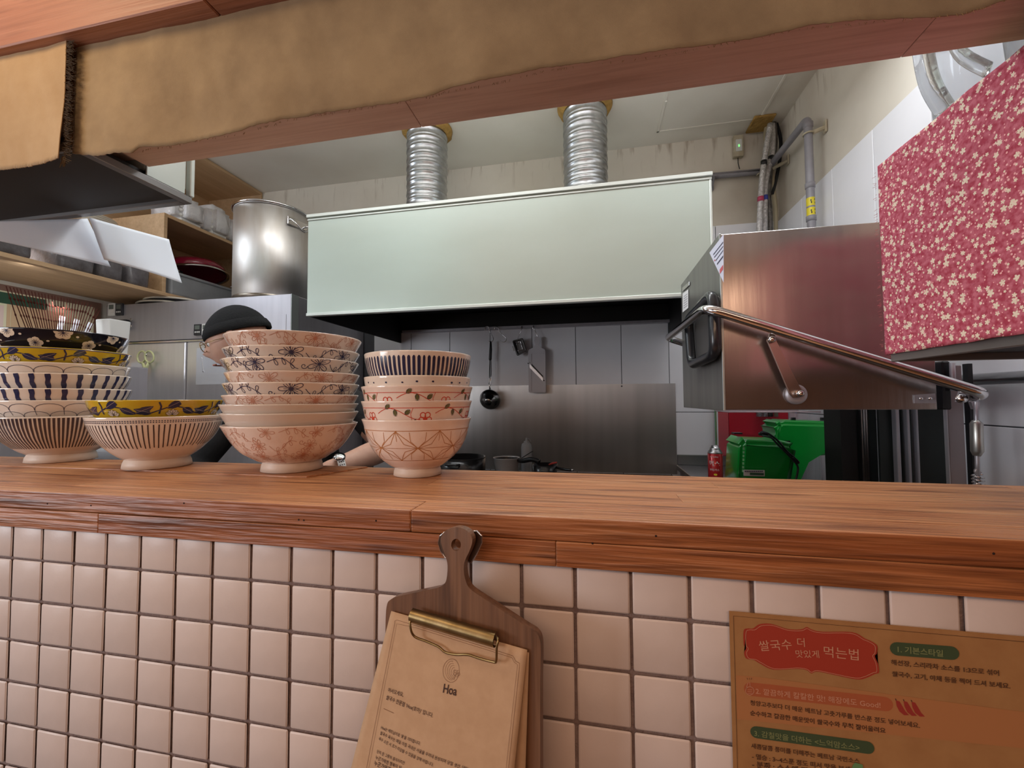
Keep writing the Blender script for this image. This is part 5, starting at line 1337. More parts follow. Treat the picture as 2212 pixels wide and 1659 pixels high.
# post, rear block
u0 = P(2046, 900, 1, .60).x; u1 = P(2083, 900, 1, .60).x; zt = P(2055, 789, 1, .60).z
box('rear_post', u0, u1, .60, .606, .60, zt, mat('post_steel', (.30, .26, .27), .55, .5), dw, .002, off=od)
box('post_flange', u0 - .0025, u0 - .0002, .598, .607, .60, zt, m_ssd, dw, off=od)
u2 = P(2022, 850, 1, .55).x; u3 = P(2040, 850, 1, .55).x
box('hinge_block', u2, u3, .53, .58, P(2030, 885, 1, .53).z, P(2030, 780, 1, .53).z, m_black, dw, .003, off=od)
tube('hinge_pin', [Vector((u2 + .012, .522, P(2030, 845, 1, .53).z)) - Vector(od), Vector((u2 + .012, .522, P(2030, 785, 1, .53).z)) - Vector(od)], .005, m_ssd, dw)
# lever bar
RB = [P(1475, 745, 1, .985), P(1441, 731, 1, .967), P(1517, 666, 1, .462), P(1563, 680, 1, .452), P(2128, 851, 1, .452), P(2135, 856, 1, .47), P(2118, 858, 1, .52)]
far = RB[1].copy(); ret = Vector((RB[1].x + .42, 1.0, RB[1].z - .14))
path = [ret, far, Vector((far.x, .46, RB[2].z)), RB[4], Vector((RB[4].x + .012, .50, RB[4].z - .004))]
tube('lever_bar', [p - Vector(od) for p in rounded(path, .035, 8)], .0108, m_chrome, dw, 16)
# link arm with roller
yl = .478
q = lambda a, b, y=yl: P(a, b, 1, y) - Vector(od)
prism('link_arm', [q(1657, 736), q(1662, 720), q(1674, 722), q(1677, 738), q(1735, 848), q(1728, 858), q(1714, 860), q(1706, 851)], (0, .005, 0), mat('arm_steel', (.46, .38, .34), .3, 1.0), dw, .0008)
for (a, b_, r, d_, mm) in ((1718, 852, .022, .010, m_ssd), (1724, 850, .0075, .017, m_chrome), (1665, 734, .0075, .012, m_chrome)):
    bm = bmesh.new(); add_lathe(bm, [(0, d_), (r * .6, d_ * .97), (r * .95, d_ * .75), (r, d_ * .5), (r, 0), (0, 0)], seg=28)
    bmesh.ops.transform(bm, matrix=Matrix.Translation(q(a, b_, dy0 - .001 if r > .02 else yl)) @ Matrix.Rotation(radians(90), 4, 'X'), verts=bm.verts)
    bobj('roller' if r > .02 else 'bolt', bm, mm, dw, True)
# bracket plate lower right with slots
prism('slot_plate', [q(1973, 853, dy0 - .0005), q(2019, 850, dy0 - .0005), q(2021, 871, dy0 - .0005), q(1974, 871, dy0 - .0005)], (0, -.002, 0), m_ssd, dw)
for a in (1985, 2005): tube('slot_screw', [q(a, 861, dy0 - .004), q(a + 8, 861, dy0 - .004)], .0028, m_chrome, dw, 8)
# knuckle + turnbuckle spring at the right
q = lambda a, b, y=.56: P(a, b, 1, y) - Vector(od)
prism('knuckle_plate', [q(2073, 846, .47), q(2092, 842, .47), q(2094, 862, .47), q(2084, 870, .47), q(2066, 868, .47)], (0, .004, 0), m_ssd, dw)
bm = bmesh.new(); add_lathe(bm, [(0, .008), (.008, .007), (.009, 0)], seg=16); bmesh.ops.transform(bm, matrix=Matrix.Translation(q(2075, 861, .469)) @ Matrix.Rotation(radians(90), 4, 'X'), verts=bm.verts); bobj('bolt', bm, m_chrome, dw, True)
tube('spring_rod', [q(2108, 868), q(2109, 905), q(2111, 1000), q(2112, 1040)], .0042, m_ssd, dw, 10)
tube('turnbuckle', [q(2106, 908), q(2109, 915), q(2111, 975), q(2110, 985)], [.006, .0105, .0105, .006], mat('worn_steel', (.55, .55, .52), .35, .9), dw, 12)
prism('spring_eye', [q(2098, 868), q(2106, 862), q(2117, 868), q(2116, 884), q(2104, 884)], (0, .008, 0), m_ssd, dw)
tube('coil_spring', [q(2112, 1025) + Vector((.009 * cos(k * .9), .009 * sin(k * .9), -.0022 * k * .45)) for k in range(90)], .0017, m_chrome, dw, 6)
tube('spring_hook', [q(2112 + 5 * cos(a * .6), 1018 + 5 * sin(a * .6)) for a in range(9)], .003, m_ssd, dw, 8)
box('rear_channel', P(2096, 900, 1, .66).x, P(2106, 900, 1, .66).x, .66, .675, .62, 1.43, m_black, dw, off=od)
# black loop handle on the left face
yz = [(.560, 1.622), (.548, 1.47), (.80, 1.452), (.812, 1.56)]
hc = [P(1540, 632, 0, .268), P(1545, 765, 0, .268), P(1494, 789, 0, .268), P(1487, 690, 0, .268)]
lp = []
for k in range(4):
    a, b_, c_ = hc[k - 1], hc[k], hc[(k + 1) % 4]
    p = b_ + (a - b_).normalized() * .035; r_ = b_ + (c_ - b_).normalized() * .035
    for s_ in range(6): t_ = s_ / 5; lp.append(p * (1 - t_) ** 2 + b_ * 2 * t_ * (1 - t_) + r_ * t_ * t_)
fr_ = []
for a, b_ in zip(lp, lp[1:] + lp[:1]):
    n = max(1, int((b_ - a).length / .02))
    for k in range(n): fr_.append(a + (b_ - a) * k / n - Vector(od))
tube('loop_handle', fr_, .0125, m_rubber, dw, 14, closed=True)
prism('handle_recess', [Vector((dx0 - .0035, p.y, p.z)) - Vector(od) for p in lp], (-.0012, 0, 0), m_frame, dw)
# stickers on the left face
def face(l, d=.0045): return [Vector((dx0 - d, P(a, b, 0, dx0 - d).y, P(a, b, 0, dx0 - d).z)) - Vector(od) for a, b in l]
m_stick_w = mat('sticker_white', (.72, .74, .90), .4)
stk = prism('instruction_sticker', face([(1533, 546), (1563.5, 506), (1563.5, 610)]), (-.0006, 0, 0), m_stick_w, dw)
m_ink = mat('sticker_ink', (.05, .05, .10), .6); m_inkr = mat('sticker_red_ink', (.6, .12, .14), .6)
for (x0, y0, x1, y1, hh, mm) in ((1541, 549, 1562, 522, 2.4, m_ink), (1543, 555, 1562, 531, 2.2, m_ink), (1546, 562, 1562, 540, 2.2, m_ink), (1549, 569, 1562, 552, 3.6, m_ink), (1543, 562, 1545, 560, 3, m_inkr), (1555, 582, 1562, 572, 10, m_inkr)):
    prism('printed_line', face([(x0, y0), (x1, y1), (x1, y1 + hh), (x0, y0 + hh)], .0053), (-.0003, 0, 0), mm, stk)
st2 = prism('warning_sticker', face([(1475, 634), (1487, 625), (1487, 665), (1475, 675)]), (-.0006, 0, 0), mat('sticker_plain', (.8, .8, .82), .5), dw)
for k in range(6): prism('printed_line', face([(1477, 640 + k * 5), (1485, 634 + k * 5), (1485, 635.4 + k * 5), (1477, 641.4 + k * 5)], .0053), (-.0003, 0, 0), mat('grey_print', (.35, .35, .38), .7), st2)
prism('name_plate', face([(1475, 621), (1490, 608), (1490, 616), (1475, 630)]), (-.002, 0, 0), m_chrome, dw, .0004)

# ---------------------------------------------------------------- green machines, red panel, tub, gas can
yr = 1.795
u0, u1 = P(1545, 900, 1, yr).x, XR - .012
rp = thing('red_board', ((u0 + u1) / 2, yr, 1.0565), 'red board with a green edge leaning behind the green machines', 'board')
orp = tuple(rp.location)
zt = 1.335
box('board', u0 + .014, u1, yr, yr + .010, 1.0565, zt, mat('bright_red_card', (.52, .015, .03), .35), rp, off=orp)
box('green_edge', u0, u0 + .0075, yr, yr + .010, 1.0565, zt, mat('bright_green_card', (.02, .35, .13), .4), rp, off=orp)
box('white_edge', u0 + .0078, u0 + .0137, yr, yr + .010, 1.0565, zt, m_plain, rp, off=orp)
m_gm = mat('green_casing', (.005, .30, .035), .28, coat=.4)
def machine(name, pts_px, y0, y1, label, taper, z0=1.0008):
    """side outline seen from the hatch, extruded in depth, top edges rounded"""
    pts = [P(a, b, 1, y0) for a, b in pts_px]; cx = sum(p.x for p in pts) / len(pts)
    t = thing(name, (cx, (y0 + y1) / 2, z0), label, 'machine', 'green kitchen machines')
    out = []
    for p in pts: out.append(Vector((p.x - cx, y0 - (y0 + y1) / 2, max(p.z, z0) - z0)))
    bm = bmesh.new(); add_prism(bm, out, (0, y1 - y0, 0))
    bmesh.ops.bevel(bm, geom=[e for e in bm.edges if max(v.co.z for v in e.verts) > .02], offset=.020, segments=5, affect='EDGES')
    for v in bm.verts: v.co.y *= 1 - taper * v.co.z
    bobj('casing', bm, m_gm, t, True)
    for v in t.children[0].data.polygons: pass
    return t
g1 = machine('green_slicer', [(1594, 1100), (1600, 956), (1606, 950), (1706, 954), (1728, 962), (1706, 1100)], 1.02, 1.19, 'front green plastic machine housing with a spec label', .2)
def md(t):
    for o in t.children:
        m_ = o.modifiers.new('n', 'WEIGHTED_NORMAL'); m_.keep_sharp = True
md(g1)
q = lambda a, b, y: P(a, b, 1, y) - g1.location
sp = prism('spec_label', [q(1607, 1015, 1.012), q(1652, 1016, 1.012), q(1652, 1029, 1.012), q(1607, 1028, 1.012)], (0, .004, 0), mat('grey_label', (.5, .5, .5), .5), g1)
prism('label_strip', [q(1620, 1021, 1.011), q(1650, 1022, 1.011), q(1650, 1027, 1.011), q(1620, 1026, 1.011)], (0, .0008, 0), mat('dark_green_card', (.03, .09, .05), .6), sp)
for k in range(10): prism('printed_text', [q(1609 + 4 * k, 1017, 1.011), q(1611.6 + 4 * k, 1017, 1.011), q(1611.6 + 4 * k, 1019.5, 1.011), q(1609 + 4 * k, 1019.5, 1.011)], (0, .0008, 0), m_ink, sp)
for k in range(7):
    z_ = 968 + 8 * k
    bm = bmesh.new(); a = q(1604 - k * .3, z_, 1.022); add_box(bm, a.x, a.x + .005, a.y - .006, a.y - .0035, a.z - .005, a.z + .003); bobj('pale_letter', bm, mat('pale_green_letter', (.25, .55, .28), .5), g1)
prism('black_cap', [q(1586, 938, 1.06), q(1604, 938, 1.06), q(1604, 935, 1.06), q(1586, 935, 1.06)], (0, .03, 0), m_black, g1)
g2 = machine('green_slicer', [(1690, 1100), (1702, 990), (1672, 934), (1678, 914), (1690, 908), (1803, 911), (1803, 984), (1735, 988), (1733, 1100)], 1.235, 1.40, 'rear taller green plastic machine with a warning triangle', .1)
md(g2)
q = lambda a, b, y: P(a, b, 1, y) - g2.location
prism('black_badge', [q(1692, 952, 1.232), q(1707, 952, 1.232), q(1707, 966, 1.232), q(1692, 966, 1.232)], (0, .002, 0), m_black, g2)
prism('warning_triangle', [q(1697, 961, 1.231), q(1703, 961, 1.231), q(1700, 955, 1.231)], (0, .0008, 0), mat('pale_green_print', (.5, .8, .5), .5), g2)
wl = prism('warning_label', [q(1687, 975, 1.232), q(1712, 975, 1.232), q(1712, 991, 1.232), q(1687, 991, 1.232)], (0, .001, 0), mat('pale_green_print', (.5, .8, .5), .5), g2)
prism('red_band', [q(1687, 975, 1.231), q(1712, 975, 1.231), q(1712, 982, 1.231), q(1687, 982, 1.231)], (0, .0008, 0), mat('sticker_red_ink', (.6, .12, .14), .6), wl)
for a in (1715, 1779): prism('black_button', [q(a - 4, 909, 1.28), q(a + 4, 909, 1.28), q(a + 4, 902, 1.28), q(a - 4, 902, 1.28)], (0, .012, 0), m_black, g2)
box('steel_leg', q(1738, 1000, 1.25).x, q(1800, 1000, 1.25).x, .02, .14, 0, q(1738, 986, 1.25).z, m_ss, g2)
cb = thing('power_cable', tuple(P(1652, 938, 1, 1.0)), 'black cable looping over the front green machine', 'cable')
q = lambda a, b, y=1.0: P(a, b, 1, y) - cb.location
tube('cord', sm([q(1642, 938, 1.03), q(1655, 935), q(1672, 945), (q(1685, 957, .998)), q(1700, 975, .998), q(1715, 988), q(1725, 998), q(1722, 1000, 1.0), q(1712, 988, .996)], 6), .0032, m_black, cb, 8)
tube('cord', sm([q(1645, 940, 1.02), q(1665, 945, .998), q(1680, 960, .996), q(1705, 985, .996), q(1722, 1005), q(1723, 1020), q(1718, 1040, 1.0)], 6), .0032, m_black, cb, 8)
tube('plug', [q(1640, 938, 1.03), q(1648, 935, 1.02), q(1660, 938, 1.01)], [.005, .008, .004], m_black, cb, 10)
# clear tub behind
y0 = 1.50; a = P(1573, 890, 1, y0); b_ = P(1790, 1000, 1, y0)
m_cl2 = mat('clear_tub', (.98, .98, 1.0), .02, trans=1.0, ior=1.06, spec=.5)
t = thing('clear_tub', ((a.x + b_.x) / 2, 1.60, 1.0008), 'clear plastic tub in front of the red board', 'tub')
w = (b_.x - a.x) / 2; h = a.z - 1.0
box('front_wall', -w, w, -.1, -.098, 0, h, m_cl2, t); box('back_wall', -w, w, .098, .1, 0, h, m_cl2, t); box('end_wall', -w, -w + .002, -.0978, .0978, 0, h, m_cl2, t); box('end_wall', w - .002, w, -.0978, .0978, 0, h, m_cl2, t)
tube('rolled_rim', [(x, y, h) for x, y in ((-w, -.1), (w, -.1), (w, .1), (-w, .1))], .0036, mat('pale_clear_edge', (.80, .62, .66), .2, trans=.2), t, 8, closed=True)
a = P(1722, 886, 1, 1.72); b_ = P(1748, 903, 1, 1.72)
a1 = P(1748, 886, 1, 1.73)
t = tag(box('blue_pack', a.x, b_.x, 1.72, 1.75, 1.0008, 1.33, mat('blue_pack', (.05, .22, .55), .4), None, .003), 'blue packet standing behind the clear tub', 'packet')
t = tag(box('white_carton', b_.x + .002, b_.x + .085, 1.72, 1.76, 1.0008, 1.335, m_plain, None, .003), 'white carton standing behind the rear green machine', 'carton')
# gas can
yc = 1.28; c_ = P(1545, 1000, 1, yc); r = .0275; zt = P(1545, 962, 1, yc).z
t = thing('gas_can', (c_.x, yc, 1.0008), 'red gas canister with white Korean lettering beside the green machine', 'can')
m_canred = mat('can_red', (.50, .025, .03), .25, .3, coat=.5)
H = zt - 1.0
lathe('can_body', [(0, .001), (r * .92, 0), (r, .004), (r, H * .80), (r * .97, H * .805)], m_canred, t, 40)
lathe('shoulder', [(r * 1.0, H * .803), (r * 1.01, H * .815), (r * .95, H * .84), (r * .70, H * .90), (r * .66, H * .915), (r * .68, H * .93), (r * .55, H * .94), (r * .52, H * .985), (r * .4, H), (0, H)], m_ss, t, 40)
lathe('base_label', [(r + .0003, .006), (r + .0003, .032)], mat('pale_blue_label', (.55, .62, .72), .4), t, 40)
camth = atan2(CAM.x - c_.x, -(CAM.y - yc))
def cyl(r_, th0): return lambda a, b: Vector((r_ * sin(th0 + a / r_), -r_ * cos(th0 + a / r_), b))
def can_text(s, w, z, mm, dth=0.0):
    f = cyl(r + .0005, camth + dth - w / 2 / r)
    text_fit('lettering', s, lambda a, b: f(a, b + z), w, mm, t)
can_text('맥스', .040, H * .52, m_plain, -.1); can_text('부탄가스', .036, H * .40, m_plain, -.1); can_text('ine-safety', .030, H * .72, m_plain, -.1)
lathe('oval_logo', [(r + .0004, H * .29), (r + .0004, H * .29)], m_ytape, t, 6) if False else None
bm = bmesh.new(); f = cyl(r + .0006, camth); vv = [bm.verts.new(f(.0065 * cos(k * pi / 8), H * .31 + .004 * sin(k * pi / 8))) for k in range(16)]; bm.faces.new(vv); bobj('yellow_badge', bm, m_ytape, t)

# ---------------------------------------------------------------- cloth covered shelf on the right
X0 = .50; zs0, zs1 = 1.421, 1.762; ya, yb_ = -.03, .322
sh = thing('cloth_covered_shelf', (.73, .15, 1.42), 'shelf box on the right wall draped in red blossom print cloth', 'shelf')
osh = (.73, .15, 1.42)
ye = .10
box('shelf_frame', X0 + .012, XR - .002, -.02, yb_ - .012, zs0 + .002, zs0 + .020, m_dark, sh, .002, off=osh)
box('shelf_top', X0 + .010, XR - .002, .106, yb_ - .010, zs1 - .018, zs1 - .004, m_ply, sh, .001, off=osh)
bm = bmesh.new(); add_box(bm, X0 + .004, X0 + .012, -.02, yb_ - .004, zs0 - .009, zs0 + .006, .001); add_box(bm, X0 + .0125, XR - .002, yb_ - .012, yb_ - .004, zs0 - .009, zs0 + .006, .001)
for v in bm.verts: v.co -= Vector(osh)
bobj('bottom_angle', bm, m_frame, sh)
for (x, y) in ((X0 + .03, yb_ - .03), (XR - .02, yb_ - .03)): box('shelf_post', x - .008, x + .008, y - .008, y + .008, zs0 + .0205, zs1 - .0185, m_frame, sh, off=osh)
# cloth: left face (x = X0) then wraps round the far end
import random as _r
rr = _r.Random(8)
from mathutils import noise
n1, n2, nz_ = 70, 70, 60
pathxy = [(X0, ya + (yb_ - ya) * k / n1) for k in range(n1 + 1)] + [(X0 + (XR - .004 - X0) * k / n2, yb_) for k in range(1, n2 + 1)]
V = []; F = []; UV = []
s_ = 0
for k, (x, y) in enumerate(pathxy):
    if k: s_ += hypot(x - pathxy[k - 1][0], y - pathxy[k - 1][1])
    zb = zs0 + .004 + .0018 * noise.noise(Vector((s_ * 30, 2, 0)))
    if .31 < s_ < .40: zb += 0
    for j in range(nz_ + 1):
        z = zb + (zs1 - zb) * j / nz_
        d = noise.noise(Vector((s_ * 9, z * 4, 1))) * .004 + noise.noise(Vector((s_ * 26 + z * 12, z * 14, 4))) * .0016
        corner = abs(s_ - (yb_ - ya)) < .03
        dd = d * (0.35 if corner else 1)
        if k <= n1: V.append((x - .001 - abs(dd) if y > .0 else x - .001 - abs(dd), y, z))
        else: V.append((x, y + .001 + abs(dd), z))
        UV.append((s_, z))
for k in range(len(pathxy) - 1):
    for j in range(nz_): a = k * (nz_ + 1) + j; F.append((a, a + 1, a + nz_ + 2, a + nz_ + 1))
me = bpy.data.meshes.new('draped_cloth'); me.from_pydata([(a - osh[0], b - osh[1], c - osh[2]) for a, b, c in V], [], F); me.update()
uvl = me.uv_layers.new(name='UVMap')
for l in me.loops: uvl.data[l.index].uv = UV[l.vertex_index]
o = link('draped_cloth', me, m_cloth, sh, True); md_ = o.modifiers.new('s', 'SOLIDIFY'); md_.thickness = .001
bm = bmesh.new()
for k in range(60):
    z = rr.uniform(zs0 + .01, zs1 - .01); thread(bm, (X0 - .003, yb_ + .002, z), (-.6, .8, -.2), rr.uniform(.002, .006), .0003)
for v in bm.verts: v.co -= Vector(osh)
o = bobj('frayed_edge', bm, mat('red_thread', (.4, .08, .1), .9), sh); o['kind'] = 'stuff'

# clear pitchers on the shelf
def pitcher(x, y, R0, R1, H, ang, label):
    t = thing('clear_pitcher', (x, y, zs1 + .0005), label, 'pitcher', 'clear plastic pitchers on the cloth covered shelf', ang)
    body = [(0, .002), (R0 * .9, .002), (R0, .008), (R1, H - .02), (R1 * 1.03, H), (R1 * 1.01, H + .002), (R1 * .985, H - .02), (R0 * .96, .010), (0, .006)]
    m_p = mat('pitcher_plastic', (.90, .93, .96), .08, trans=.88, ior=1.25, spec=.7, coat=.5)
    lathe('pitcher_body', body, m_p, t, 64)
    bm = bmesh.new()
    pts = [(R1 * .99, H - .030), (R1 + .034, H - .022), (R1 + .046, H - .05), (R1 + .036, H - .12), (R0 + .018, H - .165)]
    c = sm([(a, 0, b_) for a, b_ in pts], 5)
    hb_ = []
    for i, p in enumerate(c):
        tn = (c[min(i + 1, len(c) - 1)] - c[max(i - 1, 0)]).normalized(); nn = Vector((tn.z, 0, -tn.x))
        hb_.append([bm.verts.new(p + nn * a + Vector((0, b_, 0))) for a, b_ in ((-.004, -.013), (.004, -.013), (.004, .013), (-.004, .013))])
    for A_, B_ in zip(hb_, hb_[1:]):
        for k in range(4): bm.faces.new((A_[k], A_[(k + 1) % 4], B_[(k + 1) % 4], B_[k]))
    bm.faces.new(hb_[0][::-1]); bm.faces.new(hb_[-1])
    bmesh.ops.bevel(bm, geom=bm.edges[:], offset=.0012, segments=2, affect='EDGES')
    bobj('handle', bm, m_p, t, True)
pitcher(.612, .268, .050, .060, .205, radians(200), 'left clear plastic pitcher with its handle toward the wall corner')
pitcher(.600, .128, .050, .060, .205, radians(150), 'right clear plastic pitcher nearest the hatch')

# metal pipe along the right wall under the shelf
t = thing('wall_pipe', (XR - .03, .7, 1.39), 'grey steel pipe running along the tiled right wall under the cloth shelf', 'pipe')
tube('pipe_run', [(0, -.55, .004), (0, .20, .004)], .014, mat('dull_pipe', (.40, .40, .42), .3, .9), t, 16)
for y in (-.4, .12): 
    bm = bmesh.new(); add_box(bm, -.017, .027, y - .006, y + .006, -.014, .022, .002); bobj('pipe_clip', bm, m_frame, t)

# ---------------------------------------------------------------- the cook
def skin_mesh(nodes, edges, name, levels=2):
    """nodes {key: (pos, radius)}; first key is the root"""
    keys = list(nodes); me = bpy.data.meshes.new(name)
    me.from_pydata([nodes[k][0] for k in keys], [(keys.index(a), keys.index(b)) for a, b in edges], [])
    o = bpy.data.objects.new(name, me); C.objects.link(o)
    md1 = o.modifiers.new('skin', 'SKIN'); md1.use_smooth_shade = True; md1.branch_smoothing = .4
    for i, k in enumerate(keys):
        r = nodes[k][1]; sv = me.skin_vertices[0].data[i]
        sv.radius = r if isinstance(r, tuple) else (r, r); sv.use_root = (i == 0)
    md2 = o.modifiers.new('sub', 'SUBSURF'); md2.levels = levels; md2.render_levels = levels
    dg = bpy.context.evaluated_depsgraph_get(); dg.update()
    m2 = bpy.data.meshes.new_from_object(o.evaluated_get(dg)); bpy.data.objects.remove(o); bpy.data.meshes.remove(me)
    m2.name = name; return m2
m_skin = mat('skin', (.56, .33, .24), .5, sss=.08, col2=(.50, .28, .20), scale=20)
m_shirt = mat('black_cotton', (.012, .012, .013), .9, bump=.4, bscale=30)
m_beanie = mat('black_knit', (.005, .0055, .0065), .98, bump=.6, bscale=160, bstretch=(1, 1, 3))
m_apron = mat('dark_trousers', (.02, .02, .024), .9)
hc_ = Vector((-1.262, .75, 1.575))   # head centre
N_ = {
 'pelvis': ((-1.02, .86, .92), (.155, .115)), 'waist': ((-1.03, .86, 1.06), (.140, .105)), 'chest': ((-1.06, .85, 1.24), (.165, .115)),
 'upper': ((-1.09, .835, 1.36), (.13, .085)), 'neck0': ((-1.14, .815, 1.435), (.060, .058)), 'neck1': ((-1.20, .785, 1.50), (.052, .052)), 
 'shR': ((-1.265, .80, 1.345), (.062, .058)), 'elR': ((-1.38, .70, 1.12), (.046, .046)), 'wrR': ((-1.22, .52, 1.05), (.028, .028)), 'haR': ((-1.16, .47, 1.04), (.030, .018)),
 'shL': ((-.885, .86, 1.36), (.066, .062)), 'elL': ((-.715, .84, 1.185), (.052, .050)), 'fmL': ((-.722, .75, 1.178), (.046, .044)), 'wrL': ((-.768, .62, 1.152), (.030, .028)), 'haL': ((-.815, .565, 1.142), (.032, .017)),
 'hipR': ((-1.11, .87, .88), (.095, .095)), 'knR': ((-1.13, .84, .50), (.062, .062)), 'anR': ((-1.14, .87, .09), (.042, .042)), 'toR': ((-1.16, .74, .045), (.042, .030)),
 'hipL': ((-.93, .87, .88), (.095, .095)), 'knL': ((-.91, .84, .50), (.062, .062)), 'anL': ((-.90, .87, .09), (.042, .042)), 'toL': ((-.90, .74, .045), (.042, .030)),
}
E_ = [('pelvis', 'waist'), ('waist', 'chest'), ('chest', 'upper'), ('upper', 'neck0'), ('neck0', 'neck1'), ('upper', 'shR'), ('shR', 'elR'), ('elR', 'wrR'), ('wrR', 'haR'),
      ('upper', 'shL'), ('shL', 'elL'), ('elL', 'fmL'), ('fmL', 'wrL'), ('wrL', 'haL'), ('pelvis', 'hipR'), ('hipR', 'knR'), ('knR', 'anR'), ('anR', 'toR'), ('pelvis', 'hipL'), ('hipL', 'knL'), ('knL', 'anL'), ('anL', 'toL')]
def fingers(side, wr, ha, palm_side, thumb_side):
    w = Vector(N_[wr][0]); h = Vector(N_[ha][0]); d = (h - w).normalized(); ps = Vector(palm_side).normalized(); ps = (ps - d * ps.dot(d)).normalized(); dn = d.cross(ps)
    if dn.z > 0: dn = -dn
    for k, L in enumerate((.070, .078, .073, .058)):
        off = ps * (.030 - .020 * k); b0 = h + d * .018 + off * .85
        j1 = b0 + d * L * .45 + dn * .006; j2 = j1 + d * L * .28 + dn * .016; j3 = j2 + d * L * .16 + dn * .018
        a, b_, c_, e_ = (side + 'f%d%d' % (k, q_) for q_ in range(4))
        N_[a] = (tuple(b0), .0100); N_[b_] = (tuple(j1), .0088); N_[c_] = (tuple(j2), .0082); N_[e_] = (tuple(j3), .0072)
        E_.extend([(ha, a), (a, b_), (b_, c_), (c_, e_)])
    th0 = w + d * .028 + ps * .026; th1 = th0 + d * .026 + ps * .020 + dn * .010; th2 = th1 + d * .028 + ps * .004 + dn * .012
    for nm, p, r in (('t0', th0, .013), ('t1', th1, .0105), ('t2', th2, .0085)): N_[side + nm] = (tuple(p), r)
    E_.extend([(ha, side + 't0'), (side + 't0', side + 't1'), (side + 't1', side + 't2')])
fingers('R', 'wrR', 'haR', (1, .2, 0), 1); fingers('L', 'wrL', 'haL', (-.7, .6, 0), 1)
cook = thing('person', (-1.03, .86, 0), 'cook in black cap and black shirt behind the tall bowl stack, looking down', 'person')
oc_ = Vector((-1.03, .86, 0))
me = skin_mesh(N_, E_, 'body')
# head joined into the same mesh: shaped ellipsoid with brow, nose, mouth and chin
fdir = Vector((-.86, -.42, -.30)).normalized()           # looks left and down
side = fdir.cross(Vector((0, 0, 1))).normalized(); upv = side.cross(fdir).normalized()
bm = bmesh.new(); bm.from_mesh(me)
bmesh.ops.create_uvsphere(bm, u_segments=48, v_segments=36, radius=1.0)
bm.verts.ensure_lookup_table(); hv = list(bm.verts)[-(48 * 35 + 2):]
def gauss(x, s_): return math.exp(-(x / s_) ** 2)
for v in hv:
    d_ = v.co.copy(); f_, s2, u_ = d_.y, d_.x, d_.z       # f forward, s side, u up
    r = 1.0; rf = .098; rs = .076; ru = .118
    if u_ < 0: rs *= 1 - .28 * (-u_) ** 1.5; 
    p = Vector((s2 * rs, f_ * rf, u_ * ru))
    if f_ > 0:
        p.y += .024 * gauss(s2, .16) * gauss(u_ + .18, .20) * (1 if u_ < .1 else .6)       # nose
        p.y += .006 * gauss(s2, .55) * gauss(u_ - .16, .12)                                 # brow
        for e in (-.36, .36): p.y -= .011 * gauss(s2 - e, .16) * gauss(u_ - .02, .11)       # eye sockets
        p.y += .006 * gauss(s2, .25) * gauss(u_ + .52, .09); p.y -= .004 * gauss(s2, .22) * gauss(u_ + .585, .03)
        p.y += .010 * gauss(s2, .4) * gauss(u_ + .85, .16)
    v.co = hc_ + side * p.x + fdir * p.y + upv * p.z
for v in bm.verts: v.co -= oc_
bm.to_mesh(me); bm.free()
for m_ in (m_shirt, m_skin, m_apron): me.materials.append(m_)
elL = Vector(N_['elL'][0]); elR = Vector(N_['elR'][0])
for p in me.polygons:
    c = p.center + oc_; i = 0
    if c.z < .93: i = 2
    if c.z > 1.455: i = 1
    if (c.y < .85 and c.x > -.93 and 1.08 < c.z < 1.232): i = 1
    if (c.y < .62 and c.z > .98 and c.x < -.95): i = 1
    p.material_index = i; p.use_smooth = True
body = link('body', me, None, cook)
# ears
for sg in (-1, 1):
    bm = bmesh.new(); add_tube(bm, [hc_ + side * sg * .074 - fdir * .004 + upv * (.018 * sin(a * pi / 6)) + fdir * (.011 * cos(a * pi / 6)) + side * sg * .006 - oc_ for a in range(12)], .005, 8, closed=True)
    bmesh.ops.create_uvsphere(bm, u_segments=12, v_segments=8, radius=.012, matrix=Matrix.Translation(hc_ + side * sg * .075 - oc_)); bobj('ear', bm, m_skin, cook, True)
    # eye
    bm = bmesh.new(); bmesh.ops.create_uvsphere(bm, u_segments=16, v_segments=10, radius=.011, matrix=Matrix.Translation(hc_ + side * sg * .028 + fdir * .079 + upv * .002 - oc_)); bobj('eye', bm, m_plain, cook, True)
    bm = bmesh.new(); bmesh.ops.create_uvsphere(bm, u_segments=12, v_segments=8, radius=.0055, matrix=Matrix.Translation(hc_ + side * sg * .028 + fdir * .0865 + upv * .0 - oc_)); bobj('iris', bm, m_black, cook, True)
    bm = bmesh.new(); add_tube(bm, [hc_ + side * sg * (.014 + .009 * k) + fdir * (.094 - .0022 * k * k) + upv * (.021 + .002 * k - .0008 * k * k) - oc_ for k in range(5)], [.0018, .003, .003, .0026, .0012], 6); bobj('eyebrow', bm, m_beanie, cook, True)
bm = bmesh.new(); add_tube(bm, [hc_ + side * (.006 * k) + fdir * (.1 - .0009 * k * k) - upv * (.068 + .0002 * k * k) - oc_ for k in range(-4, 5)], .003, 6); bobj('lips', bm, mat('lip_skin', (.42, .18, .14), .5), cook, True)
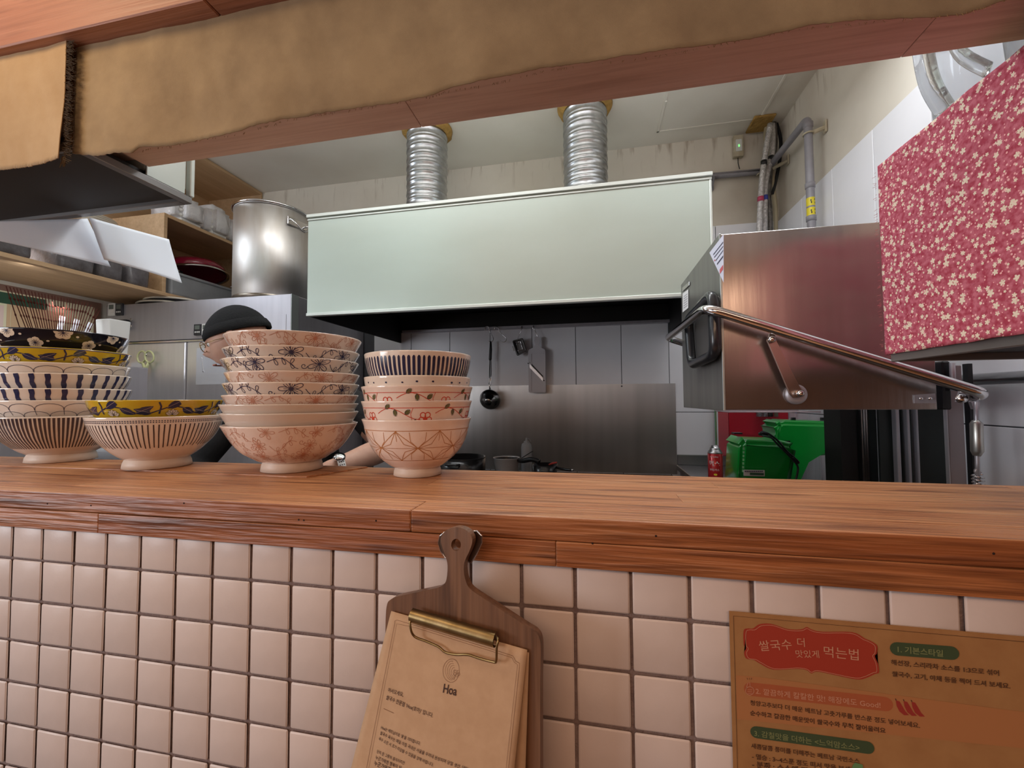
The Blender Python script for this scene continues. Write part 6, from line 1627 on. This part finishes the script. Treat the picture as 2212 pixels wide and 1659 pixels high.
# beanie: cap with folded brim
bm = bmesh.new(); bmesh.ops.create_uvsphere(bm, u_segments=48, v_segments=28, radius=1.0)
bmesh.ops.delete(bm, geom=[v for v in bm.verts if v.co.z < .17], context='VERTS')
for v in bm.verts:
    u_ = v.co.z; k = 1.085 + .05 * gauss(u_ - .55, .3)
    v.co = hc_ + side * v.co.x * .076 * k * 1.03 + (fdir * v.co.y * .098 * k) + upv * (u_ * .118 * 1.07 - .002) - fdir * .010 * max(0, u_) - oc_
bobj('beanie', bm, m_beanie, cook, True)
bm = bmesh.new(); rings = []
for (kk, uu) in ((1.06, .16), (1.13, .17), (1.16, .30), (1.13, .46), (1.05, .50)):
    cr_ = sqrt(max(0, 1 - (uu * .8) ** 2))
    rings.append([bm.verts.new(hc_ + side * cos(a * pi / 24) * .077 * kk * cr_ * 1.02 + fdir * sin(a * pi / 24) * .098 * kk * cr_ + upv * uu * .112 + (-fdir * .006) - oc_) for a in range(48)])
for A_, B_ in zip(rings, rings[1:]):
    for k in range(48): bm.faces.new((A_[k], A_[(k + 1) % 48], B_[(k + 1) % 48], B_[k]))
bobj('beanie_brim', bm, m_beanie, cook, True)
# glasses and clear mouth shield
for sg in (-1, 1):
    cc_ = hc_ + side * sg * .030 + fdir * .104 - upv * .004
    tube('glasses_rim', [cc_ + side * .023 * cos(a * pi / 10) + upv * .018 * sin(a * pi / 10) - oc_ for a in range(20)], .0014, m_brass, cook, 6, closed=True)
    tube('glasses_arm', [hc_ + side * sg * .053 + fdir * .102 - oc_, hc_ + side * sg * .078 + fdir * .05 - oc_, hc_ + side * sg * .078 - oc_], .0012, m_brass, cook, 6)
tube('glasses_bridge', [hc_ - side * .008 + fdir * .108 - oc_, hc_ + side * .008 + fdir * .108 - oc_], .0014, m_brass, cook, 6)
bm = bmesh.new(); rows_ = []
for j in range(4):
    rows_.append([bm.verts.new(hc_ + side * sin(a * .24) * (.085) + fdir * (.050 + .072 * cos(a * .24) + .004 * j) - upv * (.032 + .018 * j) - oc_) for a in range(-6, 7)])
for A_, B_ in zip(rows_, rows_[1:]):
    for k in range(12): bm.faces.new((A_[k], A_[k + 1], B_[k + 1], B_[k]))
o = bobj('mouth_shield', bm, mat('shield_plastic', (.97, .98, 1), .03, trans=1.0, ior=1.02), cook, True); o['label'] = 'clear plastic mouth shield'
# watch with perforated white strap
wl_ = Vector(N_['wrL'][0]); dl = (Vector(N_['haL'][0]) - wl_).normalized(); cw = wl_ + dl * -.004
qm = dl.to_track_quat('Z', 'Y').to_matrix().to_4x4()
bm = bmesh.new(); add_lathe(bm, [(.0315, -.011), (.034, -.010), (.034, .010), (.0315, .011)], seg=32); bmesh.ops.transform(bm, matrix=Matrix.Translation(cw - oc_) @ qm, verts=bm.verts)
wt = bobj('watch_strap', bm, m_plain, cook, True)
bm = bmesh.new()
for k in range(24):
    for j in (-.006, 0, .006):
        a = k * pi / 12; p = Vector((.0341 * cos(a), .0341 * sin(a), j))
        tv = Vector((-sin(a), cos(a), 0)); zz_ = Vector((0, 0, 1))
        bm.faces.new([bm.verts.new((Matrix.Translation(cw - oc_) @ qm) @ (p + Vector((cos(a), sin(a), 0)) * .0002 + tv * .0018 * cos(w_ * pi / 3) + zz_ * .0018 * sin(w_ * pi / 3))) for w_ in range(6)])
bobj('strap_hole', bm, m_black, wt)
bm = bmesh.new(); add_lathe(bm, [(0, .009), (.014, .008), (.017, .004), (.017, 0)], seg=28); nrm = Vector((-.1, -.75, .65)); nrm = (nrm - dl * nrm.dot(dl)).normalized()
bmesh.ops.transform(bm, matrix=Matrix.Translation(cw + nrm * .033 - oc_) @ nrm.to_track_quat('Z', 'Y').to_matrix().to_4x4(), verts=bm.verts); bobj('watch_case', bm, m_chrome, wt, True)
# dark vessel the cook works at, just above the ledge line
t = thing('grey_container', (-1.34, .455, 1.0195), 'dark grey container on the hidden work table behind the bowls', 'container')
box('container_body', -.07, .07, -.06, .06, 0, .20, m_greybox, t, .006, 2)
t2_ = thing('work_table', (-.85, .55, 0), 'steel work table hidden behind the counter ledge', 'table')
box('table_top', -.80, .80, -.17, .05, .99, 1.019, m_sso, t2_, .003)
for sx in (-.76, .76):
    for sy in (-.14, .02): box('leg', sx - .018, sx + .018, sy - .018, sy + .018, 0, .9898, m_ssd, t2_)

# ---------------------------------------------------------------- clipboard hanging on the ledge
al = radians(12.4); ex = Vector((cos(al), -sin(al), 0)); nb = Vector((-sin(al), -cos(al), 0))
O_ = P(840, 1305, 1, -.026)
cbd = thing('clipboard', tuple(O_), 'walnut paddle shaped clipboard menu hanging from the ledge by a brass clip', 'clipboard')
def Q(px, py, lift=0.0): return PP(px, py, O_ + nb * lift, nb) - O_
def outline(pts, n=4): return sm([Q(*p) for p in pts], n, closed=True)
def straight(*l): return l
ol = sm([Q(a, b) for a, b in ((832, 1420), (833, 1340), (836, 1306), (844, 1295), (860, 1288))], 4) + \
     sm([Q(a, b) for a, b in ((945, 1270), (961, 1260), (966, 1240), (966, 1215), (958, 1190), (952, 1165), (962, 1147), (985, 1139), (1008, 1146), (1020, 1166), (1014, 1190), (1003, 1215), (1003, 1243), (1012, 1268), (1030, 1283))], 4) + \
     sm([Q(a, b) for a, b in ((1140, 1355), (1157, 1366), (1166, 1382), (1168, 1410), (1167, 1470))], 4) + [Q(1167, 1900), Q(823, 1760)]
hole = [Q(985 + 10.5 * cos(k * pi / 12), 1177 + 13 * sin(k * pi / 12)) for k in range(24)]
def plate_with_hole(ol, hole, thick, name, mm, par):
    bm = bmesh.new(); d = -nb * thick
    def loop(L, off): return [bm.verts.new(p + off) for p in L]
    f0 = loop(ol, Vector()); h0 = loop(hole, Vector()); f1 = loop(ol, d); h1 = loop(hole, d)
    for a, b_ in ((f0, h0), (f1, h1)):
        es = []
        for L in (a, b_):
            for i in range(len(L)): es.append(bm.edges.new((L[i], L[(i + 1) % len(L)])))
        bmesh.ops.triangle_fill(bm, edges=es, use_beauty=True)
    for a, b_ in ((f0, f1), (h0, h1)):
        for i in range(len(a)): bm.faces.new((a[i], a[(i + 1) % len(a)], b_[(i + 1) % len(a)], b_[i]))
    return bobj(name, bm, mm, par)
plate_with_hole(ol, hole, .009, 'board', m_walnut, cbd)
# hanging hook behind the handle
for sg, pts in ((0, ((962, 1149), (950, 1158), (947, 1172), (952, 1190), (962, 1205), (975, 1205), (975, 1150))), (1, ((1008, 1150), (1030, 1147), (1041, 1158), (1041, 1172), (1030, 1196), (1018, 1216), (1004, 1210), (1002, 1150)))):
    prism('hanger_plate', [Q(a, b, -.011) for a, b in pts], -nb * .0018, m_frm if False else mat('dark_bronze', (.16, .10, .07), .35, .9), cbd)
    tube('hanger_rim', [Q(a, b, -.011) for a, b in pts[:-1]], .0009, m_chrome, cbd, 6)
# kraft paper sheets, curling
m_kraft = mat('kraft_paper', (.54, .345, .205), .8, col2=(.49, .305, .175), scale=50, detail=6)
def patch(c, bulge=.0, curl=.0):
    def f(u, v):
        p = (c[0] * (1 - u) + c[1] * u) * (1 - v) + (c[3] * (1 - u) + c[2] * u) * v
        return p + nb * (bulge * sin(pi * u) * v + curl * v * v)
    return f
TL, TR = Q(845, 1320, .0035), Q(1139, 1404, .0035)
BR, BL = Q(1078, 1960, .030), Q(713, 1835, .045)
f1_ = patch([TL, TR, BR, BL], .010, .0)
def sheet(name, f, par, mm, lift=0.0, n=24):
    V = []; F = []
    for i in range(n + 1):
        for j in range(n + 1): V.append(tuple(f(i / n, j / n) + nb * lift))
    for i in range(n):
        for j in range(n): a = i * (n + 1) + j; F.append((a, a + 1, a + n + 2, a + n + 1))
    me = bpy.data.meshes.new(name); me.from_pydata(V, [], F); me.update(); o = link(name, me, mm, par, True)
    m_ = o.modifiers.new('s', 'SOLIDIFY'); m_.thickness = .0004; m_.offset = -1; return o
pg = thing('menu_sheet', tuple(O_), 'kraft paper menu sheet with a shell logo held in the clipboard', 'paper')
sheet('paper', f1_, pg, m_kraft)
f2_ = patch([Q(850, 1324, .0018), Q(1143, 1410, .0018), Q(1125, 1970, .012), Q(760, 1850, .02)], .004)
pg2 = thing('menu_sheet', tuple(O_), 'second kraft sheet mostly hidden under the top menu sheet', 'paper'); sheet('paper', f2_, pg2, m_kraft)
# invert: place text from picture-like coordinates of the sheet: solve (u, v) for the spot
def uv_of(px, py):
    u, v = .5, .3
    def pj(u, v):
        p = f1_(u, v) + O_ - CAM; x, y, z = right.dot(p), down.dot(p), fwd.dot(p); return 1106 + FPX * x / z, 829.5 + FPX * y / z
    for _ in range(12):
        a = pj(u, v); h = 1e-4; b_ = pj(u + h, v); c_ = pj(u, v + h)
        j11, j21, j12, j22 = (b_[0] - a[0]) / h, (b_[1] - a[1]) / h, (c_[0] - a[0]) / h, (c_[1] - a[1]) / h
        dx, dy = px - a[0], py - a[1]; D = j11 * j22 - j12 * j21
        u += (dx * j22 - dy * j12) / D; v += (dy * j11 - dx * j21) / D
    return u, v
m_print = mat('brown_black_print', (.055, .025, .018), .7)
m_print2 = mat('thin_brown_print', (.22, .11, .06), .7)
Wp = (TR - TL).length; Hp = (BL - TL).length
def ptext(s, p0, p1, mm=m_print, bold=.0, lift=.0006, xs=1.0):
    (u0, v0), (u1, v1) = uv_of(*p0), uv_of(*p1)
    du, dv = u1 - u0, (v1 - v0); L = hypot(du * Wp, dv * Hp); ux, uy = du * Wp / L, dv * Hp / L
    def mp(a, b_):
        X_ = a * ux + b_ * uy; Y_ = a * uy - b_ * ux
        return f1_(u0 + X_ / Wp, v0 + Y_ / Hp) + nb * lift
    return text_fit('lettering', s, mp, L, mm, pg, bold, xs)
ptext('Hoa', (957, 1495), (986, 1502), bold=.015, xs=.72)
ptext('어서오세요,', (838, 1493), (871, 1504), bold=.008, xs=.82)
ptext("쌀국수 전문점 'Hoa(호아)' 입니다.", (834, 1509), (935, 1549), bold=.008, xs=.82)
ptext("Hoa는 베트남어로 '꽃'을 의미합니다.", (823, 1573), (908, 1609), bold=.008, xs=.82)
ptext("쌀국수 육수는 매일 아침 국내산 사골을 우려내 완성되며 당일 생산, 당일", (821, 1585), (1010, 1664), bold=.008, xs=.82)
ptext("육수 소진 시 조기 마감될 수 있음을 양해 바랍니다.", (818, 1597), (936, 1655), bold=.008, xs=.82)
ptext("단지 한 그릇의 음식이지만", (814, 1625), (874, 1651), bold=.008, xs=.82)
ptext("누군가에겐 행복이 되", (811, 1638), (866, 1662), bold=.008, xs=.82)
ptext("누군가에겐", (808, 1651), (843, 1666), bold=.008, xs=.82)
def pline(pts, w=.0005, mm=m_print2, n=6, lift=.0005):
    V = []; F = []
    dn = []
    for a, b_ in zip(pts, pts[1:]):
        for k in range(n): dn.append((a[0] + (b_[0] - a[0]) * k / n, a[1] + (b_[1] - a[1]) * k / n))
    dn.append(pts[-1]); P3 = [f1_(*uv_of(*p)) + nb * lift for p in dn]
    for i, p in enumerate(P3):
        t_ = (P3[min(i + 1, len(P3) - 1)] - P3[max(i - 1, 0)]); t_.normalize(); s_ = t_.cross(nb).normalized() * w / 2
        V += [tuple(p - s_), tuple(p + s_)]
    for i in range(len(P3) - 1): F.append((2 * i, 2 * i + 1, 2 * i + 3, 2 * i + 2))
    me = bpy.data.meshes.new('printed_line'); me.from_pydata(V, [], F); me.update(); return link('printed_line', me, mm, pg)
pline([(829, 1530), (851, 1540)], .0005)
pline([(786, 1690), (853, 1346), (853, 1341), (858, 1339), (895, 1350), (1108, 1416), (1114, 1428), (1122, 1432), (1122, 1440), (1095, 1690)], .0004)
pline([(791, 1690), (857, 1347), (896, 1355), (1106, 1420), (1111, 1430), (1118, 1435), (1090, 1690)], .0003)
# shell-shaped flower logo
lx, ly = 976, 1448
pline([(lx + 19 * cos(a) * (1 if cos(a) < 0 else .85) + 2 * sin(a), ly + 25 * sin(a) - 4 * cos(a)) for a in [k * 2 * pi / 28 for k in range(29)]], .0004, n=2)
for s_ in range(5):
    r_ = 15 - 2.6 * s_
    pline([(lx + 1 + s_ * 1.6 + r_ * cos(a), ly + s_ * 1.2 + (r_ * 1.35) * sin(a) + sin(a * 4) * .8) for a in [1.2 + k * .26 for k in range(15)]], .0003, n=2)
for q_ in range(5):
    a = q_ * 1.257 + .4; pline([(lx + 11 + 7 * (.5 - .5 * cos(b_)) * cos(a) - 3.2 * sin(b_) * sin(a), ly + 6 + 8 * (.5 - .5 * cos(b_)) * sin(a) + 3.2 * sin(b_) * cos(a)) for b_ in [k * pi / 5 for k in range(11)]], .0003, n=2)
# brass clip
c0, c1 = Q(893, 1326, .006), Q(1073, 1378, .006)
dcl = (c1 - c0).normalized(); upc = dcl.cross(nb).normalized()
if upc.z < 0: upc = -upc
bm = bmesh.new()
prof = [(-.0085, .000), (-.0075, .005), (-.003, .0085), (.002, .0085), (.006, .005), (.0075, .0), (.0065, .0), (.0050, .0042), (.0015, .0073), (-.0028, .0073), (-.0066, .0043), (-.0076, .0)]
a_ = [bm.verts.new(c0 + upc * s_ + nb * (h_ + .001)) for s_, h_ in prof]; b_ = [bm.verts.new(c1 + upc * s_ + nb * (h_ + .001)) for s_, h_ in prof]
n = len(prof)
for i in range(n): bm.faces.new((a_[i], a_[(i + 1) % n], b_[(i + 1) % n], b_[i]))
bmesh.ops.subdivide_edges(bm, edges=[e for e in bm.edges if e.calc_length() > .03], cuts=6); bobj('clip_bar', bm, m_brass, cbd, True)
wire = [Q(893, 1333, .008), Q(886, 1340, .014), Q(888, 1362, .016), Q(897, 1376, .014), Q(920, 1385, .012), Q(947, 1397, .012), Q(962, 1409, .012), Q(985, 1414, .012), Q(1010, 1414, .012), Q(1035, 1422, .012), Q(1066, 1430, .013), Q(1072, 1427, .014), Q(1073, 1400, .016), Q(1076, 1382, .014), Q(1071, 1374, .008)]
tube('clip_wire', sm(wire, 4), .0013, m_brass, cbd, 8)

# ---------------------------------------------------------------- kraft poster on the tiles
yp = -.0075
p0 = P(1575, 1318, 1, yp); p1 = P(2212, 1378, 1, yp)
Wd = .315; Hd = .42; zt_ = (p0.z + p1.z) / 2
po = thing('kraft_poster', (p0.x, yp, zt_), 'kraft paper notice with red title and green captions on the white tiles', 'poster')
m_kraft2 = mat('dark_kraft_paper', (.38, .19, .07), .75, col2=(.33, .155, .055), scale=30, detail=6)
box('sheet', 0, Wd, 0, .0008, -Hd, 0, m_kraft2, po)
def L2(px, py, d=-.0004): p = P(px, py, 1, yp); return Vector((p.x - p0.x, d, p.z - zt_))
m_tred = mat('poster_red', (.34, .035, .016), .7); m_tgreen = mat('poster_green', (.045, .07, .03), .7); m_tpink = mat('poster_red_band', (.37, .095, .035), .7)
m_tprint = mat('poster_brown_ink', (.085, .035, .015), .7); m_twhite = mat('poster_pale_ink', (.55, .27, .17), .7); m_tolive = mat('poster_olive_ink', (.20, .22, .09), .7)
def flat(name, pts, mm, par, dz=0.0):
    bm = bmesh.new(); bm.faces.new([bm.verts.new(Vector((p.x, -.0004 - dz, p.z))) for p in pts]); bmesh.ops.triangulate(bm, faces=bm.faces[:]); return bobj(name, bm, mm, par)
def strip(name, pts, w, mm, par, closed=False, dz=.0001):
    V = []; F = []; n = len(pts)
    for i, p in enumerate(pts):
        a = pts[(i - 1) % n] if closed or i else pts[0]; c = pts[(i + 1) % n] if closed or i < n - 1 else pts[-1]
        t_ = (c - a).normalized(); s_ = Vector((-t_.z, 0, t_.x)) * w / 2
        V += [(p.x - s_.x, -.0004 - dz, p.z - s_.z), (p.x + s_.x, -.0004 - dz, p.z + s_.z)]
    for i in range(n if closed else n - 1): j = (i + 1) % n; F.append((2 * i, 2 * i + 1, 2 * j + 1, 2 * j))
    me = bpy.data.meshes.new(name); me.from_pydata(V, [], F); me.update(); return link(name, me, mm, par)
ins = .0042; strip('border_line', [Vector((ins, 0, -Hd)), Vector((ins, 0, -ins * 1.1)), Vector((Wd - .03, 0, -ins * 1.1))], .0005, m_tprint, po)
# tinted band
flat('tinted_band', [L2(1589, 1458), L2(1640, 1462), Vector((Wd, 0, L2(2212, 1540).z)), Vector((Wd, 0, L2(2212, 1612).z)), L2(1592, 1553)], mat('poster_tint', (.40, .165, .06), .75), po)
# cartouche
def cart(s_):
    base = [(1606, 1391), (1606, 1362), (1614, 1357), (1626, 1357), (1640, 1348), (1665, 1347), (1700, 1358), (1730, 1359), (1742, 1354), (1752, 1359), (1775, 1364), (1840, 1365), (1868, 1379), (1880, 1384), (1894, 1394), (1894, 1410), (1889, 1417), (1896, 1433), (1898, 1452), (1890, 1455), (1870, 1464), (1850, 1467), (1800, 1457), (1765, 1450), (1752, 1454), (1742, 1447), (1720, 1444), (1670, 1446), (1640, 1432), (1628, 1425), (1612, 1422), (1607, 1410), (1611, 1400)]
    cx, cy = 1752, 1407
    return [L2(cx + (a - cx) * s_, cy + (b_ - cy) * (s_ - (1 - s_) * .6)) for a, b_ in base]
flat('title_plaque', sm(cart(1.0), 4, closed=True), m_tred, po, .0001)
strip('plaque_outline', sm(cart(.965), 4, closed=True), .0004, m_twhite, po, True, .0003)
def tx(s, p0_, p1_, mm, bold=.02, dz=.0004, xs=1.0):
    a, b_ = L2(*p0_), L2(*p1_); d = b_ - a; d.y = 0; L = d.length; d.normalize(); u_ = Vector((-d.z, 0, d.x))
    return text_fit('lettering', s, lambda x, y: Vector((a.x, -.0004 - dz, a.z)) + d * x + u_ * y, L, mm, po, bold, xs)
tx('쌀국수', (1641, 1404), (1711, 1400), m_twhite, .0, xs=1.0); tx('더', (1722, 1394), (1738, 1395), m_twhite, 0.0); tx('맛있게', (1719, 1418), (1769, 1419), m_twhite, 0); tx('먹는법', (1779, 1416), (1854, 1424), m_twhite, 0)
def pill(p0_, p1_, h, mm, nm):
    a, b_ = L2(*p0_), L2(*p1_); a.y = b_.y = 0; d = (b_ - a).normalized(); u_ = Vector((-d.z, 0, d.x)); r_ = h / 2
    pts = [a + (-d * cos(t) * r_ + u_ * sin(t) * r_) for t in [-pi / 2 + k * pi / 8 for k in range(9)]]
    pts2 = [b_ + (d * cos(t) * r_ - u_ * sin(t) * r_) for t in [-pi / 2 + k * pi / 8 for k in range(9)]]
    flat(nm, pts[::1] + pts2[::1], mm, po, .00015)
ph = abs(L2(1625, 1566).z - L2(1625, 1594).z)
pill((1938, 1401), (2054, 1410), ph * .98, m_tgreen, 'caption_pill'); tx('1. 기본스타일', (1938, 1407), (2036, 1417), m_tolive, .015)
tx('해선장, 스리라차 소스를 1:3으로 섞어', (1924, 1434), (2157, 1458), m_tprint); tx('쌀국수, 고기, 야채 등을 찍어 드셔 보세요.', (1926, 1459), (2181, 1486), m_tprint)
pill((1622, 1488), (1911, 1520), ph * 1.05, m_tpink, 'caption_band'); tx('2. 깔끔하게 칼칼한 맛! 해장에도 Good!', (1632, 1497), (1901, 1528), m_twhite, .005)
tx('청양고추보다 더 매운 베트남 고춧가루를 반스푼 정도 넣어보세요.', (1620, 1521), (1986, 1571), m_tprint); tx('순수하고 깔끔한 매운맛이 쌀국수와 무척 잘어울려요', (1620, 1543), (1912, 1582), m_tprint, .025)
pill((1634, 1581), (1873, 1614), ph * .92, m_tgreen, 'caption_pill'); tx('3. 감칠맛을 더하는 <느억맘소스>', (1629, 1588), (1856, 1620), m_tolive, .01)
tx('새콤달콤 풍미를 더해주는 베트남 국민소스', (1622, 1614), (1856, 1648), m_tprint); tx('- 멸승 : 3~4스푼 정도 떠서 맛을 보세요', (1624, 1637), (1850, 1668), m_tprint); tx('- 분짜 : 소스에 적셔', (1624, 1655), (1760, 1672), m_tprint)
# thumbs-up and chilli prints
def ell(cx, cy, rx, ry, rot=0, n=20): return [L2(cx + rx * cos(t) * cos(rot) - ry * sin(t) * sin(rot), cy + rx * cos(t) * sin(rot) + ry * sin(t) * cos(rot)) for t in [k * 2 * pi / n for k in range(n)]]
strip('thumb_print', ell(1619, 1491, 9, 9), .0005, m_twhite, po, True, .0006); strip('thumb_print', [L2(1612, 1486), L2(1614, 1475), L2(1619, 1473), L2(1620, 1483)], .0005, m_twhite, po, False, .0006)
for k in range(3): strip('thumb_print', [L2(1613 + 5 * k, 1463), L2(1614.5 + 4 * k, 1467)], .0004, m_tprint, po, False, .0006); strip('thumb_print', [L2(1614, 1488 + 4 * k), L2(1624, 1489 + 4 * k)], .0004, m_twhite, po, False, .0006)
for k in range(3):
    cx = 1934 + 17 * k; cy = 1512 + 1.5 * k
    flat('chilli_print', [L2(a, b_) for a, b_ in ((cx, cy), (cx + 8, cy + 2), (cx + 14, cy + 12), (cx + 21, cy + 24), (cx + 29, cy + 32), (cx + 18, cy + 32), (cx + 8, cy + 24), (cx + 2, cy + 12))], mat('chilli_red', (.30, .03, .02), .7), po, .0002)
    strip('chilli_stalk', [L2(cx + 1, cy), L2(cx - 1, cy + -4)], .0009, m_tprint, po, False, .0003)
flat('bottle_print', [L2(a, b_) for a, b_ in ((1838, 1660), (1842, 1650), (1846, 1646), (1862, 1650), (1864, 1660), (1864, 1700), (1838, 1700))], mat('bottle_green_print', (.12, .25, .10), .7), po, .0005)
